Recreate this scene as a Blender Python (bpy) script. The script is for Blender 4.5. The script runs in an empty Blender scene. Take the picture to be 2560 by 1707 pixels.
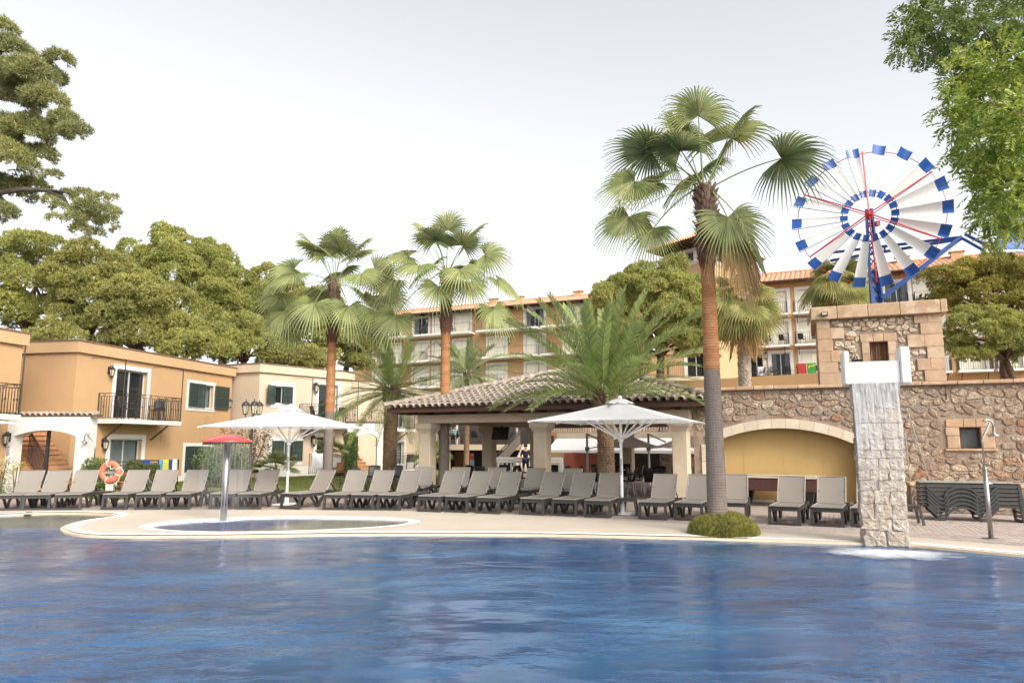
import bpy, bmesh, math, random
import numpy as np
from mathutils import Vector, Matrix, noise as mnoise
from mathutils.geometry import tessellate_polygon
random.seed(7)
RNG = np.random.default_rng(7)
R = math.radians
S = bpy.context.scene
COL = S.collection

# ------------------------------------------------------------------ camera
FPX, CX, CY, CAMZ, PITCH = 1800.0, 1280.0, 853.5, 1.7, R(8.11)
cam_d = bpy.data.cameras.new('camera'); cam = bpy.data.objects.new('camera', cam_d); COL.objects.link(cam)
cam_d.sensor_width = 36.0; cam_d.lens = FPX / 2560 * 36.0
cam_d.clip_end = 2000; cam_d.clip_start = 0.1
cam.location = (0, 0, CAMZ); cam.rotation_euler = (R(90) + PITCH, 0, 0)
S.camera = cam

# ------------------------------------------------------------------ sky, sun, exposure
SUN_EL, SUN_AZ = R(36), R(142)          # azimuth clockwise from +Y: low on the right, a little behind the camera
world = bpy.data.worlds.new("World"); S.world = world; world.use_nodes = True
wn, wl = world.node_tree.nodes, world.node_tree.links
bg = wn['Background']
sky = wn.new('ShaderNodeTexSky'); sky.sky_type = 'NISHITA'; sky.sun_disc = False
sky.sun_elevation = SUN_EL; sky.sun_rotation = SUN_AZ
sky.air_density = 1.0; sky.dust_density = 4.0; sky.ozone_density = 1.0; sky.altitude = 0
hs = wn.new('ShaderNodeHueSaturation'); hs.inputs['Saturation'].default_value = 0.17
wl.new(sky.outputs[0], hs.inputs['Color'])
wl.new(hs.outputs[0], bg.inputs['Color'])
bg.inputs['Strength'].default_value = 0.15
sun_d = bpy.data.lights.new('sun', 'SUN'); sun = bpy.data.objects.new('sun', sun_d); COL.objects.link(sun)
sun_d.energy = 0.95; sun_d.angle = R(14); sun_d.color = (1.0, 0.86, 0.68)
sdir = Vector((math.sin(SUN_AZ) * math.cos(SUN_EL), math.cos(SUN_AZ) * math.cos(SUN_EL), math.sin(SUN_EL)))
sun.rotation_euler = (-sdir).to_track_quat('-Z', 'Y').to_euler()
sun.location = (30, -20, 40)
vs = S.view_settings
vs.view_transform = 'Standard'; vs.look = 'None'; vs.gamma = 1.0; vs.use_curve_mapping = False
vs.exposure = 1.17
S.cycles.max_bounces = 6; S.cycles.transparent_max_bounces = 24
S.cycles.diffuse_bounces = 3; S.cycles.glossy_bounces = 3
S.cycles.use_denoising = True

# ------------------------------------------------------------------ measuring helpers
CP, SP = math.cos(PITCH), math.sin(PITCH)
def ray(px, py):
    dx = (px - CX) / FPX; dy = -(py - CY) / FPX
    return Vector((dx, CP - dy * SP, SP + dy * CP))
def gp(px, py, z=0.0):
    d = ray(px, py); t = (z - CAMZ) / d.z
    return Vector((d.x * t, d.y * t, z))
def at(px, py, Y):
    d = ray(px, py); t = Y / d.y
    return Vector((d.x * t, Y, CAMZ + d.z * t))
def pxm(Y): return FPX / Y          # rough photo pixels per metre

class Plane:
    """A vertical wall plane: foot point p0, run direction to p1, normal on the camera's side."""
    def __init__(self, p0, p1):
        self.p0 = Vector((p0[0], p0[1], 0)); d = Vector((p1[0] - p0[0], p1[1] - p0[1], 0))
        self.L = d.length; self.u = d.normalized(); self.n = Vector((self.u.y, -self.u.x, 0))
        if self.n.dot(Vector((0, 0, 0)) - self.p0) < 0: self.n = -self.n
    def pt(self, s, z, off=0.0): return self.p0 + self.u * s + self.n * off + Vector((0, 0, z))
    def px(self, px, py, off=0.0):
        d = ray(px, py); o = Vector((0, 0, CAMZ)); q = self.p0 + self.n * off
        t = (q - o).dot(self.n) / d.dot(self.n); h = o + d * t
        return (h - q).dot(self.u), h.z
    def mat(self, s=0, z=0, off=0):
        p = self.pt(s, z, off)
        M = Matrix.Identity(4)
        for i, v in enumerate((self.u, -self.n, Vector((0, 0, 1)))):
            M[0][i], M[1][i], M[2][i] = v
        M.translation = p
        return M

# ------------------------------------------------------------------ objects
WM = {}
def thing(name, label, cat, loc=(0, 0, 0), rotz=0.0, group=None):
    o = bpy.data.objects.new(name, None); COL.objects.link(o)
    o.empty_display_size = 0.2; o.location = loc; o.rotation_euler = (0, 0, rotz)
    o['label'] = label; o['category'] = cat
    if group: o['group'] = group
    WM[o] = Matrix.Translation(Vector(loc)) @ Matrix.Rotation(rotz, 4, 'Z')
    return o
def tag(o, label, cat, group=None):
    o['label'] = label; o['category'] = cat
    if group: o['group'] = group
    return o
def link(name, me, m, parent=None, kind=None):
    o = bpy.data.objects.new(name, me); COL.objects.link(o)
    if m is not None and len(me.materials) == 0: me.materials.append(m)
    if parent is not None:
        o.parent = parent; WM[o] = WM[parent]
    else: WM[o] = Matrix.Identity(4)
    if kind: o['kind'] = kind
    return o
KIDS = {}
def copy_tree(o, parent=None):
    c = o.copy(); COL.objects.link(c)
    if parent is not None: c.parent = parent
    for ch in o.children: copy_tree(ch, c)
    return c
def clone(o, label, loc, rotz, group=None):
    c = copy_tree(o); c['label'] = label; c.location = loc; c.rotation_euler = (0, 0, rotz)
    if group: c['group'] = group
    return c

class MB:
    def __init__(self): self.v = []; self.f = []
    def add(self, vs, fs):
        b = len(self.v); self.v += [tuple(p) for p in vs]; self.f += [tuple(i + b for i in f) for f in fs]; return self
    def quad(self, a, b, c, d): return self.add((a, b, c, d), ((0, 1, 2, 3),))
    def box(self, x0, x1, y0, y1, z0, z1, M=None):
        vs = [Vector((x, y, z)) for z in (z0, z1) for y in (y0, y1) for x in (x0, x1)]
        if M is not None: vs = [M @ p for p in vs]
        return self.add(vs, ((0, 2, 3, 1), (4, 5, 7, 6), (0, 1, 5, 4), (2, 6, 7, 3), (0, 4, 6, 2), (1, 3, 7, 5)))
    def bbox(self, x0, x1, y0, y1, z0, z1, b=0.01, M=None):
        """box with chamfered edges"""
        xs, ys, zs = (x0, x0 + b, x1 - b, x1), (y0, y0 + b, y1 - b, y1), (z0, z0 + b, z1 - b, z1)
        bm = bmesh.new(); bmesh.ops.create_cube(bm, size=1.0)
        for p in bm.verts:
            p.co = Vector(((x0 + x1) / 2 + p.co.x * (x1 - x0), (y0 + y1) / 2 + p.co.y * (y1 - y0), (z0 + z1) / 2 + p.co.z * (z1 - z0)))
        bmesh.ops.bevel(bm, geom=bm.edges[:], offset=b, segments=1, affect='EDGES', profile=0.5)
        bm.verts.index_update()
        vs = [p.co.copy() if M is None else M @ p.co for p in bm.verts]
        self.add(vs, [[v.index for v in f.verts] for f in bm.faces]); bm.free(); return self
    def tube(self, pts, rad, n=8, cap=True):
        pts = [Vector(p) for p in pts]; m = len(pts)
        rs = rad if isinstance(rad, (list, tuple)) else [rad] * m
        t0 = (pts[1] - pts[0]).normalized()
        ref = Vector((0, 0, 1)) if abs(t0.z) < 0.9 else Vector((1, 0, 0))
        a = t0.cross(ref).normalized(); vs = []
        for i, p in enumerate(pts):
            t = (pts[min(i + 1, m - 1)] - pts[max(i - 1, 0)]).normalized()
            a = (a - t * a.dot(t)).normalized(); b = t.cross(a)
            for k in range(n):
                w = 2 * math.pi * k / n
                vs.append(p + (a * math.cos(w) + b * math.sin(w)) * rs[i])
        fs = [(i * n + k, i * n + (k + 1) % n, (i + 1) * n + (k + 1) % n, (i + 1) * n + k) for i in range(m - 1) for k in range(n)]
        if cap:
            fs.append(tuple(range(n - 1, -1, -1))); fs.append(tuple((m - 1) * n + k for k in range(n)))
        return self.add(vs, fs)
    def bar(self, pts, w, h, up=(0, 0, 1)):
        """rectangular section along a path: w sideways, h along 'up'"""
        pts = [Vector(p) for p in pts]; m = len(pts); vs = []
        for i, p in enumerate(pts):
            t = (pts[min(i + 1, m - 1)] - pts[max(i - 1, 0)]).normalized()
            u = Vector(up); s = t.cross(u)
            if s.length < 1e-4: s = t.cross(Vector((0, 1, 0)))
            s.normalize(); u = s.cross(t).normalized()
            for a, b in ((-1, -1), (1, -1), (1, 1), (-1, 1)): vs.append(p + s * a * w / 2 + u * b * h / 2)
        fs = [(i * 4 + k, i * 4 + (k + 1) % 4, (i + 1) * 4 + (k + 1) % 4, (i + 1) * 4 + k) for i in range(m - 1) for k in range(4)]
        fs += [(3, 2, 1, 0), tuple((m - 1) * 4 + k for k in range(4))]
        return self.add(vs, fs)
    def lathe(self, c, prof, n=20, M=None):
        """prof: (radius, z) pairs about vertical axis at c"""
        c = Vector(c); vs = []
        for r, z in prof:
            for k in range(n):
                w = 2 * math.pi * k / n; p = Vector((r * math.cos(w), r * math.sin(w), z))
                vs.append(c + p if M is None else M @ (c + p))
        m = len(prof)
        fs = [(i * n + k, i * n + (k + 1) % n, (i + 1) * n + (k + 1) % n, (i + 1) * n + k) for i in range(m - 1) for k in range(n)]
        if prof[0][0] > 1e-5: fs.append(tuple(range(n - 1, -1, -1)))
        if prof[-1][0] > 1e-5: fs.append(tuple((m - 1) * n + k for k in range(n)))
        return self.add(vs, fs)
    def prism(self, poly, d):
        """poly: 3-D points of a planar outline, d: extrusion vector"""
        poly = [Vector(p) for p in poly]; d = Vector(d); n = len(poly)
        tri = tessellate_polygon([poly])
        fs = [tuple(t) for t in tri] + [tuple(i + n for i in reversed(t)) for t in tri]
        fs += [(i, (i + 1) % n, (i + 1) % n + n, i + n) for i in range(n)]
        return self.add(poly + [p + d for p in poly], fs)
    def build(self, name, m, parent=None, smooth=False, kind=None, local=False):
        me = bpy.data.meshes.new(name)
        v = self.v
        if parent is not None and not local:
            Mi = WM[parent].inverted(); v = [tuple(Mi @ Vector(p)) for p in v]
        me.from_pydata(v, [], self.f)
        bm = bmesh.new(); bm.from_mesh(me); bmesh.ops.recalc_face_normals(bm, faces=bm.faces[:]); bm.to_mesh(me); bm.free()
        if smooth:
            me.polygons.foreach_set('use_smooth', [True] * len(me.polygons))
        me.update()
        return link(name, me, m, parent, kind)

def np_mesh(name, verts, faces, m, parent=None, kind=None, smooth=False):
    """verts (N,3) in world coordinates, faces (M,3|4)"""
    verts = np.asarray(verts, dtype=np.float64).reshape(-1, 3)
    if parent is not None:
        Mi = np.array(WM[parent].inverted()); verts = verts @ Mi[:3, :3].T + Mi[:3, 3]
    faces = np.asarray(faces, dtype=np.int32); k = faces.shape[1]; nf = faces.shape[0]
    me = bpy.data.meshes.new(name)
    me.vertices.add(len(verts)); me.vertices.foreach_set('co', verts.astype(np.float32).ravel())
    me.loops.add(nf * k); me.loops.foreach_set('vertex_index', faces.ravel())
    me.polygons.add(nf); me.polygons.foreach_set('loop_start', np.arange(0, nf * k, k, dtype=np.int32))
    if smooth: me.polygons.foreach_set('use_smooth', np.ones(nf, dtype=bool))
    me.update(calc_edges=True); me.validate()
    return link(name, me, m, parent, kind)

def sheet(name, outer, m, z, holes=(), kind='structure', parent=None):
    polys = [[Vector((p[0], p[1], z)) for p in outer]] + [[Vector((p[0], p[1], z)) for p in h] for h in holes]
    tri = tessellate_polygon(polys); flat = [p for q in polys for p in q]
    b = MB(); fs = []
    for t in tri:
        a, c, d = (flat[i] for i in t)
        fs.append(t if (c - a).cross(d - a).z > 0 else (t[0], t[2], t[1]))
    me = bpy.data.meshes.new(name); me.from_pydata([tuple(p) for p in flat], [], fs); me.update()
    return link(name, me, m, parent, kind)

def smooth_path(pts, n=6):
    """Catmull-Rom through 2-D points"""
    P = [Vector((p[0], p[1], 0)) for p in pts]; out = []
    for i in range(len(P) - 1):
        a, b, c, d = P[max(i - 1, 0)], P[i], P[i + 1], P[min(i + 2, len(P) - 1)]
        for k in range(n):
            t = k / n
            out.append(0.5 * ((2 * b) + (c - a) * t + (2 * a - 5 * b + 4 * c - d) * t * t + (3 * b - a - 3 * c + d) * t ** 3))
    out.append(P[-1]); return out
def path_normals(P):
    N = []
    for i in range(len(P)):
        t = (P[min(i + 1, len(P) - 1)] - P[max(i - 1, 0)]).normalized(); N.append(Vector((-t.y, t.x, 0)))
    return N

# ------------------------------------------------------------------ materials
def nd(nt, t, **kw):
    n = nt.nodes.new(t)
    for k, v in kw.items(): setattr(n, k, v)
    return n
def ramp(nt, fac, stops):
    r = nd(nt, 'ShaderNodeValToRGB'); e = r.color_ramp.elements
    while len(e) < len(stops): e.new(0.5)
    for q, (p, c) in zip(e, stops):
        q.position = p; q.color = (c[0], c[1], c[2], 1)
    nt.links.new(fac, r.inputs[0]); return r.outputs[0]
def mixc(nt, a, b, fac, mode='MIX'):
    m = nd(nt, 'ShaderNodeMix', data_type='RGBA', blend_type=mode)
    for sock, val in ((m.inputs[6], a), (m.inputs[7], b), (m.inputs[0], fac)):
        if hasattr(val, 'is_output'): nt.links.new(val, sock)
        elif isinstance(val, (int, float)): sock.default_value = val
        else: sock.default_value = (val[0], val[1], val[2], 1)
    return m.outputs[2]
def nz(nt, scale, detail=3, rough=0.55, coord='Object', stretch=None):
    tc = nd(nt, 'ShaderNodeTexCoord'); src = tc.outputs[coord]
    if stretch:
        mp = nd(nt, 'ShaderNodeMapping'); mp.inputs['Scale'].default_value = stretch
        nt.links.new(src, mp.inputs[0]); src = mp.outputs[0]
    n = nd(nt, 'ShaderNodeTexNoise'); n.inputs['Scale'].default_value = scale
    n.inputs['Detail'].default_value = detail; n.inputs['Roughness'].default_value = rough
    nt.links.new(src, n.inputs['Vector']); return n.outputs[0]
def mat(name, col, rough=0.6, var=0.12, scale=3.0, bump=0.0, bscale=40.0, metal=0.0, spec=0.4, col2=None, rnd=None,
        stains=None, coat=0.0, bdist=0.02, stretch=None):
    """col varied by soft noise; rnd = list of colours picked per object (Object Info random)"""
    m = bpy.data.materials.new(name); m.use_nodes = True; nt = m.node_tree; p = nt.nodes['Principled BSDF']
    p.inputs['Roughness'].default_value = rough; p.inputs['Metallic'].default_value = metal
    p.inputs['Specular IOR Level'].default_value = spec
    if coat: p.inputs['Coat Weight'].default_value = coat; p.inputs['Coat Roughness'].default_value = 0.1
    if rnd:
        oi = nd(nt, 'ShaderNodeObjectInfo')
        base = ramp(nt, oi.outputs['Random'], [(i / max(1, len(rnd) - 1), c) for i, c in enumerate(rnd)])
    else: base = tuple(col)
    n1 = nz(nt, scale, 4, 0.6, stretch=stretch)
    lo = ramp(nt, n1, [(0.25, (1 - var,) * 3), (0.75, (1 + var,) * 3)])
    c = mixc(nt, base, lo, 1.0, 'MULTIPLY')
    if col2:
        n2 = nz(nt, scale * 0.45, 5, 0.65, stretch=stretch)
        f = ramp(nt, n2, [(0.45, (0, 0, 0)), (0.62, (1, 1, 1))])
        c = mixc(nt, c, col2, f)
    if stains:
        n3 = nz(nt, stains[1], 6, 0.7, stretch=stains[3] if len(stains) > 3 else None)
        f = ramp(nt, n3, [(stains[2], (0, 0, 0)), (min(1, stains[2] + 0.16), (0.75, 0.75, 0.75))])
        c = mixc(nt, c, stains[0], f)
    nt.links.new(c, p.inputs['Base Color'])
    if bump:
        b = nd(nt, 'ShaderNodeBump'); b.inputs['Strength'].default_value = bump; b.inputs['Distance'].default_value = bdist
        nt.links.new(nz(nt, bscale, 4, 0.6, stretch=stretch), b.inputs['Height']); nt.links.new(b.outputs[0], p.inputs['Normal'])
    return m
def leafmat(name, cols, rough=0.5, trans=0.35, scale=0.5, dry=None, gain=1.4):
    """leaf cards: colour per leaf (island) and per clump (noise), with light passing through"""
    m = bpy.data.materials.new(name); m.use_nodes = True; nt = m.node_tree; p = nt.nodes['Principled BSDF']
    cols = [tuple(min(.6, v * gain) for v in c) for c in cols]
    g = nd(nt, 'ShaderNodeNewGeometry')
    c1 = ramp(nt, g.outputs['Random Per Island'], [(i / (len(cols) - 1), c) for i, c in enumerate(cols)])
    n = nz(nt, scale, 3, 0.6)
    c = mixc(nt, c1, ramp(nt, n, [(0.3, (0.72, 0.74, 0.8)), (0.7, (1.25, 1.2, 1.05))]), 1.0, 'MULTIPLY')
    if dry:
        f = ramp(nt, nz(nt, dry[1], 4, 0.6), [(dry[2], (0, 0, 0)), (dry[2] + 0.14, (1, 1, 1))]); c = mixc(nt, c, dry[0], f)
    nt.links.new(c, p.inputs['Base Color']); p.inputs['Roughness'].default_value = rough
    p.inputs['Specular IOR Level'].default_value = 0.3
    tr = nd(nt, 'ShaderNodeBsdfTranslucent'); nt.links.new(c, tr.inputs[0])
    mx = nd(nt, 'ShaderNodeMixShader'); mx.inputs[0].default_value = trans
    nt.links.new(p.outputs[0], mx.inputs[1]); nt.links.new(tr.outputs[0], mx.inputs[2])
    nt.links.new(mx.outputs[0], nt.nodes['Material Output'].inputs[0]); return m
def glassmat(name, tint=(0.05, 0.06, 0.06), see=0.55):
    m = bpy.data.materials.new(name); m.use_nodes = True; nt = m.node_tree; p = nt.nodes['Principled BSDF']
    p.inputs['Base Color'].default_value = (*tint, 1); p.inputs['Roughness'].default_value = 0.04
    p.inputs['Specular IOR Level'].default_value = 0.7
    t = nd(nt, 'ShaderNodeBsdfTransparent'); t.inputs[0].default_value = (0.9, 0.93, 0.93, 1)
    mx = nd(nt, 'ShaderNodeMixShader'); mx.inputs[0].default_value = see
    nt.links.new(p.outputs[0], mx.inputs[1]); nt.links.new(t.outputs[0], mx.inputs[2])
    nt.links.new(mx.outputs[0], nt.nodes['Material Output'].inputs[0]); return m
def clothmat(name, col, trans=0.25, rough=0.8, weave=0.0):
    m = mat(name, col, rough, 0.04, 2.0, weave, 300.0, spec=0.2, bdist=0.002); nt = m.node_tree; p = nt.nodes['Principled BSDF']
    tr = nd(nt, 'ShaderNodeBsdfTranslucent'); tr.inputs[0].default_value = (*col, 1)
    mx = nd(nt, 'ShaderNodeMixShader'); mx.inputs[0].default_value = trans
    nt.links.new(p.outputs[0], mx.inputs[1]); nt.links.new(tr.outputs[0], mx.inputs[2])
    nt.links.new(mx.outputs[0], nt.nodes['Material Output'].inputs[0]); return m
def fallmat(name, dens=0.5, scale=(14, 14, 0.6), soft=0.25, fade=(.2, 2.4), base=0.0):
    """falling water: streaks of thin white water with gaps"""
    m = bpy.data.materials.new(name); m.use_nodes = True; nt = m.node_tree; p = nt.nodes['Principled BSDF']
    p.inputs['Base Color'].default_value = (0.68, 0.69, 0.71, 1); p.inputs['Roughness'].default_value = 0.35
    t = nd(nt, 'ShaderNodeBsdfTransparent')
    f = ramp(nt, nz(nt, 1.0, 3, 0.6, stretch=scale), [(0.5 - soft, (base,) * 3), (0.5 + soft, (dens, dens, dens))])
    tc = nd(nt, 'ShaderNodeTexCoord'); sz = nd(nt, 'ShaderNodeSeparateXYZ'); nt.links.new(tc.outputs['Object'], sz.inputs[0])
    mr = nd(nt, 'ShaderNodeMapRange'); nt.links.new(sz.outputs[2], mr.inputs[0]); mr.inputs[1].default_value = fade[0]; mr.inputs[2].default_value = fade[1]; mr.inputs[3].default_value = .16; mr.inputs[4].default_value = 1
    mm = nd(nt, 'ShaderNodeMath', operation='MULTIPLY'); nt.links.new(f, mm.inputs[0]); nt.links.new(mr.outputs[0], mm.inputs[1])   # the sheet breaks up as it falls
    mx = nd(nt, 'ShaderNodeMixShader'); nt.links.new(mm.outputs[0], mx.inputs[0])
    nt.links.new(t.outputs[0], mx.inputs[1]); nt.links.new(p.outputs[0], mx.inputs[2])
    nt.links.new(mx.outputs[0], nt.nodes['Material Output'].inputs[0]); return m

M = {}
M['orange'] = mat('orange_plaster', (0.46, 0.292, 0.155), 0.85, 0.06, 0.8, 0.15, 60, spec=0.15, stains=((0.385, 0.225, 0.10), 0.9, 0.58, (1, 1, .35)))
M['orange_trim'] = mat('orange_trim', (0.49, 0.325, 0.18), 0.85, 0.06, 0.8, 0.15, 60, spec=0.15)
M['hotel'] = mat('hotel_plaster', (0.49, 0.30, 0.145), 0.85, 0.07, 0.3, 0.1, 20, spec=0.15)
M['niche'] = mat('ochre_plaster', (0.47, 0.31, 0.13), 0.8, 0.08, 0.9, 0.15, 50, spec=0.2, stains=((0.40, 0.24, 0.07), 1.6, 0.68, (1, 1, 0.3)))
M['cream'] = mat('cream_plaster', (0.54, 0.43, 0.32), 0.85, 0.06, 0.7, 0.15, 60, spec=0.15, stains=((0.43, 0.33, 0.235), 1.2, 0.60, (1, 1, 0.25)))
M['cream_trim'] = mat('cream_trim', (0.54, 0.435, 0.315), 0.85, 0.07, 0.9, 0.15, 60, spec=0.15, stains=((0.22, 0.19, 0.15), 2.2, 0.70, (1, 1, 0.12)))
M['white'] = mat('white_plaster', (0.64, 0.615, 0.575), 0.85, 0.05, 0.8, 0.15, 50, spec=0.15, stains=((0.50, 0.47, 0.41), 1.3, 0.60, (1, 1, 0.25)))
M['frame'] = mat('white_frame', (0.66, 0.645, 0.61), 0.6, 0.04, 2.0)
M['alu'] = mat('aluminium_frame', (0.62, 0.62, 0.60), 0.4, 0.05, 3.0, metal=0.3)
M['curtain'] = clothmat('curtain', (0.80, 0.83, 0.84), 0.3)
M['blind'] = mat('cream_blind', (0.74, 0.70, 0.56), 0.7, 0.03, 2.0)
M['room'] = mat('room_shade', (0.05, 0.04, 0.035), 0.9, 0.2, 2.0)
M['glass'] = glassmat('window_glass', see=0.72)
M['glass_dark'] = glassmat('dark_glass', (0.02, 0.025, 0.025), 0.25)
M['shutter'] = mat('green_shutter', (0.035, 0.055, 0.045), 0.55, 0.1, 4.0)
M['iron'] = mat('black_iron', (0.028, 0.025, 0.023), 0.5, 0.2, 8.0)
M['rust'] = mat('rusty_iron', (0.085, 0.045, 0.035), 0.65, 0.25, 8.0)
M['steel'] = mat('steel', (0.38, 0.37, 0.36), 0.30, 0.08, 6.0, metal=1.0, stretch=(1, 1, 0.2))
M['lampglass'] = glassmat('lantern_glass', (0.7, 0.62, 0.48), 0.4)
M['tile_grey'] = mat('weathered_roof_tile', None, 0.85, 0.28, 9.0, 0.5, 45, spec=0.15,
                     rnd=[(0.30, 0.235, 0.185), (0.40, 0.33, 0.27), (0.27, 0.215, 0.175), (0.44, 0.355, 0.285), (0.34, 0.265, 0.205), (0.38, 0.30, 0.235)],
                     col2=(0.24, 0.215, 0.185))
M['tile_red'] = mat('terracotta_roof', (0.52, 0.255, 0.14), 0.85, 0.22, 1.2, 0.2, 12, col2=(0.44, 0.24, 0.15))
M['wood'] = mat('dark_brown_wood', (0.085, 0.040, 0.026), 0.6, 0.3, 4.0, 0.15, 30, stretch=(0.3, 0.3, 3))
M['wood_under'] = mat('soffit_wood', (0.13, 0.068, 0.042), 0.7, 0.25, 3.0, 0.1, 30)
M['sand'] = mat('sandstone', None, 0.9, 0.16, 5.0, 0.5, 28, spec=0.15,
                rnd=[(0.47, 0.31, 0.19), (0.53, 0.38, 0.25), (0.40, 0.26, 0.16), (0.54, 0.41, 0.29), (0.46, 0.32, 0.21), (0.50, 0.345, 0.235), (0.43, 0.295, 0.20)], col2=(0.40, 0.27, 0.17), stains=((0.27, 0.20, 0.14), 3.5, .60, (1, 1, .5)))
M['pale'] = mat('pale_dressed_stone', None, 0.85, 0.10, 3.0, 0.25, 30, spec=0.15,
                rnd=[(0.56, 0.48, 0.36), (0.60, 0.525, 0.41), (0.545, 0.46, 0.35), (0.58, 0.50, 0.385)])
M['column'] = mat('limestone_column', (0.56, 0.465, 0.355), 0.85, 0.10, 1.5, 0.25, 35, spec=0.15, col2=(0.50, 0.41, 0.30))
M['mortar'] = mat('brown_mortar', (0.325, 0.255, 0.20), 0.95, 0.28, 7.0, 0.9, 40, spec=0.1, col2=(0.26, 0.185, 0.138), bdist=0.03)
M['rubble'] = mat('rubble_stone', None, 0.9, 0.55, 15.0, 1.0, 30, spec=0.12, bdist=0.04,
                  rnd=[(0.50, 0.42, 0.32), (0.40, 0.315, 0.23), (0.24, 0.16, 0.115), (0.56, 0.49, 0.39), (0.33, 0.20, 0.125), (0.45, 0.365, 0.265), (0.17, 0.105, 0.075),
                       (0.40, 0.345, 0.28), (0.34, 0.25, 0.18), (0.48, 0.39, 0.285), (0.28, 0.25, 0.22), (0.34, 0.165, 0.095), (0.30, 0.21, 0.15)], col2=(0.27, 0.195, 0.14))
M['rubble_pale'] = mat('pale_rubble_stone', None, 0.9, 0.36, 11.0, 0.9, 30, spec=0.12, bdist=0.04,
                  rnd=[(0.62, 0.54, 0.41), (0.66, 0.585, 0.46), (0.55, 0.455, 0.33), (0.60, 0.50, 0.37), (0.47, 0.36, 0.26), (0.64, 0.55, 0.42), (0.36, 0.15, 0.07), (0.5, 0.42, 0.33), (0.63, 0.55, 0.43)], col2=(0.48, 0.37, 0.26))
M['pillar'] = mat('pillar_stone', None, 0.9, 0.34, 11.0, 0.9, 24, spec=0.15, bdist=0.05,
                  rnd=[(0.48, 0.405, 0.315), (0.54, 0.475, 0.385), (0.42, 0.34, 0.25), (0.50, 0.43, 0.345), (0.45, 0.365, 0.275)], col2=(0.38, 0.30, 0.22))
M['pillar_mortar'] = mat('grey_mortar', (0.33, 0.265, 0.205), 0.95, 0.2, 6.0, 0.7, 40)
M['deck'] = mat('cream_deck', (0.50, 0.435, 0.36), 0.75, 0.07, 0.7, 0.1, 40, spec=0.2, col2=(0.465, 0.395, 0.315), stains=((0.33, 0.25, 0.17), 0.55, 0.63))
M['rim'] = mat('white_pool_rim', (0.80, 0.78, 0.74), 0.5, 0.05, 2.0)
M['rim_stone'] = mat('tan_pool_edge', (0.62, 0.49, 0.35), 0.6, 0.12, 3.0, 0.1, 40)
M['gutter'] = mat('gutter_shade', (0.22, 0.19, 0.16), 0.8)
M['paver'] = mat('paver', None, 0.9, 0.14, 12.0, 0.4, 80, spec=0.12,
                 rnd=[(0.37, 0.305, 0.27), (0.42, 0.35, 0.31), (0.34, 0.285, 0.26), (0.44, 0.365, 0.315), (0.39, 0.315, 0.275)])
M['steps'] = mat('terracotta_step', (0.50, 0.27, 0.135), 0.8, 0.14, 3.0, 0.2, 40)
M['terracotta'] = mat('terracotta_pot', (0.36, 0.15, 0.08), 0.8, 0.15, 5.0, 0.2, 40)
M['resin'] = mat('charcoal_resin', (0.042, 0.040, 0.039), 0.42, 0.1, 5.0, 0.05, 120)
M['resin_black'] = mat('black_resin', (0.014, 0.014, 0.016), 0.42, 0.1, 5.0)
M['resin_green'] = mat('dark_stack_resin', (0.045, 0.048, 0.048), 0.4, 0.1, 5.0)
M['sling'] = clothmat('taupe_sling', (0.245, 0.22, 0.192), 0.10, 0.75, 0.3)
M['sling_edge'] = mat('sling_tube', (0.27, 0.245, 0.215), 0.45, 0.06, 4.0)
M['canvas'] = clothmat('white_canvas', (0.88, 0.88, 0.88), 0.36, 0.85)
M['thin_canvas'] = clothmat('thin_white_canvas', (0.92, 0.92, 0.92), 0.78, 0.85)
M['whitepaint'] = mat('white_paint', (0.80, 0.80, 0.79), 0.4, 0.04, 3.0)
M['blue'] = mat('blue_paint', (0.010, 0.070, 0.285), 0.32, 0.1, 3.0, coat=0.3)
M['bluetrim'] = mat('blue_boom', (0.014, 0.055, 0.22), 0.4, 0.12, 3.0)
M['redpaint'] = mat('red_paint', (0.42, 0.028, 0.030), 0.35, 0.12, 4.0, coat=0.2)
M['redgloss'] = mat('red_dome', (0.62, 0.05, 0.042), 0.25, 0.05, 3.0, coat=0.6)
M['lifering'] = mat('orange_life_ring', (0.72, 0.17, 0.10), 0.45, 0.08, 4.0)
M['rope'] = mat('white_rope', (0.72, 0.66, 0.54), 0.9, 0.1, 20)
M['greypaint'] = mat('grey_paint', (0.33, 0.33, 0.33), 0.5, 0.08, 3.0)
M['towel_white'] = clothmat('white_towel', (0.80, 0.80, 0.83), 0.1, 0.95)
M['towel_red'] = clothmat('red_towel', (0.36, 0.05, 0.045), 0.1, 0.95)
M['towel_green'] = clothmat('green_towel', (0.05, 0.24, 0.06), 0.1, 0.95)
M['towel_blue'] = clothmat('blue_towel', (0.02, 0.06, 0.26), 0.1, 0.95)
M['towel_yellow'] = clothmat('yellow_towel', (0.52, 0.46, 0.06), 0.1, 0.95)
M['towel_cyan'] = clothmat('light_blue_towel', (0.08, 0.28, 0.46), 0.1, 0.95)
M['black'] = mat('matt_black', (0.012, 0.012, 0.012), 0.5)
M['table_wood'] = mat('table_body', (0.085, 0.038, 0.032), 0.35, 0.2, 6.0, stretch=(0.4, 3, 3))
M['felt'] = mat('green_felt', (0.02, 0.14, 0.085), 0.9)
M['kiosk_red'] = mat('kiosk_red', (0.42, 0.13, 0.075), 0.8, 0.06, 1.0)
M['sign_red'] = mat('sign_red', (0.55, 0.10, 0.05), 0.5)
M['sign_blue'] = mat('sign_blue', (0.42, 0.55, 0.68), 0.5)
M['plaque'] = mat('grey_plaque', (0.42, 0.42, 0.46), 0.4, 0.05)
M['ink'] = mat('dark_lettering', (0.05, 0.05, 0.08), 0.6)
M['skin'] = mat('skin', (0.55, 0.32, 0.23), 0.6)
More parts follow.
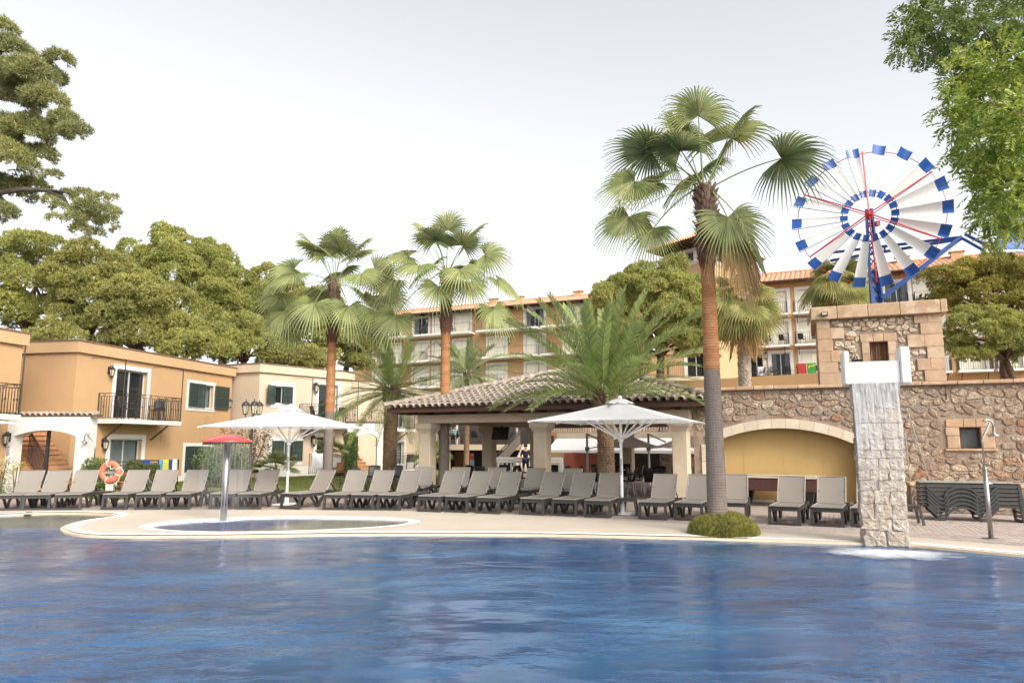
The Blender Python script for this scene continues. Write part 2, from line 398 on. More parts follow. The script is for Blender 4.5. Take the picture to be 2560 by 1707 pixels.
M['cloth_cyan'] = mat('turquoise_cloth', (0.25, 0.55, 0.58), 0.9)
M['cloth_navy'] = mat('navy_cloth', (0.02, 0.025, 0.06), 0.9)
M['cloth_orange'] = mat('orange_cloth', (0.6, 0.2, 0.05), 0.9)
M['hair'] = mat('dark_hair', (0.03, 0.02, 0.015), 0.7)
# plants
M['pine'] = leafmat('pine_needles', [(0.17, 0.185, 0.06), (0.235, 0.25, 0.075), (0.305, 0.315, 0.095), (0.37, 0.375, 0.12)], 0.6, 0.36, 0.30, gain=1.28)
M['pine_olive'] = leafmat('olive_pine_needles', [(0.18, 0.185, 0.062), (0.245, 0.25, 0.08), (0.315, 0.31, 0.10), (0.385, 0.375, 0.13)], 0.6, 0.36, 0.30, gain=1.22)
M['pine_sunlit'] = leafmat('sunlit_pine_needles', [(0.115, 0.12, 0.032), (0.17, 0.165, 0.042), (0.24, 0.21, 0.052), (0.31, 0.255, 0.06)], 0.6, 0.32, 0.30, gain=1.6)  # low sun's gold put into the colour of the whole crown
M['pine_near'] = leafmat('near_pine_needles', [(0.17, 0.185, 0.075), (0.235, 0.25, 0.095), (0.31, 0.325, 0.125), (0.22, 0.20, 0.10)], 0.6, 0.34, 0.5, gain=1.2)
M['tree_leaf'] = leafmat('ash_leaf', [(0.10, 0.145, 0.03), (0.165, 0.215, 0.042), (0.24, 0.28, 0.06), (0.31, 0.335, 0.075)], 0.5, 0.45, 0.8, gain=1.6)
M['fan'] = leafmat('fan_palm_leaf', [(0.115, 0.14, 0.055), (0.145, 0.172, 0.066), (0.175, 0.20, 0.08), (0.20, 0.215, 0.10)], 0.45, 0.35, 1.3, dry=((0.36, 0.28, 0.13), 1.6, 0.64), gain=1.65)
M['fan_yellow'] = leafmat('yellow_fan_leaf', [(0.14, 0.165, 0.05), (0.18, 0.195, 0.06), (0.22, 0.22, 0.075), (0.25, 0.22, 0.085)], 0.45, 0.35, 1.3, dry=((0.40, 0.25, 0.10), 1.3, 0.58))
M['fan_dry'] = leafmat('dead_fan_leaf', [(0.30, 0.19, 0.08), (0.36, 0.24, 0.11), (0.26, 0.165, 0.08)], 0.7, 0.3, 1.5)
M['feather'] = leafmat('date_palm_leaf', [(0.10, 0.14, 0.05), (0.14, 0.18, 0.06), (0.18, 0.215, 0.075), (0.21, 0.235, 0.10)], 0.42, 0.4, 1.0, gain=1.75)
M['feather_grey'] = leafmat('grey_date_palm_leaf', [(0.15, 0.19, 0.09), (0.20, 0.235, 0.12), (0.25, 0.27, 0.15)], 0.42, 0.35, 1.0)
M['bush'] = leafmat('laurel_leaf', [(0.07, 0.10, 0.035), (0.10, 0.14, 0.045), (0.14, 0.18, 0.06)], 0.35, 0.25, 1.5)
M['topiary'] = leafmat('topiary_leaf', [(0.05, 0.065, 0.022), (0.075, 0.09, 0.03), (0.10, 0.115, 0.04)], 0.6, 0.2, 2.0)
M['mound'] = leafmat('groundcover_leaf', [(0.13, 0.14, 0.032), (0.175, 0.18, 0.045), (0.22, 0.215, 0.06), (0.115, 0.095, 0.035)], 0.6, 0.25, 3.0)
M['vine'] = leafmat('bronze_climber_leaf', [(0.11, 0.075, 0.045), (0.16, 0.11, 0.065), (0.09, 0.085, 0.04), (0.20, 0.14, 0.09)], 0.5, 0.3, 2.0)
M['yellowleaf'] = leafmat('yellow_green_leaf', [(0.25, 0.28, 0.05), (0.34, 0.34, 0.07), (0.19, 0.24, 0.05)], 0.5, 0.4, 2.0)
M['grass'] = leafmat('grass_blade', [(0.12, 0.155, 0.04), (0.16, 0.19, 0.05), (0.20, 0.22, 0.07)], 0.6, 0.3, 0.8, gain=1.1)
M['flower'] = leafmat('red_flower', [(0.6, 0.02, 0.03), (0.7, 0.04, 0.06), (0.5, 0.02, 0.05)], 0.6, 0.2, 3.0)
M['pinkflower'] = leafmat('pink_flower', [(0.8, 0.08, 0.25), (0.7, 0.05, 0.2)], 0.6, 0.2, 3.0)
M['pine_bark'] = mat('pine_bark', (0.12, 0.08, 0.058), 0.95, 0.35, 5.0, 0.8, 14, spec=0.1, bdist=0.05)
M['ash_bark'] = mat('ash_bark', (0.12, 0.10, 0.08), 0.95, 0.3, 6.0, 0.6, 20, spec=0.1)
M['palm_orange'] = mat('peeled_palm_trunk', (0.36, 0.165, 0.075), 0.9, 0.25, 2.0, 0.8, 22, spec=0.1, stretch=(1, 1, 4), col2=(0.43, 0.225, 0.11), bdist=0.03)
M['palm_grey'] = mat('grey_palm_trunk', (0.20, 0.165, 0.14), 0.95, 0.25, 3.0, 0.8, 30, spec=0.1, stretch=(3, 3, 1), col2=(0.20, 0.165, 0.14), bdist=0.03)
M['palm_boot'] = mat('palm_leaf_base', (0.16, 0.10, 0.07), 0.9, 0.35, 9.0, 0.5, 30, col2=(0.20, 0.14, 0.10))
M['palm_boot_red'] = mat('fresh_leaf_base', (0.17, 0.065, 0.04), 0.85, 0.3, 9.0, 0.4, 30)
M['palm_boot_pale'] = mat('pale_leaf_base', (0.36, 0.30, 0.235), 0.9, 0.3, 9.0, 0.5, 30, col2=(0.24, 0.19, 0.145))
M['date_trunk'] = mat('date_palm_trunk', (0.26, 0.17, 0.10), 0.95, 0.3, 9.0, 0.8, 30, col2=(0.19, 0.125, 0.08))
M['petiole'] = mat('green_stalk', (0.17, 0.20, 0.06), 0.5, 0.15, 5.0)
M['fall_thin'] = fallmat('thin_falling_water', 0.13, (40, 40, 0.5), 0.14, (.1, 1.75))
# ================================================================== SETTING: pool, deck, paving, lawn
WZ = -0.05
edge_px = [(0,1290),(60,1287.5),(116,1285.5),(190,1285.5),(268,1288),(281,1292),(262,1296.5),(214,1303),(180,1311),(158,1319),(150,1327),(165,1336),(214,1343),(303,1345),
           (420,1344.5),(544,1344),(700,1342),(900,1339.5),(1280,1340),(1552,1345),(1824,1351.5),(2151,1362),(2276,1367),(2560,1393)]
left_ext = [(-21.0, 10.5), (-18.5, 14.5)]
E = [Vector((*gp(x, y, WZ)[:2], 0)) for x, y in edge_px]
right_ext = [E[-1] + Vector((1.6, -1.25, 0)), E[-1] + Vector((3.6, -3.9, 0)), E[-1] + Vector((4.3, -7.0, 0))]
edge = smooth_path([Vector((p[0], p[1], 0)) for p in left_ext] + E + right_ext, 6)
EN = path_normals(edge)
# the normal that points away from the water (to the deck)
def off_path(P, N, d): return [p + n * d for p, n in zip(P, N)]
def strip(name, P, N, a, b, z, m, kind='structure', zb=None, thick=0.0, parent=None):
    A = off_path(P, N, a); B = off_path(P, N, b); vs = []; fs = []
    n = len(P)
    vs = [(*p[:2], z) for p in A] + [(*p[:2], z if zb is None else zb) for p in B]
    fs = [(i, i + 1, n + i + 1, n + i) for i in range(n - 1)]
    if thick:
        vs += [(*p[:2], z - thick) for p in A]; fs += [(2 * n + i, 2 * n + i + 1, i + 1, i) for i in range(n - 1)]
    mb = MB(); mb.add(vs, fs); return mb.build(name, m, parent, kind=kind)

far = [(240, -20), (240, 420), (-240, 420), (-240, 10.5)]
water_m = bpy.data.materials.new('pool_water'); water_m.use_nodes = True
nt = water_m.node_tree; p = nt.nodes['Principled BSDF']
tc = nd(nt, 'ShaderNodeTexCoord'); sx = nd(nt, 'ShaderNodeSeparateXYZ'); nt.links.new(tc.outputs['Object'], sx.inputs[0])
# tiled floor: dark blue mosaic in the pool, pale shallows on the beach at the far left
shallow = nd(nt, 'ShaderNodeMath', operation='GREATER_THAN'); nt.links.new(sx.outputs[1], shallow.inputs[0]); shallow.inputs[1].default_value = gp(60, 1321, WZ).y
xl = nd(nt, 'ShaderNodeMath', operation='LESS_THAN'); nt.links.new(sx.outputs[0], xl.inputs[0]); xl.inputs[1].default_value = -6.5
both = nd(nt, 'ShaderNodeMath', operation='MULTIPLY'); nt.links.new(shallow.outputs[0], both.inputs[0]); nt.links.new(xl.outputs[0], both.inputs[1])
deep = ramp(nt, nz(nt, 0.30, 4, 0.62, stretch=(0.7, 1.3, 1)), [(0.32, (0.005, 0.034, 0.105)), (0.50, (0.012, 0.068, 0.175)), (0.70, (0.046, 0.140, 0.265))])  # lighter blue patches: paler floor plus painted caustics and sky reflection
wcol = mixc(nt, deep, (0.13, 0.135, 0.12), both.outputs[0])
nt.links.new(wcol, p.inputs['Base Color'])
p.inputs['IOR'].default_value = 1.38; p.inputs['Specular IOR Level'].default_value = 0.75
rip = ramp(nt, nz(nt, 0.36, 5, 0.64, stretch=(0.95, 1.05, 1)), [(0.47, (0, 0, 0)), (0.57, (1, 1, 1))])      # wind ruffled patches between calm ones
rf = nd(nt, 'ShaderNodeMapRange'); nt.links.new(rip, rf.inputs[0]); rf.inputs[3].default_value = 0.17; rf.inputs[4].default_value = 0.27; nt.links.new(rf.outputs[0], p.inputs['Roughness'])
b1 = nd(nt, 'ShaderNodeBump'); b1.inputs['Distance'].default_value = 0.22
nt.links.new(nz(nt, 0.85, 3, 0.5, stretch=(0.6, 1.3, 1)), b1.inputs['Height'])
b2 = nd(nt, 'ShaderNodeBump'); b2.inputs['Distance'].default_value = 0.13
nt.links.new(nz(nt, 1.9, 4, 0.58, stretch=(0.75, 1.15, 1)), b2.inputs['Height']); nt.links.new(b1.outputs[0], b2.inputs['Normal'])
rs = nd(nt, 'ShaderNodeMapRange'); nt.links.new(rip, rs.inputs[0]); rs.inputs[3].default_value = 0.06; rs.inputs[4].default_value = 0.95
cm = nd(nt, 'ShaderNodeMath', operation='MULTIPLY_ADD'); nt.links.new(both.outputs[0], cm.inputs[0]); cm.inputs[1].default_value = -0.92; cm.inputs[2].default_value = 1.0
ms = nd(nt, 'ShaderNodeMath', operation='MULTIPLY'); nt.links.new(rs.outputs[0], ms.inputs[0]); nt.links.new(cm.outputs[0], ms.inputs[1]); nt.links.new(ms.outputs[0], b2.inputs['Strength'])
m1 = nd(nt, 'ShaderNodeMath', operation='MULTIPLY'); m1.inputs[0].default_value = 0.30; nt.links.new(cm.outputs[0], m1.inputs[1]); nt.links.new(m1.outputs[0], b1.inputs['Strength'])
nt.links.new(b2.outputs[0], p.inputs['Normal'])
wpoly = [p_ for p_ in edge] + [Vector((18, -14, 0)), Vector((-24, -14, 0)), Vector((-24, 6, 0))]
pool = sheet('pool_water', [(q.x, q.y) for q in wpoly], water_m, WZ)

# kids' pool
kc = Vector((-4.93, 16.0, 0)); ka, kb, krot = 2.93, 1.62, R(7)
def ell(a, b, n=72): 
    out = []
    for i in range(n):
        t = 2 * math.pi * i / n; q = Vector((a * math.cos(t), b * math.sin(t) * (1 - 0.10 * math.cos(t)), 0)); q.rotate(Matrix.Rotation(krot, 3, 'Z')); out.append(kc + q)
    return out
k_out, k_in = ell(ka, kb), ell(ka - 0.26, kb - 0.24)
# paving boundary
pb_px = [(-260, 1275.5), (0, 1275.2), (300, 1274.6), (700, 1274.2), (900, 1275.2), (1100, 1277), (1315, 1286.5), (1539, 1299.5), (1746, 1311), (1883, 1320), (2158, 1335), (2276, 1341.5), (2551, 1363.7)]
PB = [Vector((*gp(x, y)[:2], 0)) for x, y in pb_px]
PB = [Vector((-30, PB[0].y, 0))] + PB + [PB[-1] + Vector((2.2, -1.2, 0)), PB[-1] + Vector((4.4, -4.2, 0))]
PB = smooth_path(PB, 4)
deck_in = off_path(edge, EN, 0.34)
deck_poly = [(q.x, q.y) for q in deck_in] + [(40, deck_in[-1].y), (40, PB[-1].y)] + [(q.x, q.y) for q in reversed(PB)] + [(-30, 11.0)]
# sheets: earth, paving, deck, lawn, each a little above the one below
earth_m = mat('earth', (0.20, 0.19, 0.09), 0.95, 0.2, 0.4, col2=(0.16, 0.17, 0.06))
ground_poly = [(q.x, q.y) for q in deck_in] + [(240, deck_in[-1].y), (240, 420), (-240, 420), (-240, 11.0)]
sheet('ground', ground_poly, earth_m, -0.085)
paving_m = bpy.data.materials.new('paver_field'); paving_m.use_nodes = True
nt = paving_m.node_tree; p = nt.nodes['Principled BSDF']; p.inputs['Roughness'].default_value = 0.9; p.inputs['Specular IOR Level'].default_value = 0.15
tc = nd(nt, 'ShaderNodeTexCoord'); mp = nd(nt, 'ShaderNodeMapping'); mp.inputs['Rotation'].default_value = (0, 0, R(23)); nt.links.new(tc.outputs['Object'], mp.inputs[0])
br = nd(nt, 'ShaderNodeTexBrick'); br.inputs['Scale'].default_value = 1.0
for k, v in (('Brick Width', 0.206), ('Row Height', 0.106), ('Mortar Size', 0.007), ('Mortar Smooth', 0.3)): br.inputs[k].default_value = v
br.inputs['Color1'].default_value = (0.40, 0.33, 0.29, 1); br.inputs['Color2'].default_value = (0.35, 0.29, 0.26, 1); br.inputs['Mortar'].default_value = (0.15, 0.12, 0.105, 1)
nt.links.new(mp.outputs[0], br.inputs['Vector'])
nt.links.new(mixc(nt, br.outputs[0], ramp(nt, nz(nt, 0.8, 5, 0.7), [(0.3, (0.86, 0.85, 0.84)), (0.7, (1.13, 1.11, 1.08))]), 1.0, 'MULTIPLY'), p.inputs['Base Color'])
bb = nd(nt, 'ShaderNodeBump'); bb.inputs['Strength'].default_value = 0.6; bb.inputs['Distance'].default_value = 0.01; bb.invert = True
nt.links.new(br.outputs['Fac'], bb.inputs['Height']); nt.links.new(bb.outputs[0], p.inputs['Normal'])
pav_poly = [(q.x, q.y) for q in PB] + [(40, PB[-1].y), (40, 60), (-8, 60), (-14, 24), (-30, 24)]
paving = sheet('paving', pav_poly, paving_m, -0.012)
sheet('pool_deck', deck_poly, M['deck'], 0.0, holes=[[(q.x, q.y) for q in reversed(k_out)]])
# deck slab joints
mb = MB()
for x0 in np.arange(-15, 16, 2.4):
    a = Vector((x0, 9.0, 0.0015)); 
# rim of the pool
strip('pool_edge', edge, EN, 0.0, 0.11, -0.012, M['rim_stone'], thick=0.3)
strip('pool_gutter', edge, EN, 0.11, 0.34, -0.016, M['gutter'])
# white gutter grate: bars across the channel along the main edge, a plain white rim round the lagoon
cum = [0.0]
for i in range(1, len(edge)): cum.append(cum[-1] + (edge[i] - edge[i - 1]).length)
i0 = next(i for i in range(len(edge)) if i > 20 and edge[i].x > -6.6 and edge[i].y < 13.5)
strip('pool_rim', edge[:i0 + 1], EN[:i0 + 1], 0.11, 0.34, 0.002, M['rim'])
mb = MB(); s = cum[i0]; i = i0
while s < cum[-1] - 3.0:
    while cum[i + 1] < s: i += 1
    f = (s - cum[i]) / (cum[i + 1] - cum[i]); p0 = edge[i].lerp(edge[i + 1], f); nn = EN[i].lerp(EN[i + 1], f).normalized(); tt = Vector((nn.y, -nn.x, 0))
    a = p0 + nn * 0.125 - tt * 0.03; b = p0 + nn * 0.325 + tt * 0.03; w = 0.026
    mb.add([(*(a - tt * w / 2)[:2], 0.0), (*(a + tt * w / 2)[:2], 0.0), (*(b + tt * w / 2)[:2], 0.0), (*(b - tt * w / 2)[:2], 0.0),
            (*(a - tt * w / 2)[:2], -0.016), (*(a + tt * w / 2)[:2], -0.016), (*(b + tt * w / 2)[:2], -0.016), (*(b - tt * w / 2)[:2], -0.016)],
           [(0, 1, 2, 3), (4, 5, 1, 0), (5, 6, 2, 1), (7, 4, 0, 3)]); s += 0.044
g = mb.build('gutter_grate', M['rim'], kind='stuff'); tag(g, 'long white slatted gutter grate along the edge of the big pool', 'gutter grate')
strip('gutter_lip', edge[i0:], EN[i0:], 0.11, 0.13, 0.003, M['rim']); strip('gutter_lip', edge[i0:], EN[i0:], 0.32, 0.342, 0.004, M['rim'])
# kids' pool rim and water
n = len(k_out)
mb = MB(); mb.add([(*q[:2], 0.006) for q in k_out] + [(*q[:2], 0.003) for q in k_in] + [(*q[:2], -0.2) for q in k_in],
                  [(i, (i + 1) % n, n + (i + 1) % n, n + i) for i in range(n)] + [(n + i, n + (i + 1) % n, 2 * n + (i + 1) % n, 2 * n + i) for i in range(n)])
mb.build('small_pool_rim', M['rim'], kind='structure')
kw = water_m.copy(); kw.name = 'small_pool_water'; nt = kw.node_tree; p = nt.nodes['Principled BSDF']
tc = nd(nt, 'ShaderNodeTexCoord'); sx = nd(nt, 'ShaderNodeSeparateXYZ'); nt.links.new(tc.outputs['Object'], sx.inputs[0])
ad = nd(nt, 'ShaderNodeMath', operation='MULTIPLY_ADD'); nt.links.new(sx.outputs[1], ad.inputs[0]); ad.inputs[1].default_value = -0.35; nt.links.new(sx.outputs[0], ad.inputs[2])
gt = nd(nt, 'ShaderNodeMath', operation='GREATER_THAN'); nt.links.new(ad.outputs[0], gt.inputs[0]); gt.inputs[1].default_value = -4.9 - 0.35 * 16
nt.links.new(mixc(nt, (0.045, 0.07, 0.17), (0.16, 0.17, 0.14), gt.outputs[0]), p.inputs['Base Color'])
for l in list(nt.links):
    if l.to_node == p and l.to_socket.name == 'Normal': nt.links.remove(l)
bq = nd(nt, 'ShaderNodeBump'); bq.inputs['Strength'].default_value = 0.15; bq.inputs['Distance'].default_value = 0.02; nt.links.new(nz(nt, 5, 3), bq.inputs['Height']); nt.links.new(bq.outputs[0], p.inputs['Normal'])
sheet('small_pool_water', [(q.x, q.y) for q in k_in], kw, -0.03)

# lawn with kerb, and its grass
LZ = 0.02
lawn_px = [(196, 1243), (262, 1253), (330, 1247), (430, 1236), (520, 1233), (650, 1236), (760, 1238), (900, 1233), (1010, 1228), (1110, 1222)]
lawn_f = [gp(x, y, LZ) for x, y in lawn_px]
lawn_poly = [(q.x, q.y) for q in lawn_f] + [(-1.5, 30), (-3.0, 47), (-20, 47), (-20, 24.6), (-14.2, 24.4)]
lawn_m = mat('lawn', (0.13, 0.165, 0.045), 0.95, 0.25, 1.5, 0.5, 60, col2=(0.165, 0.19, 0.06))
sheet('lawn', lawn_poly, lawn_m, LZ)
LP = smooth_path([(q.x, q.y) for q in lawn_f], 4); LN = path_normals(LP)
strip('lawn_kerb', LP, LN, -0.16, 0.03, LZ + 0.02, M['pale'], thick=0.08)
def in_poly(x, y, poly):
    c = np.zeros(len(x), bool); j = len(poly) - 1
    for i in range(len(poly)):
        xi, yi = poly[i][:2]; xj, yj = poly[j][:2]
        t = ((yi > y) != (yj > y)) & (x < (xj - xi) * (y - yi) / (yj - yi + 1e-12) + xi); c ^= t; j = i
    return c
nb = 60000
gx = RNG.uniform(-16, -1.5, nb); gy = RNG.uniform(20.5, 40, nb)
# no blades under the houses or where the lawn is hidden
k = in_poly(gx, gy, lawn_poly); gx, gy = gx[k], gy[k]; nb = len(gx)
a = RNG.uniform(0, 2 * np.pi, nb); h = RNG.uniform(0.03, 0.075, nb); w = 0.014
bx = np.stack([np.cos(a) * w, np.sin(a) * w, np.zeros(nb)], 1); base = np.stack([gx, gy, np.full(nb, LZ)], 1)
tip = base + np.stack([RNG.normal(0, .02, nb), RNG.normal(0, .02, nb), h], 1)
gv = np.stack([base - bx, base + bx, tip], 1).reshape(-1, 3)
go = np_mesh('grass', gv, np.arange(nb * 3).reshape(-1, 3), M['grass'], kind='stuff'); tag(go, 'short green mown grass on the lawn before the cream houses', 'grass')

# pavers near the pool: the nearest three hundred singly, the next ones joined
pu = Vector((math.cos(R(-23)), math.sin(R(-23)), 0)); pv = Vector((-pu.y, pu.x, 0)); o0 = Vector((2.0, 13.5, 0))
PBpoly = pav_poly; cand = []
for r_ in range(-60, 90):
    for c_ in range(-60, 120):
        q = o0 + pu * (c_ * 0.206 + (0.103 if r_ % 2 else 0)) + pv * (r_ * 0.106)
        if 10.5 < q.y < 17.8 and -1.0 < q.x < 14 and q.x / q.y < 0.74: cand.append(q)
cx = np.array([q.x for q in cand]); cy = np.array([q.y for q in cand])
def near_ok(dx, dy): return in_poly(cx + dx, cy + dy, PBpoly)
ok = near_ok(0, 0) & near_ok(*(-pv * .06)[:2]) & near_ok(*(pu * .11 - pv * .06)[:2]) & near_ok(*(-pu * .11 - pv * .06)[:2])
cand = [q for q, o_ in zip(cand, ok) if o_]; cand.sort(key=lambda q: q.length)
pm = MB(); pm.add([(-.098, -.048, 0), (.098, -.048, 0), (.098, .048, 0), (-.098, .048, 0), (-.092, -.042, .012), (.092, -.042, .012), (.092, .042, .012), (-.092, .042, .012)],
                  [(0, 1, 5, 4), (1, 2, 6, 5), (2, 3, 7, 6), (3, 0, 4, 7), (4, 5, 6, 7)])
po = pm.build('paver', M['paver'], paving, local=True); pme = po.data
po.location = (cand[0].x, cand[0].y, -0.012); po.rotation_euler = (0, 0, R(-23))
for q in cand[1:300]:
    c = po.copy(); COL.objects.link(c); c.location = (q.x, q.y, -0.012 + random.uniform(-.0015, .0015)); c.rotation_euler = (random.uniform(-.008, .008), random.uniform(-.008, .008), R(-23) + random.uniform(-.01, .01))
rest = cand[300:4600]
tv = np.array([v.co[:] for v in pme.vertices]); ca, sa = math.cos(R(-23)), math.sin(R(-23))
rot = np.array([[ca, -sa, 0], [sa, ca, 0], [0, 0, 1]]); tv = tv @ rot.T
offs = np.array([[q.x, q.y, -0.012] for q in rest]); offs[:, 2] += RNG.uniform(-.002, .001, len(rest))
V = (offs[:, None, :] + tv[None]).reshape(-1, 3)
tf = np.array([[0, 1, 5, 4], [1, 2, 6, 5], [2, 3, 7, 6], [3, 0, 4, 7], [4, 5, 6, 7]])
Fq = (np.arange(len(rest))[:, None, None] * 8 + tf[None]).reshape(-1, 4)
paver_rest_m = mat('paver_field_blocks', (0.39, 0.32, 0.28), 0.9, 0.2, 5.0, 0.4, 80, spec=0.12, col2=(0.35, 0.29, 0.26))
np_mesh('paver_field', V, Fq, paver_rest_m, paving, kind='stuff')
# ================================================================== WALL BUILDERS
def wall_sheet(mb, P, s0, s1, z0, z1, holes, depth, off=0.0):
    """front face with rectangular holes plus their reveals; holes (s0,s1,z0,z1)"""
    xs = sorted({s0, s1, *[h[0] for h in holes], *[h[1] for h in holes]}); zs = sorted({z0, z1, *[h[2] for h in holes], *[h[3] for h in holes]})
    for i in range(len(xs) - 1):
        for j in range(len(zs) - 1):
            cx_, cz_ = (xs[i] + xs[i + 1]) / 2, (zs[j] + zs[j + 1]) / 2
            if any(h[0] < cx_ < h[1] and h[2] < cz_ < h[3] for h in holes): continue
            mb.quad(P.pt(xs[i], zs[j], off), P.pt(xs[i + 1], zs[j], off), P.pt(xs[i + 1], zs[j + 1], off), P.pt(xs[i], zs[j + 1], off))
    for a, b, c, d in holes:
        f = lambda s, z, o: P.pt(s, z, o)
        mb.quad(f(a, c, off), f(a, d, off), f(a, d, off - depth), f(a, c, off - depth)); mb.quad(f(b, c, off), f(b, d, off), f(b, d, off - depth), f(b, c, off - depth))
        mb.quad(f(a, d, off), f(b, d, off), f(b, d, off - depth), f(a, d, off - depth)); mb.quad(f(a, c, off), f(b, c, off), f(b, c, off - depth), f(a, c, off - depth))
def pbox(mb, P, s0, s1, z0, z1, o0, o1):
    return mb.box(s0, s1, -o1, -o0, z0, z1, P.mat())
def surround(P, h, w, proud, m, parent, name, sill=True, bottom=True):
    a, b, c, d = h; mb = MB()
    pbox(mb, P, a - w, a, c - (w if bottom else 0), d + w, -0.02, proud); pbox(mb, P, b, b + w, c - (w if bottom else 0), d + w, -0.02, proud)
    pbox(mb, P, a, b, d, d + w, -0.02, proud)
    if bottom: pbox(mb, P, a, b, c - w, c, -0.02, proud)
    if sill: pbox(mb, P, a - 0.04, b + 0.04, c - 0.03, c + 0.012, -0.15, proud + 0.04)
    return mb.build(name, m, parent)
def glazing(P, h, depth, root, win, cols=2, curtain=0.6, glass='glass', blind=False, room=True, fm='alu'):
    """frame, panes, curtains and a dark room behind an opening; sub-parts of win"""
    a, b, c, d = h; mb = MB(); t = 0.055
    o0, o1 = -depth, -depth + 0.05
    pbox(mb, P, a, a + t, c, d, o0, o1); pbox(mb, P, b - t, b, c, d, o0, o1); pbox(mb, P, a + t, b - t, d - t, d, o0, o1); pbox(mb, P, a + t, b - t, c, c + t, o0, o1)
    w = (b - a) / cols
    for i in range(1, cols): pbox(mb, P, a + i * w - t / 2, a + i * w + t / 2, c + t, d - t, o0, o1 + 0.01)
    mb.build('frame', M[fm], win)
    for i in range(cols):
        q = MB(); pbox(q, P, a + i * w + t / 2, a + (i + 1) * w - t / 2, c + t * .5, d - t * .5, o0 + 0.015, o0 + 0.027); q.build('pane', M['blind' if blind else glass], win)
    if blind: return
    if curtain:
        for side in (0, 1):
            q = MB(); n = 22; L = (b - a) * curtain / 2; pts = []
            for i in range(n + 1):
                s = (a + 0.04 + L * i / n) if side == 0 else (b - 0.04 - L * i / n)
                o = -depth - 0.10 + 0.035 * math.sin(i * 1.35 + side)
                pts += [P.pt(s, c + 0.03, o), P.pt(s, d - 0.04, o)]
            q.add(pts, [(2 * i, 2 * i + 2, 2 * i + 3, 2 * i + 1) for i in range(n)]); q.build('curtain', M['curtain'], win, smooth=True)
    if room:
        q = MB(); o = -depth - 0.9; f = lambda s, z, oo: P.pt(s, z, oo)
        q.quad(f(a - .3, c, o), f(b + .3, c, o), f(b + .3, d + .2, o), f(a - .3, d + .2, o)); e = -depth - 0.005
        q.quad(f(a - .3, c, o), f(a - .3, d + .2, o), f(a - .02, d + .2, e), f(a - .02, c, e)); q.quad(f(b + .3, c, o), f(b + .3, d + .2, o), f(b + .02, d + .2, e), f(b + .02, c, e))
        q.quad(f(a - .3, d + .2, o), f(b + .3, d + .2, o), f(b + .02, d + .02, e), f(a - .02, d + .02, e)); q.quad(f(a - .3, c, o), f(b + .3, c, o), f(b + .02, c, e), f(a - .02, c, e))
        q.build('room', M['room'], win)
def shutter(P, s0, s1, z0, z1, off, win, ang=0.0, hinge='l'):
    """louvred leaf: stiles, rails and slats; ang swings it off the wall"""
    mb = MB(); w = s1 - s0; h = z1 - z0; t = 0.06
    mb.box(0, t, -.02, .02, 0, h); mb.box(w - t, w, -.02, .02, 0, h); mb.box(t, w - t, -.02, .02, 0, t); mb.box(t, w - t, -.02, .02, h - t, h); mb.box(t, w - t, -.02, .02, h / 2 - t / 2, h / 2 + t / 2)
    n = max(6, int(h / 0.055))
    for i in range(n):
        z = t + (h - 2 * t) * (i + .5) / n
        mb.add([(t, -.014, z - .02), (w - t, -.014, z - .02), (w - t, .012, z + .016), (t, .012, z + .016), (t, -.006, z - .02), (w - t, -.006, z - .02), (w - t, .018, z + .016), (t, .018, z + .016)],
               [(0, 1, 2, 3), (4, 5, 6, 7), (0, 1, 5, 4), (3, 2, 6, 7)])
    if hinge == 'l': Mx = P.mat(s0, z0, off) @ Matrix.Rotation(-ang, 4, 'Z')
    else: Mx = P.mat(s1, z0, off) @ Matrix.Rotation(ang, 4, 'Z') @ Matrix.Translation((-w, 0, 0))
    mb.v = [tuple(Mx @ Vector(p)) for p in mb.v]
    return mb.build('shutter', M['shutter'], win)
def railing(mb, pts, h, sp=0.11, r=0.009, top=0.016, z0=0.06, rings=True):
    """iron balustrade along 3-D floor points"""
    for i in range(len(pts) - 1):
        a, b = Vector(pts[i]), Vector(pts[i + 1]); d = b - a; L = d.length; n = max(1, int(L / sp)); up = Vector((0, 0, 1))
        mb.bar([a + up * h, b + up * h], top * 2, top * 1.6); mb.bar([a + up * (h - 0.11), b + up * (h - 0.11)], top * 1.4, top); mb.bar([a + up * z0, b + up * z0], top * 1.4, top)
        for k in range(n + 1):
            q = a + d * (k / n); mb.bar([q + up * z0, q + up * (h - 0.11)], r * 2, r * 2, up=(0, 1, 0.01))
            if rings and k % 4 == 2:
                for j in range(8):
                    w0, w1 = j * math.pi / 4, (j + 1) * math.pi / 4; e = d.normalized()
                    mb.bar([q + up * (h - .055) + e * .045 * math.cos(w0) + up * .045 * math.sin(w0), q + up * (h - .055) + e * .045 * math.cos(w1) + up * .045 * math.sin(w1)], .012, .012, up=(0, 1, .01))
                mb.box(-.02, .02, -.02, .02, -.03, .03, Matrix.Translation(q + up * (h * .5)))
        for q in (a, b): mb.bar([q, q + up * (h + 0.03)], .03, .03, up=(0, 1, .01))
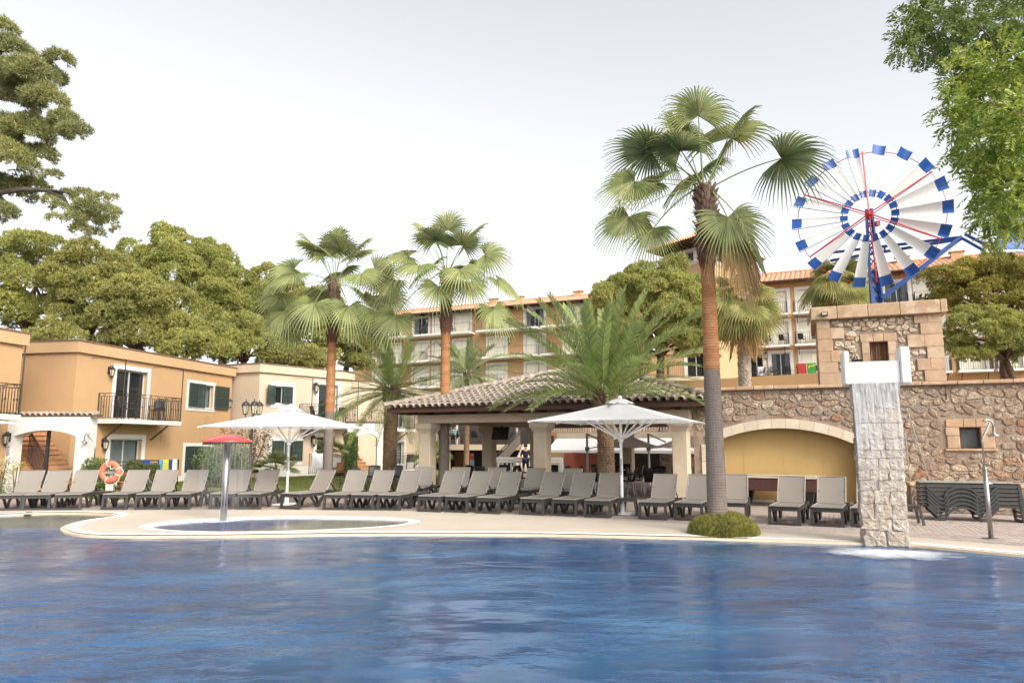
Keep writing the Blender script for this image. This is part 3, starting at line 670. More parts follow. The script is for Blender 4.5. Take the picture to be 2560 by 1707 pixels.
def balcony(P, s0, s1, z, depth, parent, slab='white', bars='iron', braces=2, poles=(), hr=1.0, th=0.16, sp=0.11, rings=True, ends=True):
    mb = MB(); pbox(mb, P, s0, s1, z - th, z, 0.003, depth); b = mb.build('balcony', M[slab], parent)
    q = MB(); e = 0.05
    path = [P.pt(s0 + e, z, depth - e), P.pt(s1 - e, z, depth - e)]
    if ends: path = [P.pt(s0 + e, z, 0.04)] + path + [P.pt(s1 - e, z, 0.04)]
    railing(q, path, hr, sp=sp, rings=rings); q.build('railing', M[bars], b)
    for i in range(braces):
        s = s0 + (s1 - s0) * (0.12 + 0.76 * i / max(1, braces - 1)); q = MB()
        q.bar([P.pt(s, z - th - 0.62, 0.02), P.pt(s, z - th - 0.02, depth * .72)], .05, .05); q.build('bracket', M['rust'], b)
    for s in poles:
        q = MB(); f = P.pt(s, z, depth - 0.03); q.tube([f, f + Vector((0, 0, 2.25))], .022, 6); q.lathe(f + Vector((0, 0, 2.25)), [(0.001, 0), (.035, .03), (.001, .07)], 8)
        arc = [f + Vector((0, 0, 2.2)) - P.n * (depth * t) - P.u * (0.5 * t) + Vector((0, 0, .16 * math.sin(t * math.pi * .75))) for t in np.linspace(0, 1, 9)]
        q.tube(arc, .009, 5); q.build('awning_pole', M['iron'], b)
    return b
def lantern(loc, n, label, s=1.0, group='wall lanterns on the houses', arm=0.0):
    """wall lantern: bracket, roof, glass with four bars, finial"""
    t = thing('wall_lantern', label, 'lantern', loc, math.atan2(n.y, n.x), group)
    k = s; mb = MB(); mb.box(0, .02 * k, -.05 * k, .05 * k, -.08 * k, .16 * k); x = (.13 + arm) * k
    mb.tube([(0, 0, .1 * k), (x * .5, 0, .19 * k), (x, 0, .17 * k), (x, 0, .13 * k)], .012 * k, 6)
    mb.build('bracket', M['iron'], t, local=True)
    mb = MB(); mb.lathe((x, 0, 0), [(.10 * k, .06 * k), (.105 * k, .075 * k), (.06 * k, .125 * k), (.03 * k, .14 * k), (.02 * k, .17 * k), (.001, .20 * k)], 6); mb.build('lantern_roof', M['iron'], t, local=True)
    mb = MB(); mb.lathe((x, 0, 0), [(.05 * k, -.14 * k), (.085 * k, .06 * k)], 6); mb.build('lantern_glass', M['lampglass'], t, local=True)
    mb = MB()
    for i in range(6):
        w = i * math.pi / 3; c_, s_ = math.cos(w), math.sin(w); mb.bar([(x + .052 * k * c_, .052 * k * s_, -.145 * k), (x + .088 * k * c_, .088 * k * s_, .062 * k)], .012 * k, .012 * k)
    mb.lathe((x, 0, 0), [(.001, -.24 * k), (.02 * k, -.20 * k), (.058 * k, -.145 * k), (.055 * k, -.135 * k)], 6); mb.build('lantern_cage', M['iron'], t, local=True)
    return t
def rect_px(P, x0, y0, x1, y1, off=0.0):
    a, d = P.px(x0, y0, off); b, c = P.px(x1, y1, off); return (min(a, b), max(a, b), min(c, d), max(c, d))
def house_shell(root, corners, z0, z1, wallmat, trimmat, holes=None, front=0, over=0.13, band=0.42, plinth=None):
    """walls round a footprint (front edge index gets the holes), cornice band, flat roof with a thin tile edge"""
    n = len(corners); planes = [Plane(corners[i], corners[(i + 1) % n]) for i in range(n)]
    cen = sum((Vector((*c, 0)) for c in corners), Vector()) / n
    for p in planes:
        mid = p.pt(p.L / 2, 0)
        if p.n.dot(mid - cen) < 0: p.n = -p.n
    mb = MB()
    for i, p in enumerate(planes):
        wall_sheet(mb, p, 0, p.L, z0, z1 - band, holes if i == front and holes else [], 0.22)
    mb.build('wall', M[wallmat], root)
    def ring(o):
        out = []
        for i in range(n):
            p, q = planes[i - 1], planes[i]; b = (p.n + q.n); b = b / max(0.3, b.dot(p.n)); out.append(Vector((*corners[i], 0)) + b * o)
        return out
    A = ring(over); mb = MB()
    mb.prism([q + Vector((0, 0, z1 - band)) for q in A], (0, 0, band)); mb.build('cornice', M[trimmat], root)
    B = ring(over + 0.035); mb = MB(); mb.prism([q + Vector((0, 0, z1 + 0.002)) for q in B], (0, 0, 0.05)); mb.build('roof_edge', M['palm_boot'], root)
    if plinth:
        p = planes[front]; mb = MB(); pbox(mb, p, 0.02, p.L, z0, z0 + plinth[0], -0.05, 0.025); mb.build('plinth', M[plinth[1]], root)
    return planes
def arch_wall(P, s0, s1, z1, arch, thick, m, root, z0=0.0, name='wall', n=20):
    """wall with one segmental-arched opening: arch=(a0,a1,spring,crown)"""
    a0, a1, zs, zc = arch; w = (a1 - a0) / 2; r = (w * w + (zc - zs) ** 2) / (2 * (zc - zs)); cz = zc - r; mid = (a0 + a1) / 2
    ss = [a0 + (a1 - a0) * i / n for i in range(n + 1)]; cv = [cz + math.sqrt(max(0, r * r - (s - mid) ** 2)) for s in ss]
    mb = MB()
    for o in (0.0, -thick):
        mb.quad(P.pt(s0, z0, o), P.pt(a0, z0, o), P.pt(a0, z1, o), P.pt(s0, z1, o)); mb.quad(P.pt(a1, z0, o), P.pt(s1, z0, o), P.pt(s1, z1, o), P.pt(a1, z1, o))
        for i in range(n): mb.quad(P.pt(ss[i], cv[i], o), P.pt(ss[i + 1], cv[i + 1], o), P.pt(ss[i + 1], z1, o), P.pt(ss[i], z1, o))
    for i in range(n): mb.quad(P.pt(ss[i], cv[i], 0), P.pt(ss[i + 1], cv[i + 1], 0), P.pt(ss[i + 1], cv[i + 1], -thick), P.pt(ss[i], cv[i], -thick))
    for s, zt in ((a0, zs), (a1, zs), (s0, z1), (s1, z1)): mb.quad(P.pt(s, z0, 0), P.pt(s, zt, 0), P.pt(s, zt, -thick), P.pt(s, z0, -thick))
    mb.quad(P.pt(s0, z1, 0), P.pt(s1, z1, 0), P.pt(s1, z1, -thick), P.pt(s0, z1, -thick))
    mb.build(name, m, root); return ss, cv
def half_tile(L, r0, r1, n=6, th=0.016):
    """barrel tile lying along +y, convex up; r0 at the lower (front) end"""
    mb = MB(); vs = []
    for y, r in ((0, r0), (L, r1)):
        for rr in (r, r - th):
            for i in range(n + 1):
                w = math.pi * i / n; vs.append((-rr * math.cos(w), y, rr * math.sin(w)))
    k = n + 1; fs = []
    for i in range(n):
        fs += [(i, i + 1, 2 * k + i + 1, 2 * k + i), (k + i, 3 * k + i, 3 * k + i + 1, k + i + 1), (i, k + i, k + i + 1, i + 1)]
    mb.add(vs, fs); return mb
def coping_tiles(P, s0, s1, z, parent, m, pitch=0.20, L=0.42, off=0.06):
    """a row of barrel tiles set across the top of a wall, tilted to the front; each its own part"""
    n = int((s1 - s0) / pitch); base = half_tile(L, 0.095, 0.08)
    first = None
    for i in range(n):
        Mx = P.mat(s0 + (i + .5) * pitch, z, off) @ Matrix.Rotation(R(14), 4, 'X')
        if first is None:
            b = MB(); b.v = list(base.v); b.f = base.f; first = b.build('roof_tile', m, parent, smooth=True, local=True); o = first
        else: o = first.copy(); COL.objects.link(o)
        o.matrix_local = WM[parent].inverted() @ Mx
    mb = MB(); pbox(mb, P, s0, s1, z - 0.02, z + 0.045, -L + .1, off - .03); mb.build('coping', M['wood_under'], parent)

# ================================================================== HOUSES ON THE LEFT
ZR = 5.55
def roofpt(px, py, z):
    d = ray(px, py); t = (z - CAMZ) / d.z; return Vector((d.x * t, d.y * t, 0))
# --- house two: the near orange one
A2 = roofpt(204, 852.6, ZR); B2 = roofpt(588, 920.5, ZR); f2 = Plane(A2, B2)
A2 = A2 - f2.n * 0.13; B2 = B2 - f2.n * 0.13; f2 = Plane(A2, B2)
h2 = thing('house', 'orange two-storey house with a balcony beside the orange life ring', 'house', (A2.x, A2.y, 0))
dn = rect_px(f2, 292, 921, 361.5, 1042); dn = (dn[0], dn[1], 2.72, dn[3])          # balcony door
wn_ = rect_px(f2, 473, 957, 531, 1022)                                               # upper window
dl = rect_px(f2, 276, 1097, 347, 1215); dl = (dl[0], dl[1], 0.14, dl[3])             # lower door
wl_ = rect_px(f2, 463, 1115, 520, 1178)                                              # lower window
back2 = f2.u * 0 - f2.n * 7.5
pl2 = house_shell(h2, [(A2.x, A2.y), (B2.x, B2.y), (B2.x + back2.x, B2.y + back2.y), (A2.x + back2.x, A2.y + back2.y)], 0, ZR, 'orange', 'orange_trim', [dn, wn_, dl, wl_], 0, plinth=(0.28, 'white'))
f2 = pl2[0]
w = surround(f2, dn, 0.17, 0.03, M['frame'], h2, 'balcony_door', sill=False, bottom=False); glazing(f2, dn, 0.2, h2, w, 2, 0.22, glass='glass_dark')
w = surround(f2, dl, 0.19, 0.03, M['frame'], h2, 'terrace_door', sill=False, bottom=False); glazing(f2, dl, 0.2, h2, w, 2, 1.1)
w = surround(f2, wn_, 0.15, 0.03, M['frame'], h2, 'window'); glazing(f2, wn_, 0.18, h2, w, 2, 1.3)
sw = wn_[1] - wn_[0]
shutter(f2, wn_[0] - .02, wn_[0] + sw * .62, wn_[2], wn_[3] + .02, 0.06, w); shutter(f2, wn_[1] + .05, wn_[1] + .05 + sw * .62, wn_[2], wn_[3] + .02, 0.075, w)
w = surround(f2, wl_, 0.15, 0.03, M['frame'], h2, 'window'); glazing(f2, wl_, 0.18, h2, w, 2, 0)
shutter(f2, wl_[0], (wl_[0] + wl_[1]) / 2 - .005, wl_[2], wl_[3], 0.01, w); shutter(f2, (wl_[0] + wl_[1]) / 2 + .005, wl_[1], wl_[2], wl_[3], 0.01, w)
dep = 1.15
bs0 = f2.px(303, 1050, dep)[0]; bs1 = f2.px(454, 1052, dep)[0]
b2 = balcony(f2, bs0, bs1, 2.66, dep, h2, poles=(bs0 + 0.05, bs1 - 0.05))
mb = MB(); pbox(mb, f2, 0.02, f2.L - .02, 2.50, 2.515, 0.001, 0.006); s_ = f2.px(398, 1150)[0]; pbox(mb, f2, s_, s_ + .03, 0.3, 2.2, 0.001, 0.02); mb.build('wall_joint', M['orange'], h2)
def on_wall(P, px, py, off=0.0): s, z = P.px(px, py, off); return P.pt(s, z, off)
lantern(on_wall(f2, 272, 929), f2.n, 'black wall lantern left of the balcony door on the orange house', 1.25)
lantern(on_wall(f2, 256, 1110), f2.n, 'black wall lantern left of the ground floor door on the orange house', 1.25)
lantern(on_wall(f2, 566, 1007) , f2.u, 'black wall lantern on a bracket at the right corner of the orange house', 1.3, arm=0.12)
# --- house one at the left edge
C1 = roofpt(76, 835.5, ZR); u1 = f2.u
p1b = C1 - u1 * 7.0
f1 = Plane((p1b.x, p1b.y), (C1.x, C1.y))
h1 = thing('house', 'orange house end cut off by the left edge of the photo', 'house', (C1.x, C1.y, 0))
bk = -f1.n * 6.0; q0 = p1b - f1.n * .13; q1 = C1 - f1.n * .13 - u1 * .13
dl1 = (f1.L - 3.2, f1.L - 1.9, 2.72, 4.75)
pl1 = house_shell(h1, [(q0.x, q0.y), (q1.x, q1.y), (q1.x + bk.x, q1.y + bk.y), (q0.x + bk.x, q0.y + bk.y)], 0, ZR, 'orange', 'orange_trim', [dl1], 0)
w = surround(pl1[0], dl1, 0.17, 0.03, M['frame'], h1, 'balcony_door', sill=False, bottom=False); glazing(pl1[0], dl1, 0.2, h1, w, 2, .3)
balcony(pl1[0], f1.L - 4.6, f1.L - 1.05, 2.66, 1.15, h1, poles=(f1.L - 1.1,))
# --- white arch wall between house one and two, stairs behind it
PA = Plane((-19.5, 24.9), (-14.3, 24.75))
sA1 = PA.px(225.5, 1040)[0]; zt = PA.px(120, 1033)[1]
aw = thing('arch_wall', 'white entrance wall with an arch and roof tiles at left', 'wall', (*PA.pt(sA1, 0)[:2], 0))
a0 = PA.px(35, 1085)[0]; a1 = PA.px(190, 1089)[0]; zsp = PA.px(190, 1090)[1]; zcr = PA.px(105, 1075)[1]
arch_wall(PA, -2.0, sA1, zt - 0.12, (a0, a1, zsp, zcr), 0.45, M['white'], aw, name='white_wall')
coping_tiles(PA, -1.0, sA1 + .25, zt - 0.08, aw, M['tile_grey'])
lantern(on_wall(PA, 23, 1096), PA.n, 'large black wall lantern on the white arch wall above the plaque', 1.2)
# plaque with three lines of lettering
pc = PA.px(13.5, 1125); pw = 0.31; ph = 0.30
pq = thing('plaque', 'grey metal plaque with three lines of lettering under the lantern', 'plaque', PA.pt(pc[0], pc[1], 0.0))
mb = MB(); pbox(mb, PA, pc[0] - pw / 2, pc[0] + pw / 2, pc[1] - ph / 2, pc[1] + ph / 2, 0.004, 0.02); mb.build('plate', M['plaque'], pq)
mb = MB()
for sx_ in (-1, 1):
    for sz_ in (-1, 1): mb.box(-.016, .016, -.008, .008, -.016, .016, PA.mat(pc[0] + sx_ * (pw / 2 - .03), pc[1] + sz_ * (ph / 2 - .03), .022))
mb.build('screw', M['iron'], pq)
def lettering(txt, size, Mx, m, parent, name='lettering', ext=0.002):
    cu = bpy.data.curves.new('text', 'FONT'); cu.body = txt; cu.size = size; cu.align_x = 'CENTER'; cu.align_y = 'CENTER'; cu.extrude = ext; cu.resolution_u = 2
    to = bpy.data.objects.new('text', cu); me = bpy.data.meshes.new_from_object(to); bpy.data.objects.remove(to); bpy.data.curves.remove(cu)
    me.materials.clear(); me.transform(WM[parent].inverted() @ Mx); return link(name, me, m, parent)
for txt, dz in (('JONEN', .085), ('P101 - P106', .0), ('P201 - P206', -.075)):
    lettering(txt, 0.062 if dz > .05 else .052, PA.mat(pc[0], pc[1] + dz, .024) @ Matrix.Rotation(R(90), 4, 'X'), M['ink'], pq)
# stairs behind the arch: terracotta treads rising to the left, with a railing and a dark post
st = thing('staircase', 'terracotta staircase with dark railing seen through the white arch', 'staircase', (*PA.pt(a0 + 1.2, 0, -2.0)[:2], 0))
for i in range(13):
    mb = MB(); s1_ = PA.px(88, 1200)[0] + .40 - i * 0.135; z1_ = 0.17 * (i + 1)
    # each step faces the camera and climbs away to the left
    pbox(mb, PA, a0 - 1.2, s1_ + .12, z1_ - .17, z1_ - .035, -1.95, -0.55 - i * .1); mb.build('riser', M['steps'], st)
    mb = MB(); pbox(mb, PA, a0 - 1.2, s1_ + .15, z1_ - .033, z1_, -1.95, -0.51 - i * .1); mb.build('tread', M['terracotta'] if False else M['steps'], st)
mb = MB()
r0 = PA.pt(PA.px(88, 1150)[0], 1.15, -0.6); r1 = PA.pt(PA.px(36, 1090)[0] - .1, 2.15, -0.9)
mb.bar([r0, r1], .05, .05); mb.bar([r0 - Vector((0, 0, .9)), r1 - Vector((0, 0, .9))], .04, .04)
for i in range(15):
    q = r0.lerp(r1, i / 14); mb.bar([q, q - Vector((0, 0, .95))], .022, .022, up=(0, 1, .01))
mb.build('stair_railing', M['rust'], st)
mb = MB(); q = PA.pt(PA.px(92, 1150)[0], 0, -0.5); mb.bar([q, q + Vector((0, 0, 2.6))], .09, .09, up=(0, 1, .01)); mb.build('post', M['iron'], st)
# --- house three: cream
HB = 0.2
A3 = roofpt(654.7, 909, 5.75); B3 = roofpt(883, 931.5, 5.75); L3 = roofpt(560, 914.3, 5.75)
f3 = Plane(A3, B3); A3 = A3 - f3.n * .13; B3 = B3 - f3.n * .13; f3 = Plane(A3, B3)
h3 = thing('house', 'cream two-storey house with dark green shutters behind the left white parasol', 'house', (A3.x, A3.y, HB))
w3 = rect_px(f3, 686, 964, 728, 1011); d3 = rect_px(f3, 797, 960, 842, 1050); d3 = (d3[0], d3[1], 2.85, d3[3])
w3l = rect_px(f3, 680, 1101, 746, 1152); d3l = rect_px(f3, 792, 1091, 834, 1175); d3l = (d3l[0], d3l[1], 0.3, d3l[3])
bk = -f3.n * 6
lft = L3 - f3.n * .1
pl3 = house_shell(h3, [(A3.x, A3.y), (B3.x, B3.y), (B3.x + bk.x, B3.y + bk.y), (lft.x + bk.x * .9, lft.y + bk.y * .9), (lft.x, lft.y)], 0.0, 5.75, 'cream', 'cream_trim', [w3, d3, w3l, d3l], 0, plinth=(0.55, 'white'))
f3 = pl3[0]
w = surround(f3, w3, 0.2, 0.03, M['frame'], h3, 'window'); glazing(f3, w3, 0.16, h3, w, 2, 0, glass='glass_dark')
ww = w3[1] - w3[0]
shutter(f3, w3[0] - ww * .5, w3[0] + .02, w3[2], w3[3], 0.09, w, R(14), 'r'); shutter(f3, w3[1] - ww * .52, w3[1] + .02, w3[2], w3[3], 0.07, w)
w = surround(f3, d3, 0.2, 0.03, M['frame'], h3, 'balcony_door', sill=False, bottom=False); glazing(f3, d3, 0.2, h3, w, 2, .2, glass='glass_dark')
w = surround(f3, w3l, 0.2, 0.03, M['frame'], h3, 'window'); glazing(f3, w3l, 0.16, h3, w, 2, 0.7)
ww = w3l[1] - w3l[0]
shutter(f3, w3l[0], w3l[0] + ww * .42, w3l[2], w3l[3], 0.06, w); shutter(f3, w3l[1] - ww * .28, w3l[1] + ww * .12, w3l[2], w3l[3], 0.06, w)
w = surround(f3, d3l, 0.2, 0.03, M['frame'], h3, 'terrace_door', sill=False, bottom=False); glazing(f3, d3l, 0.2, h3, w, 2, .4, glass='glass_dark')
s0_ = f3.px(777, 1050, 1.1)[0]; s1_ = f3.px(896, 1052, 1.1)[0]
balcony(f3, s0_, s1_, 2.80, 1.1, h3, poles=(s0_ + .05, s1_ - .05))
lantern(on_wall(f3, 786, 969), f3.n, 'black wall lantern beside the upper door of the cream house', 1.5)
lantern(on_wall(f3, 780, 1101), f3.n, 'black wall lantern beside the lower door of the cream house', 1.5)
# --- house four: further cream house
A4 = roofpt(939, 955.5, 5.3); B4 = roofpt(1120, 985.5, 5.3); L4 = roofpt(878, 953, 5.3)
f4 = Plane(A4, B4); A4 = A4 - f4.n * .1; B4 = B4 - f4.n * .1
h4 = thing('house', 'pale cream house partly hidden by the short date palm and pavilion', 'house', (A4.x, A4.y, HB))
f4 = Plane(A4, B4)
d4 = rect_px(f4, 993, 984, 1010, 1060); d4 = (d4[0], d4[1] + .15, 2.75, d4[3]); d4l = rect_px(f4, 984, 1105, 1009, 1180); d4l = (d4l[0], d4l[1], 0.25, d4l[3])
w4 = rect_px(f4, 1071, 1120, 1081, 1150)
bk = -f4.n * 6
pl4 = house_shell(h4, [(A4.x, A4.y), (B4.x, B4.y), (B4.x + bk.x, B4.y + bk.y), (L4.x + bk.x, L4.y + bk.y), (L4.x, L4.y)], 0, 5.3, 'cream', 'cream_trim', [d4, d4l, w4], 0, band=.34, plinth=(0.5, 'white'))
f4 = pl4[0]
w = surround(f4, d4, .18, .03, M['frame'], h4, 'balcony_door', sill=False, bottom=False); glazing(f4, d4, .2, h4, w, 2, .3, glass='glass_dark')
w = surround(f4, d4l, .18, .03, M['frame'], h4, 'terrace_door', sill=False, bottom=False); glazing(f4, d4l, .2, h4, w, 2, .9)
w = surround(f4, w4, .16, .03, M['frame'], h4, 'window'); glazing(f4, w4, .15, h4, w, 1, 0, glass='glass_dark')
s0_ = f4.px(968, 1062, 1.1)[0]; s1_ = f4.px(1038, 1068, 1.1)[0]
balcony(f4, s0_, s1_, 2.62, 1.1, h4, poles=(s1_ - .05,))
# white arch wall between house three and four
PB4 = Plane((*B3[:2],), (*(L4 + (A4 - L4) * .98)[:2],)); PB4 = Plane(at(868, 1110, 37.2), at(957, 1110, 37.8))
aw2 = thing('arch_wall', 'white entrance wall with a small arch beside the short date palm', 'wall', (*PB4.pt(PB4.L, 0)[:2], 0))
a0 = PB4.px(889, 1100)[0]; a1 = PB4.px(943.5, 1093)[0]; zsp = PB4.px(943, 1095)[1]; zcr = PB4.px(915, 1083)[1]; zt = PB4.px(915, 1058)[1]
arch_wall(PB4, 0, PB4.L, zt, (a0, a1, zsp, zcr), 0.4, M['white'], aw2, name='white_wall')
coping_tiles(PB4, -.1, PB4.L + .1, zt + .04, aw2, M['tile_grey'], pitch=.2)
st2 = thing('staircase', 'terracotta steps seen through the small white arch', 'staircase', (*PB4.pt(a0 + .5, 0, -1.2)[:2], 0))
for i in range(7):
    mb = MB(); pbox(mb, PB4, a0 - .8, a0 + .95 - i * .13, .25 + .17 * i, .25 + .17 * (i + 1) - .035, -3.2, -.5 - i * .28); mb.build('riser', M['steps'], st2)
    mb = MB(); pbox(mb, PB4, a0 - .8, a0 + .98 - i * .13, .25 + .17 * (i + 1) - .033, .25 + .17 * (i + 1), -3.2, -.46 - i * .28); mb.build('tread', M['steps'], st2)
mb = MB(); q = PB4.pt(a0 + .1, 0, -.15); mb.bar([q, q + Vector((0, 0, 2.4))], .08, .08, up=(0, 1, .01)); mb.build('post', M['iron'], st2)
mb = MB(); pbox(mb, PB4, a0 - 1, a1 + .6, 0, zt - .02, -3.6, -3.4); mb.build('back_wall', M['cream'], st2)
# ================================================================== HOTEL BEHIND
def hotel_bays(P, root, bays, floors, z0, fh, bal, dh=2.05, slab='white', bars='iron', lamp=True, sp=0.14, skip=()):
    """bays: list of (s_centre, width); floors: list of floor indices; returns hole list"""
    holes = []
    for f in floors:
        z = z0 + f * fh
        for i, (c, w) in enumerate(bays):
            if (f, i) in skip: continue
            holes.append((c - w / 2, c + w / 2, z + 0.03, z + dh))
    return holes
def hotel_windows(P, root, holes, blinds=True):
    for k, h in enumerate(holes):
        w = surround(P, h, 0.26, 0.05, M['frame'], root, 'balcony_door', sill=False, bottom=False)
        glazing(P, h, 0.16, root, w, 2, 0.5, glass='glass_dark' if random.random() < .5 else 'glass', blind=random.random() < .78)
def ridged_roof(name, P, s0, s1, ze, zr, oe, od, m, root, pitch=0.42):
    """sloping roof: eave at offset oe, ridge at offset -od, ribs every pitch; a second slope behind"""
    n = int((s1 - s0) / pitch * 4); vs = []; prof = [0.0, 0.06, 0.085, 0.06]
    for i in range(n + 1):
        s = s0 + (s1 - s0) * i / n; d = prof[i % 4]
        vs += [P.pt(s, ze + d, oe), P.pt(s, zr + d, -od), P.pt(s, ze + d, -2 * od - oe)]
    fs = []
    for i in range(n): fs += [(3 * i, 3 * i + 3, 3 * i + 4, 3 * i + 1), (3 * i + 1, 3 * i + 4, 3 * i + 5, 3 * i + 2)]
    mb = MB(); mb.add(vs, fs); r = mb.build(name, m, root)
    mb = MB()
    nr = int((s1 - s0) / 0.5)
    for i in range(nr):
        s = s0 + (s1 - s0) * i / nr; mb.tube([P.pt(s, zr + .05, -od), P.pt(s + .5, zr + .08, -od)], [.13, .11], 6)
    mb.build('ridge_tiles', m, r, kind='stuff')
    mb = MB(); mb.quad(P.pt(s0, ze - .02, oe), P.pt(s1, ze - .02, oe), P.pt(s1, ze - .02, -.05), P.pt(s0, ze - .02, -.05)); mb.build('soffit', M['wood_under'], r)
    mb = MB(); mb.tube([P.pt(s0, ze - .02, oe + .08), P.pt(s1, ze - .02, oe + .08)], .075, 6); mb.build('gutter', M['rust'], r)
    return r
def rafters(P, root, s0, s1, ze, oe, sp=1.5):
    s = s0 + .5
    while s < s1:
        mb = MB(); mb.bar([P.pt(s, ze - .12, -.05), P.pt(s, ze - .10, oe - .05)], .12, .16); mb.build('rafter', M['wood'], root); s += sp
def chimney(P, root, s, z, o):
    mb = MB(); pbox(mb, P, s - .45, s + .45, z - .6, z + .12, o - .3, o + .3); c = mb.build('chimney', M['orange_trim'], root)
    mb = MB(); pbox(mb, P, s - .6, s + .6, z + .13, z + .20, o - .4, o + .4); mb.build('chimney_cap', M['tile_red'], c)

# ---- left wing
ZE = 16.5
a = roofpt(1035, 784.5, ZE); b = roofpt(1430, 751, ZE)
PL0 = Plane(a, b)
o_ = PL0.n * 1.1
p0 = a - o_ - PL0.u * 9.0; p1 = b - o_ + PL0.u * 8
PL = Plane(p0, p1)
hl = thing('hotel_building', 'long orange hotel wing with tiled roof behind the middle palms', 'hotel', (p0.x, p0.y, 0))
def sL(px): return PL.px(px, 860)[0]
bayx = [950, 986, 1052, 1099, 1155, 1242, 1337, 1438]
bays = [(sL(x), w) for x, w in zip(bayx, [1.5, 1.5, 1.9, 1.5, 2.0, 2.1, 2.1, 2.3])]
fh = 2.95; zf = PL.px(1337, 821)[1]     # top floor level
holes = hotel_bays(PL, hl, bays, [0, -1, -2, -3], zf, fh, None, 2.15)
mb = MB(); wall_sheet(mb, PL, 0, PL.L, 0, ZE + .1, holes, 0.3); mb.build('wall', M['hotel'], hl)
mb = MB(); q = PL
for s in (0, PL.L): mb.quad(q.pt(s, 0, 0), q.pt(s, ZE + 2, -5), q.pt(s, ZE, -10), q.pt(s, 0, -10))
mb.build('end_wall', M['hotel'], hl)
hotel_windows(PL, hl, holes)
for f in (0, -1, -2, -3):
    z = zf + f * fh
    for x0, x1 in ((930, 1066), (1068, 1192) if f else (1068, 1188), (1204, 1354), (1364, 1500)):
        balcony(PL, sL(x0), sL(x1), z, 1.5, hl, braces=0, sp=0.17, rings=False, th=.22)
r = ridged_roof('roof', PL, -.6, PL.L + .6, ZE, ZE + 1.75, 1.1, 5.0, M['tile_red'], hl); rafters(PL, r, 6, PL.L, ZE, 1.1, 1.6)
for x in (1190, 1258, 1412): chimney(PL, hl, sL(x) + .0, ZE + 2.0, -4.6)
mb = MB(); s = sL(1348); mb.tube([PL.pt(s - .9, ZE - .05, 1.1), PL.pt(s, ZE - 1.3, .12), PL.pt(s, 2, .12)], .07, 6); mb.build('drainpipe', M['greypaint'], hl)
for x, fl in ((1130, 0), (1276, 0), (1276, -1), (1198, 0), (1198, -2), (1069, 0)):
    lantern(PL.pt(sL(x), zf + fl * fh + 1.75, 0), PL.n, 'dark lantern on the long hotel wing, %s floor' % {0: 'top', -1: 'second highest', -2: 'third highest'}[fl] + {1130: ' left of the right hand bays', 1276: ' between two wide doors', 1198: ' right of the middle palm', 1069: ' left of the middle palm'}[x], 1.9, group='wall lanterns on the hotel')

# ---- right wing with its tower
PRo = Vector((22.4, 62.0, 0)); ur = Vector((math.cos(R(-23.7)), math.sin(R(-23.7)), 0))
p0 = PRo - ur * 4.2; p1 = PRo + ur * 46
PR = Plane(p0, p1)
hr_ = thing('hotel_building', 'orange hotel wing with white framed balcony doors behind the windmill', 'hotel', (p0.x, p0.y, 0))
def sR(px, py=850): return PR.px(px, py)[0]
zt1 = PR.px(1940, 866)[1]; zt0 = PR.px(1940, 944)[1]; fh2 = zt1 - zt0
bx = [1889, 1949, 2026, 2130, 2250, 2330, 2430, 2520]
bays = [(sR(x), w) for x, w in zip(bx, [1.05, 1.55, 1.6, 1.6, 1.7, 1.6, 1.6, 1.6])]
ZE2 = 15.6
hol = hotel_bays(PR, hr_, bays, [0, 1, 2, 3], zt0, fh2, None, 2.1)
hol = [h for h in hol if h[3] < ZE2 - .1]
nb0 = (0.25, PR.L)
mb = MB(); wall_sheet(mb, PR, 0, PR.L, -.5, ZE2 + .1, hol, 0.3); mb.build('wall', M['hotel'], hr_)
hotel_windows(PR, hr_, hol)
mb = MB()
for s in (0, PR.L): mb.quad(PR.pt(s, 0, 0), PR.pt(s, ZE2, 0), PR.pt(s, ZE2, -9), PR.pt(s, 0, -9))
mb.build('end_wall', M['hotel'], hr_)
for f in range(4):
    z = zt0 + f * fh2
    if z > ZE2 - 2: continue
    for x0, x1 in ((1872, 1974), (1988, 2062), (2092, 2168), (2205, 2276), (2290, 2370), (2385, 2470), (2480, 2570)):
        balcony(PR, sR(x0), sR(x1), z, 1.1, hr_, braces=2, sp=0.15, rings=False, th=.17)
for x in (1912, 1916):
    pass
for fl in (0, 1):
    lantern(PR.pt(sR(1913), zt0 + fl * fh2 + 1.95, 0), PR.n, 'dark wall lantern between two doors on the right hotel wing, %s of the two' % ('lower', 'upper')[fl], 1.8, group='wall lanterns on the hotel')
rr = ridged_roof('roof', PR, 3.5, PR.L + .6, ZE2, ZE2 + 1.9, 1.1, 4.6, M['tile_red'], hr_); rafters(PR, rr, 9, 24, ZE2, 1.1, 1.7)
for x in (2272, 2420): chimney(PR, hr_, sR(x, 690), ZE2 + 2.15, -4.2)
mb = MB(); s = sR(1841); mb.tube([PR.pt(s, 0, .14), PR.pt(s, ZE2, .14)], .09, 6); mb.build('drainpipe', M['greypaint'], hr_)
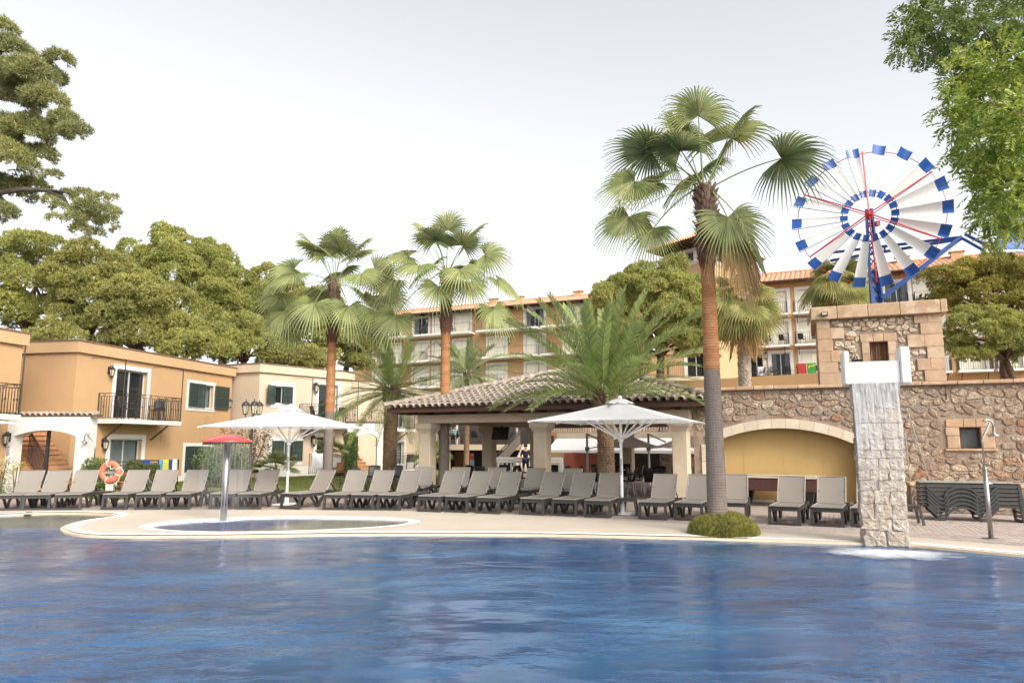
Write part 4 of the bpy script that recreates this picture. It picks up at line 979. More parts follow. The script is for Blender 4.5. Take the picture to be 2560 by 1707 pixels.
# tower
tw = thing('hotel_tower', 'square yellow orange hotel tower with a wide tiled roof', 'tower', (19, 63, 0))
TZ = 17.9
tl = at(1662, 700, 62.0); tr = at(1874, 700, 64.0)
fr = at(1762, 700, 58.5)
tfl = Plane((tl.x, tl.y), (fr.x, fr.y)); tfr = Plane((fr.x, fr.y), (tr.x, tr.y))
tzl = tfl.px(1700, 625)[1]
wh = [rect_px(tfl, 1679, 637, 1697, 656), rect_px(tfl, 1715, 633, 1735, 652)]
whr = [rect_px(tfr, 1790, 640, 1812, 660)]
mb = MB(); wall_sheet(mb, tfl, 0, tfl.L, 0, tzl, wh, .3); wall_sheet(mb, tfr, 0, tfr.L, 0, tzl, whr, .3)
bc = Vector((tl.x + tr.x - fr.x, tl.y + tr.y - fr.y, 0))
for p_, q_ in (((tl.x, tl.y), (bc.x, bc.y)), ((bc.x, bc.y), (tr.x, tr.y))):
    P_ = Plane(p_, q_); mb.quad(P_.pt(0, 0), P_.pt(P_.L, 0), P_.pt(P_.L, tzl), P_.pt(0, tzl))
mb.build('wall', M['orange_trim'], tw)
for P_, hs_ in ((tfl, wh), (tfr, whr)):
    for h in hs_:
        w = surround(P_, h, .3, .05, M['frame'], tw, 'window'); glazing(P_, h, .2, tw, w, 1, 0, blind=False, glass='glass')
mb = MB(); zc = tfl.px(1700, 659)[1] - .1
pbox(mb, tfl, -.03, tfl.L + .03, zc - .2, zc, .0, .06); pbox(mb, tfr, -.03, tfr.L + .03, zc - .2, zc, .0, .06); mb.build('string_course', M['cream_trim'], tw)
cen = Vector(((tl.x + tr.x) / 2, (tl.y + tr.y) / 2, 0)); cs = [Vector((v.x, v.y, 0)) for v in (tl, fr, tr, bc)]
ev = [cen + (c - cen) * 1.42 for c in cs]
mb = MB(); ap = cen + Vector((0, 0, tzl + 2.6)); zE = tzl + .15
rv = []; rf = []
for i in range(4):
    e0, e1 = ev[i], ev[(i + 1) % 4]; n = 24
    for k in range(n):
        t0, t1, tm = k / n, (k + 1) / n, (k + .5) / n
        q0 = e0.lerp(e1, t0) + Vector((0, 0, zE)); q1 = e0.lerp(e1, t1) + Vector((0, 0, zE)); qm = e0.lerp(e1, tm) + Vector((0, 0, zE + .16)); b0 = len(rv)
        rv += [q0, qm, q1, ap]; rf += [(b0, b0 + 1, b0 + 3), (b0 + 1, b0 + 2, b0 + 3)]
mb.add(rv, rf); rt = mb.build('roof', M['tile_red'], tw)
mb = MB(); mb.add([e + Vector((0, 0, zE - .03)) for e in ev], [(0, 1, 2, 3)]); mb.build('soffit', M['wood_under'], rt)
for P_ in (tfl, tfr):
    for i in range(8):
        s = P_.L * (i + .5) / 8; mb = MB(); mb.bar([P_.pt(s, zE - .16, -.1), P_.pt(s, zE - .13, 1.35)], .16, .2); mb.build('rafter', M['wood'], rt)
# low block left of the tower, behind the date palm
PK = Plane(at(1560, 900, 60.5), at(1795, 900, 57.5))
lb = thing('hotel_annex', 'low orange hotel part with a balcony behind the big date palm', 'building', (PK.p0.x, PK.p0.y, 0))
zk = PK.px(1700, 945)[1]
hk = [rect_px(PK, 1716, 880, 1764, 944)]
mb = MB(); wall_sheet(mb, PK, 0, PK.L, 0, 9.0, hk, .3); mb.build('wall', M['hotel'], lb)
w = surround(PK, hk[0], .2, .04, M['frame'], lb, 'balcony_door', sill=False, bottom=False); glazing(PK, hk[0], .2, lb, w, 2, .2, glass='glass_dark')
balcony(PK, PK.px(1672, 945)[0], PK.px(1790, 945)[0], zk, 1.0, lb, slab='column', braces=0, rings=False, sp=.15, th=.3)
mb = MB(); pbox(mb, PK, 0, PK.L, 9.0, 9.2, -8, .2); mb.build('roof', M['tile_red'], lb)
# ================================================================== PAVILION
PU = Vector((math.cos(R(-26.7)), math.sin(R(-26.7)), 0)); PV = Vector((-PU.y, PU.x, 0))
PO = Vector((-3.24, 26.3, 0))
def pv(u, v, z=0.0): return PO + PU * u + PV * v + Vector((0, 0, z))
PW, PD = 9.58, 9.3
pav = thing('pavilion', 'open pavilion with a grey tiled hip roof on stone columns', 'pavilion', (PO.x, PO.y, 0), R(-26.7))
PM = Matrix.Translation(PO) @ Matrix.Rotation(R(-26.7), 4, 'Z')
zb0, zb1 = 2.44, 2.74
def column(u, v, w=.46, parent=pav):
    mb = MB(); mb.bbox(-w / 2, w / 2, -w / 2, w / 2, 0, zb0 - .34, .02, PM @ Matrix.Translation((u, v, 0)))
    c = mb.build('column', M['column'], parent)
    mb = MB(); k = w / 2
    prof = [(k, zb0 - .34), (k + .012, zb0 - .32), (k + .012, zb0 - .30), (k + .09, zb0 - .19), (k + .10, zb0 - .18), (k + .10, zb0)]
    vs = []
    for r_, z in prof:
        vs += [PM @ Vector((u + sx_ * r_, v + sy_ * r_, z)) for sx_, sy_ in ((-1, -1), (1, -1), (1, 1), (-1, 1))]
    fs = [(4 * i + j, 4 * i + (j + 1) % 4, 4 * i + 4 + (j + 1) % 4, 4 * i + 4 + j) for i in range(len(prof) - 1) for j in range(4)] + [(0, 1, 2, 3), tuple(range(len(vs) - 4, len(vs)))]
    mb.add(vs, fs); mb.build('capital', M['column'], c)
for u, v in ((.23, 0), (4.75, 0), (PW - .2, 0), (.23, 4.65), (.23, PD), (4.75, PD), (PW - .2, PD), (PW - .2, 4.65)): column(u, v)
for (u0, u1, v0, v1) in ((-.1, PW + .1, -.2, .2), (-.1, PW + .1, PD - .2, PD + .2), (.03, .43, .2, PD - .2), (PW - .4, PW, .2, PD - .2)):
    mb = MB(); mb.bbox(u0, u1, v0, v1, zb0 + .002, zb1, .015, PM); mb.build('beam', M['column'], pav)
mb = MB(); mb.box(-.85, PW + .85, -.85, PD + .85, zb1 + .16, zb1 + .19, PM); mb.build('ceiling', M['wood_under'], pav)
for i in range(13):
    mb = MB(); u = -.6 + i * .9; mb.bar([PM @ Vector((u, .2, zb1 + .08)), PM @ Vector((u, -.72, zb1 + .08))], .1, .13); mb.build('rafter', M['wood'], pav)
for a_, b_ in (((-.92, -.92), (PW + .92, -.92)), ((-.92, -.92), (-.92, PD + .92)), ((PW + .92, -.92), (PW + .92, PD + .92))):
    mb = MB(); mb.bar([PM @ Vector((*a_, zb1 + .13)), PM @ Vector((*b_, zb1 + .13))], .05, .15); mb.build('fascia', M['wood'], pav)
# roof: pyramid with barrel tiles
oh = 1.0; u0, u1, v0, v1 = -oh, PW + oh, -oh, PD + oh; ze, za = 2.98, 4.74
uc, vc = (u0 + u1) / 2, (v0 + v1) / 2
apex = Vector((uc, vc, za)); crn = [Vector((u0, v0, ze)), Vector((u1, v0, ze)), Vector((u1, v1, ze)), Vector((u0, v1, ze))]
mb = MB(); mb.add([PM @ (c - Vector((0, 0, .03))) for c in crn] + [PM @ (apex - Vector((0, 0, .03)))], [(0, 1, 4), (1, 2, 4), (2, 3, 4), (3, 0, 4)]); mb.build('roof_deck', M['palm_boot'], pav)
TP, TR = 0.262, 0.375
front_tiles, other = [], []
for side in range(4):
    e0, e1 = crn[side], crn[(side + 1) % 4]; L = (e1 - e0).length; eu = (e1 - e0).normalized(); mid = (e0 + e1) / 2
    up = (apex - mid); SL = up.length; up.normalize(); nn = eu.cross(up).normalized()
    if nn.z < 0: nn = -nn
    nc = int(L / TP)
    for c in range(nc):
        s = (c + .5) * L / nc - L / 2
        for r_ in range(int(SL / TR) + 1):
            t = r_ * TR
            lim = (L / 2) * (1 - (t + TR * .5) / SL)
            if abs(s) > lim - .02: continue
            pos = mid + eu * s + up * (t - .06) + nn * (.012 + random.uniform(0, .012)); rz = random.uniform(-.035, .035)
            Mx = Matrix.Identity(4)
            for i, ax in enumerate((eu, up, nn)):
                Mx[0][i], Mx[1][i], Mx[2][i] = ax
            Mx.translation = pos
            Mx = Mx @ Matrix.Rotation(rz, 4, 'Z') @ Matrix.Rotation(R(-3.0), 4, 'X')
            (front_tiles if side == 0 else other).append((Mx, (PM @ pos).length, t))
tb = half_tile(.46, .122, .098, 6, .018)
front_tiles.sort(key=lambda q: q[1])
# tiles hidden behind the date palm crown still count; the nearest three hundred are parts
tmesh = None
for Mx, d_, t in front_tiles[:300]:
    if tmesh is None:
        b = MB(); b.v = list(tb.v); b.f = tb.f; o = b.build('roof_tile', M['tile_grey'], pav, smooth=False, local=True); tmesh = o
    else: o = tmesh.copy(); COL.objects.link(o)
    o.matrix_local = Mx
tvv = np.array(tb.v); tff = np.array(tb.f)
tile_stuff = mat('far_roof_tiles', (0.36, 0.29, 0.23), 0.85, 0.4, 5.0, 0.4, 45, spec=0.15, col2=(0.28, 0.24, 0.20))
allv, allf = [], []
for k, (Mx, d_, t) in enumerate(front_tiles[300:] + other):
    A = np.array(PM @ Mx); allv.append(tvv @ A[:3, :3].T + A[:3, 3]); allf.append(tff + k * len(tvv))
np_mesh('roof_tiles', np.concatenate(allv), np.concatenate(allf), tile_stuff, pav, kind='stuff')
for i in range(4):      # hip caps
    a_, b_ = crn[i], apex; d = b_ - a_; n = int(d.length / .36); 
    for k in range(n):
        if i > 1 and False: continue
        p0 = a_ + d * (k / n); dirv = d.normalized(); side_ = dirv.cross(Vector((0, 0, 1))).normalized(); nn = side_.cross(dirv)
        Mx = Matrix.Identity(4)
        for j, ax in enumerate((side_, dirv, nn)): Mx[0][j], Mx[1][j], Mx[2][j] = ax
        Mx.translation = p0 + nn * .07
        if i < 2:
            o = tmesh.copy(); o.name = 'hip_tile'; COL.objects.link(o); o.matrix_local = Mx @ Matrix.Diagonal((1.25, 1, 1.1, 1))
# television under the beam
tv = thing('television', 'black flat television hung from the pavilion beam', 'television', pv(.9, 4.4, 2.0))
mb = MB(); Mt = PM @ Matrix.Translation((.95, 4.25, 2.14)) @ Matrix.Rotation(R(-14), 4, 'Z') @ Matrix.Rotation(R(-12), 4, 'X'); mb.bbox(-.42, .42, -.03, .05, -.26, .26, .01, Mt); mb.build('screen', M['black'], tv)
mb = MB(); mb.bar([PM @ Vector((.95, 4.4, 2.44)), PM @ Vector((.95, 4.3, 2.15))], .05, .05); mb.build('bracket', M['iron'], tv)
# ================================================================== STONE WALL, WINDMILL TOWER, WATERFALL
def clip_poly(poly, a, n):
    out = []; m = len(poly)
    for i in range(m):
        p, q = poly[i], poly[(i + 1) % m]; dp = (p[0] - a[0]) * n[0] + (p[1] - a[1]) * n[1]; dq = (q[0] - a[0]) * n[0] + (q[1] - a[1]) * n[1]
        if dp <= 0: out.append(p)
        if dp * dq < 0:
            t = dp / (dp - dq); out.append((p[0] + (q[0] - p[0]) * t, p[1] + (q[1] - p[1]) * t))
    return out
def voronoi(seeds, box, asp):
    """cells of seeds (s,z) inside box; asp squashes z so stones lie long"""
    cells = []; A = np.array(seeds)
    for i, p in enumerate(seeds):
        poly = [(box[0], box[2]), (box[1], box[2]), (box[1], box[3]), (box[0], box[3])]
        d = (A[:, 0] - p[0]) ** 2 + ((A[:, 1] - p[1]) * asp) ** 2; idx = np.argsort(d)[1:18]
        for j in idx:
            q = seeds[j]; mid = ((p[0] + q[0]) / 2, (p[1] + q[1]) / 2); n = (q[0] - p[0], (q[1] - p[1]) * asp * asp)
            poly = clip_poly(poly, mid, n)
            if len(poly) < 3: break
        cells.append(poly)
    return cells
def stone_mesh(poly, P, off, depth, shrink, seg, rough, rnd, sm=1, flat=.86):
    """rounded, roughened stone from an outline in wall coordinates"""
    c = np.mean(poly, axis=0); pts = []
    per = []
    m = len(poly)
    for i in range(m):
        a, b = np.array(poly[i]), np.array(poly[(i + 1) % m]); L = np.linalg.norm(b - a); k = max(1, int(L / seg))
        for j in range(k): per.append(a + (b - a) * (j / k))
    per = np.array(per)
    # smooth the corners, pull in for the mortar joint
    for _ in range(sm): per = (np.roll(per, 1, 0) + 2 * per + np.roll(per, -1, 0)) / 4
    d = per - c; L = np.linalg.norm(d, axis=1, keepdims=True); per = c + d * (1 - np.minimum(.6, (shrink + rnd.normal(0, rough, (len(per), 1))) / np.maximum(L, .02)))
    n = len(per); V = []
    for q, o in ((per, -.03), (per, depth * .5), (c + (per - c) * flat, depth), (c + (per - c) * .45, depth * 1.04)):
        for k in range(n): V.append(P.pt(q[k][0], q[k][1], off + o + (rnd.normal(0, depth * .16) if o > .001 else 0)))
    V.append(P.pt(c[0], c[1], off + depth * (1.02 + rnd.normal(0, .2))))
    F = []
    for r_ in range(3):
        for k in range(n): F.append((r_ * n + k, r_ * n + (k + 1) % n, (r_ + 1) * n + (k + 1) % n, (r_ + 1) * n + k))
    for k in range(n): F.append((3 * n + k, 3 * n + (k + 1) % n, 4 * n))
    return V, F
def stones(P, s0, s1, z0, z1, dx, dz, accept, off, depth, m, parent, shrink=.022, seed=1, limit=300, name='stone', rough=.006):
    rnd = np.random.default_rng(seed); seeds = []
    r_ = 0; z = z0 + dz * .4
    while z < z1 + dz:
        s = s0 - dx + (dx * .5 if r_ % 2 else 0)
        while s < s1 + dx:
            seeds.append((s + rnd.normal(0, dx * .30), z + rnd.normal(0, dz * .28))); s += dx * rnd.uniform(.75, 1.3)
        z += dz * rnd.uniform(.85, 1.15); r_ += 1
    cells = voronoi(seeds, (s0, s1, z0, z1), dx / dz * .92); out = []
    for poly in cells:
        if len(poly) < 3: continue
        c = np.mean(poly, axis=0)
        if not all(accept(*(c + (np.array(q) - c) * .93)) for q in poly): 
            # trim stones that touch an edge
            q2 = [tuple(c + (np.array(q) - c) * .6) for q in poly]
            if not all(accept(*q) for q in q2): continue
            poly = [q if accept(*(c + (np.array(q) - c) * .97)) else tuple(c + (np.array(q) - c) * .6) for q in poly]
        A = abs(sum(poly[i][0] * poly[(i + 1) % len(poly)][1] - poly[(i + 1) % len(poly)][0] * poly[i][1] for i in range(len(poly)))) / 2
        if A < dx * dz * .12: continue
        out.append((A, poly))
    out.sort(key=lambda t: -t[0]); mb = MB()
    for i, (A, poly) in enumerate(out):
        V, F = stone_mesh(poly, P, off, depth * rnd.uniform(.7, 1.25), shrink * rnd.uniform(.6, 1.6), .085, rough, rnd)
        if i < limit: q = MB(); q.add(V, F); q.build(name, m, parent)
        else: mb.add(V, F)
    if mb.v: mb.build('small_stones', m, parent, kind='stuff')
    return len(out)

g0 = gp(1871, 1254); g1 = gp(2149, 1262)
PN = Plane(g0, g1)                      # back of the niche
PWL = Plane(PN.pt(-2.6, 0, .42), PN.pt(9.5, 0, .42))
if PWL.n.y > 0: PWL.n = -PWL.n
sw_ = thing('stone_wall', 'high rubble stone wall with a wide arched niche and a small window', 'wall', tuple(PWL.pt(2.6, 0)))
def sW(px, py): return PWL.px(px, py)
WT = (sW(1803, 969)[1] + sW(2500, 948)[1]) / 2; 
ws0, ws1 = sW(1736, 1150)[0], PWL.L
ai0, ai1 = sW(1775, 1150)[0], sW(2140, 1150)[0]; azs = sW(2139, 1109)[1]; azc = sW(1957, 1069)[1]; jw = .24
ZT = WT - .10
# window in the right-hand part
wx0, wz1 = sW(2397, 1068); wx1, wz0 = sW(2455, 1121)
wh_ = (wx0, wx1, wz0, wz1)
mid = (ai0 + ai1) / 2; hw = (ai1 - ai0) / 2; rr_ = (hw * hw + (azc - azs) ** 2) / (2 * (azc - azs)); czz = azc - rr_
def in_arch(s, z, g=0.0):
    if not (ai0 - g < s < ai1 + g): return False
    return z < azs or (s - mid) ** 2 + (z - czz) ** 2 < (rr_ + g) ** 2
arch_wall(PWL, ws0, ai1 + .6, ZT, (ai0, ai1, azs, azc), .42, M['mortar'], sw_, name='wall_core', n=28)
mb = MB(); wall_sheet(mb, PWL, ai1 + .6, ws1, 0, ZT, [wh_], .25); 
mb.quad(PWL.pt(ws0, 0, -.6), PWL.pt(ws1, 0, -.6), PWL.pt(ws1, ZT, -.6), PWL.pt(ws0, ZT, -.6)); mb.build('wall_core', M['mortar'], sw_)
# niche: ochre back panel, white skirting
mb = MB(); pbox(mb, PWL, ai0 - .2, ai1 + .2, 0, ZT - .3, -.56, -.423); mb.build('niche_panel', M['niche'], sw_)
mb = MB(); pbox(mb, PWL, ai0, ai1, 0, .075, -.42, -.40); mb.build('skirting', M['frame'], sw_)
for px_ in (1857, 1957, 2058):
    mb = MB(); s_ = sW(px_, 1150)[0]; pbox(mb, PWL, s_ - .006, s_ + .006, .08, azs + .55, -.4215, -.417); mb.build('panel_joint', M['niche'], sw_)
# arch ring of pale voussoirs and jamb blocks
nv = 11; a_0 = math.asin((ai0 - mid) / rr_); a_1 = -a_0
for i in range(nv):
    t0, t1 = a_0 + (a_1 - a_0) * i / nv + .0008, a_0 + (a_1 - a_0) * (i + 1) / nv - .0008; mb = MB(); k = 3; vs = []
    for t in np.linspace(t0, t1, k + 1):
        for rad in (rr_ - .012, rr_ + .26):
            for o in (-.2, .045): vs.append(PWL.pt(mid + rad * math.sin(t), czz + rad * math.cos(t), o))
    fs = []
    for j in range(k):
        b_ = 4 * j; fs += [(b_ + 1, b_ + 3, b_ + 7, b_ + 5), (b_, b_ + 4, b_ + 6, b_ + 2), (b_, b_ + 1, b_ + 5, b_ + 4), (b_ + 2, b_ + 6, b_ + 7, b_ + 3)]
    fs += [(0, 2, 3, 1), (4 * k, 4 * k + 1, 4 * k + 3, 4 * k + 2)]
    mb.add(vs, fs); mb.build('arch_block', M['pale'], sw_)
for s_a, s_b in ((ai0 - jw, ai0 + .012), (ai1 - .012, ai1 + jw)):
    zz = 0.0
    for hgt in (.42, .36, .4, .38, .5):
        z2 = min(zz + hgt, azs - .02)
        if z2 - zz < .1: break
        mb = MB(); mb.bbox(s_a, s_b, -.045, .2, zz + .004, z2 - .004, .012, PWL.mat()); mb.build('jamb_block', M['pale'], sw_); zz = z2
# coping
s_ = ws0 - .1
while s_ < ws1:
    l = random.uniform(.5, .95); mb = MB(); mb.bbox(s_ + .004, min(s_ + l, ws1) - .004, -.14, .66, ZT, WT + random.uniform(-.012, .012), .015, PWL.mat()); mb.build('coping_stone', M['sand'], sw_); s_ += l
# dressed blocks round the window, sill, frame and pane
wdw = MB()
bw = .30
blocks = [(wx0 - bw, wx0 - .003, wz0, wz0 + .33), (wx0 - bw - .02, wx0 - .003, wz0 + .337, wz1 - .003), (wx1 + .003, wx1 + bw, wz0, wz0 + .36), (wx1 + .003, wx1 + bw + .03, wz0 + .367, wz1 - .003),
          (wx0 - bw, wx0 + .10, wz1, wz1 + .22), (wx0 + .106, wx1 - .10, wz1, wz1 + .22), (wx1 - .094, wx1 + bw, wz1, wz1 + .22)]
for a_, b_, c_, d_ in blocks:
    mb = MB(); mb.bbox(a_, b_, -.035, .24, c_ + .003, d_, .012, PWL.mat()); mb.build('window_block', M['sand'], sw_)
mb = MB(); pbox(mb, PWL, wx0 - bw - .05, wx1 + bw + .05, wz0 - .055, wz0 - .002, -.22, .07); sill = mb.build('sill', M['sand'], sw_)
mb = MB(); t = .06
for q in ((wx0, wx0 + t, wz0, wz1), (wx1 - t, wx1, wz0, wz1), (wx0 + t, wx1 - t, wz0, wz0 + t), (wx0 + t, wx1 - t, wz1 - t, wz1)): pbox(mb, PWL, *q, -.19, -.14)
wf = mb.build('window', M['rust'], sw_)
mb = MB(); pbox(mb, PWL, wx0 + t, wx1 - t, wz0 + t, wz1 - t, -.18, -.165); mb.build('pane', mat('grey_pane', (0.085, 0.095, 0.10), 0.25, 0.05), wf)
# rubble
TWs0, TWs1 = sW(2050, 960)[0], sW(2366, 957)[0]
def acc(s, z):
    if z > ZT - .02 or s < ws0 + .03 or s > ws1: return False
    if in_arch(s, z, .30): return False
    if ai0 - jw - .03 < s < ai0 + .1 and z < azs + .05: return False
    if ai1 - .1 < s < ai1 + jw + .03 and z < azs + .05: return False
    if wx0 - bw - .06 < s < wx1 + bw + .06 and wz0 - .09 < z < wz1 + .25: return False
    return True
ns = stones(PWL, ws0, ws1, .02, ZT, .30, .20, acc, 0.0, .026, M['rubble'], sw_, shrink=.010, seed=5, rough=.013)
# low ledge in front of the wall on the right
PL2 = Plane(PWL.pt(sW(2262, 1200)[0], 0, 1.25), PWL.pt(ws1, 0, 1.25)); 
zl = PL2.px(2300, 1208)[1]
lg = thing('low_stone_ledge', 'low rubble ledge behind the dark stack of loungers', 'wall', tuple(PL2.pt(0, 0)))
mb = MB(); pbox(mb, PL2, 0, PL2.L, 0, zl - .07, -1.2, 0); mb.build('core', M['mortar'], lg)
s_ = -.02
while s_ < PL2.L:
    mb = MB(); mb.bbox(s_, s_ + .69, -.03, 1.2, zl - .068, zl, .01, PL2.mat()); mb.build('coping_stone', M['sand'], lg); s_ += .70
stones(PL2, .02, 3.2, .02, zl - .09, .36, .24, lambda s, z: .03 < z < zl - .1 and s > .02, 0.0, .04, M['rubble'], lg, shrink=.008, seed=9)

# ---- windmill tower
tow = thing('stone_tower', 'square stone windmill tower with sandstone corner blocks and a brown shuttered window', 'tower', tuple(PWL.pt((TWs0 + TWs1) / 2, 0, -1.6)))
TO = .08
PT = Plane(PWL.pt(TWs0, 0, TO), PWL.pt(TWs1, 0, TO)); TL = PT.L
zc0 = (PT.px(2060, 800)[1] + PT.px(2340, 784)[1]) / 2; zc1 = (PT.px(2060, 770)[1] + PT.px(2340, 750)[1]) / 2; TD = 3.3
wa, wzt = PT.px(2173, 855); wb_, wzb = PT.px(2222, 898); wzb -= .12; th_ = (wa, wb_, wzb, wzt)
mb = MB(); wall_sheet(mb, PT, .03, TL - .03, WT - .1, zc0, [th_], .28, -.03)
for s in (.03, TL - .03): mb.quad(PT.pt(s, WT - .5, -.03), PT.pt(s, zc0, -.03), PT.pt(s, zc0, -TD), PT.pt(s, WT - .5, -TD))
mb.quad(PT.pt(.03, 0, -TD), PT.pt(TL - .03, 0, -TD), PT.pt(TL - .03, zc0, -TD), PT.pt(.03, zc0, -TD)); mb.build('core', M['mortar'], tow)
lw = [PT.px(2102, 870)[0], TL - PT.px(2290, 870)[0]]
zz = WT + .0; row = 0; qx = []
while zz < zc0 - .05:
    hgt = random.uniform(.24, .40); z2 = zc0 if zc0 - zz - hgt < .2 else zz + hgt
    for side in (0, 1):
        wq = lw[side] * (random.uniform(.98, 1.3) if row % 2 == side else random.uniform(.55, .85)); 
        segs = [wq] if wq < .62 else [wq * .52, wq * .48]; s = 0.0
        for k, sg in enumerate(segs):
            a_, b_ = (s, s + sg) if side == 0 else (TL - s - sg, TL - s); mb = MB()
            mb.bbox(a_ + .002, b_ - .002, -.012 - random.uniform(0, .008), .30 if k else TD * .3, zz + .002, z2 - .002, .008, PT.mat()); mb.build('corner_block', M['sand'], tow); s += sg
        qx.append((zz, z2, side, wq))
    # side face blocks
    for side in (0, 1):
        o = .3 * TD
        while o < TD - .1:
            l = random.uniform(.5, .9); mb = MB(); a_, b_ = (-.012, .3) if side == 0 else (TL - .3, TL + .012)
            mb.bbox(a_, b_, o + .004, min(o + l, TD) - .004, zz + .004, z2 - .004, .012, PT.mat()); mb.build('side_block', M['sand'], tow); o += l
    zz = z2; row += 1
ww_ = .20
for a_, b_, c_, d_ in ((wa - ww_, wa, wzb, wzb + .3), (wa - ww_, wa, wzb + .304, wzt), (wb_, wb_ + ww_, wzb, wzb + .26), (wb_, wb_ + ww_, wzb + .264, wzt), (wa - ww_ - .03, wa + .1, wzt, wzt + .22), (wa + .104, wb_ - .1, wzt, wzt + .22), (wb_ - .096, wb_ + ww_ + .03, wzt, wzt + .22)):
    mb = MB(); mb.bbox(a_ + .003, b_ - .003, -.014, .24, c_ + .003, d_, .01, PT.mat()); mb.build('window_block', M['sand'], tow)
mb = MB(); pbox(mb, PT, wa, wb_, wzb, wzt, -.26, -.24)
for k in range(2):
    s0_ = wa + .03 + k * (wb_ - wa - .06) / 2; s1_ = s0_ + (wb_ - wa - .06) / 2 - .02
    for j in range(11):
        z = wzb + .06 + (wzt - wzb - .12) * j / 11; mb.add([PT.pt(s0_ + .05, z, -.20), PT.pt(s1_ - .05, z, -.20), PT.pt(s1_ - .05, z + .035, -.235), PT.pt(s0_ + .05, z + .035, -.235)], [(0, 1, 2, 3)])
    pbox(mb, PT, s0_, s0_ + .045, wzb, wzt, -.24, -.20); pbox(mb, PT, s1_ - .045, s1_, wzb, wzt, -.24, -.20)
mb.build('louvred_shutter', mat('brown_shutter', (0.22, 0.115, 0.06), .7, .15, 6), tow)
def acc2(s, z):
    if not (WT + .02 < z < zc0 - .02): return False
    for a_, b_, side, wq in qx:
        if a_ - .01 <= z <= b_ + .01:
            if side == 0 and s < wq + .01: return False
            if side == 1 and s > TL - wq - .01: return False
    if wa - ww_ - .04 < s < wb_ + ww_ + .04 and z < wzt + .24: return False
    return True
stones(PT, .3, TL - .3, WT + .01, zc0, .20, .135, acc2, -.03, .035, M['rubble_pale'], tow, shrink=-.004, seed=11, rough=.008)
# cornice blocks
s_ = -.14
while s_ < TL + .12:
    l = min(random.uniform(.6, 1.0), TL + .14 - s_); mb = MB(); mb.bbox(s_ + .004, s_ + l - .004, -.17, .5, zc0 + .002, zc1, .015, PT.mat()); mb.build('cornice_block', M['sand'], tow); s_ += l
for a_, b_ in ((-.14, .36), (TL - .36, TL + .14)):
    mb = MB(); mb.bbox(a_, b_, .505, TD + .15, zc0 + .002, zc1 - .003, .015, PT.mat()); mb.build('cornice_block', M['sand'], tow)
mb = MB(); pbox(mb, PT, -.1, TL + .1, zc1 - .06, zc1 - .02, -TD, -.4); mb.build('tower_top', M['mortar'], tow)
fl = thing('floodlight', 'small dark floodlight on the left end of the tower cornice', 'floodlight', tuple(PT.pt(*PT.px(2060, 785), .17)))
mb = MB(); s, z = PT.px(2061, 785, .2); mb.box(s - .09, s + .09, -.28, -.175, z - .06, z + .05, PT.mat()); mb.build('housing', M['rust'], fl)
mb = MB(); mb.box(s - .06, s + .06, -.29, -.281, z - .03, z + .03, PT.mat()); mb.build('lamp_glass', M['lampglass'], fl)

# ---- stone pillar in the pool edge and the white water trough on it
pf = gp(2158, 1363, WZ); pe = gp(2276, 1368, WZ); PP = Plane(pf, pe)
if PP.n.y > 0: PP.n = -PP.n
pil = thing('stone_pillar', 'pale stone pillar under the waterfall at the pool edge', 'pillar', tuple(PP.pt(PP.L / 2, WZ, -.2)))
ztop = at(2200, 958, 11.9).z; PD_ = .42
mb = MB(); pbox(mb, PP, .03, PP.L - .03, -.6, ztop - .01, -PD_ + .02, -.03); mb.build('core', M['pillar_mortar'], pil)
rows = [(.0, .30, (.52, .48)), (.30, .52, (.36, .30, .34)), (.52, .80, (.28, .40, .32)), (.80, 1.06, (.30, .34, .36)), (1.06, 1.27, (.42, .58)), (1.27, 1.47, (.25, .42, .33)), (1.47, 1.70, (.44, .26, .30)), (1.70, 1.86, (.5, .5)), (1.86, 2.08, (.28, .34, .38)), (2.08, 2.40, (.58, .42)), (2.40, 2.68, (.33, .30, .37)), (2.68, 2.98, (.45, .55)), (2.98, 3.3, (.3, .4, .3))]
rnd = np.random.default_rng(3); hsc = ztop / 3.05
for z0_, z1_, ws in rows:
    if z0_ * hsc > ztop - .1: break
    s = 0.0
    for wv in ws:
        a_, b_ = s * PP.L, (s + wv) * PP.L; z0q, z1q = z0_ * hsc - .05, min(z1_ * hsc, ztop + .02) - .05; j = lambda: rnd.normal(0, .016)
        poly = [(a_ + j(), z0q + j()), ((a_ + b_) / 2, z0q + j() * .6), (b_ + j(), z0q + j()), (b_ + j(), (z0q + z1q) / 2), (b_ + j(), z1q + j()), ((a_ + b_) / 2, z1q + j() * .6), (a_ + j(), z1q + j()), (a_ + j() * .6, (z0q + z1q) / 2)]
        V, F = stone_mesh(poly, PP, -.03, .045, .004, .06, .005, rnd, 0, .92); q = MB(); q.add(V, F); q.build('stone', M['pillar'], pil); s += wv
PPl = Plane(PP.pt(.02, 0, -PD_), PP.pt(.02, 0, -.02)); PPr = Plane(PP.pt(PP.L - .02, 0, -.02), PP.pt(PP.L - .02, 0, -PD_))
PPl.n = -PP.u; PPr.n = PP.u.copy()
for Pq, sd in ((PPl, 21), (PPr, 22)): stones(Pq, 0, Pq.L, -.05, ztop - .02, .24, .24, lambda s, z: True, -.01, .03, M['pillar'], pil, shrink=.014, seed=sd)
tq = thing('water_trough', 'white concrete water spout on top of the stone pillar', 'trough', tuple(PP.pt(PP.L / 2, ztop, .1)))
PQ = Plane(PP.pt(-.5, 0, .38), PP.pt(PP.L + .5, 0, .38)); PQ.n = PP.n.copy()
def tr_(x0, y0, x1, y1): a_, d_ = PQ.px(x0, y0); b_, c_ = PQ.px(x1, y1); return a_, b_, c_, d_
trough_side = mat('white_concrete', (0.80, 0.77, 0.71), 0.75, 0.06, 4, 0.15, 40)
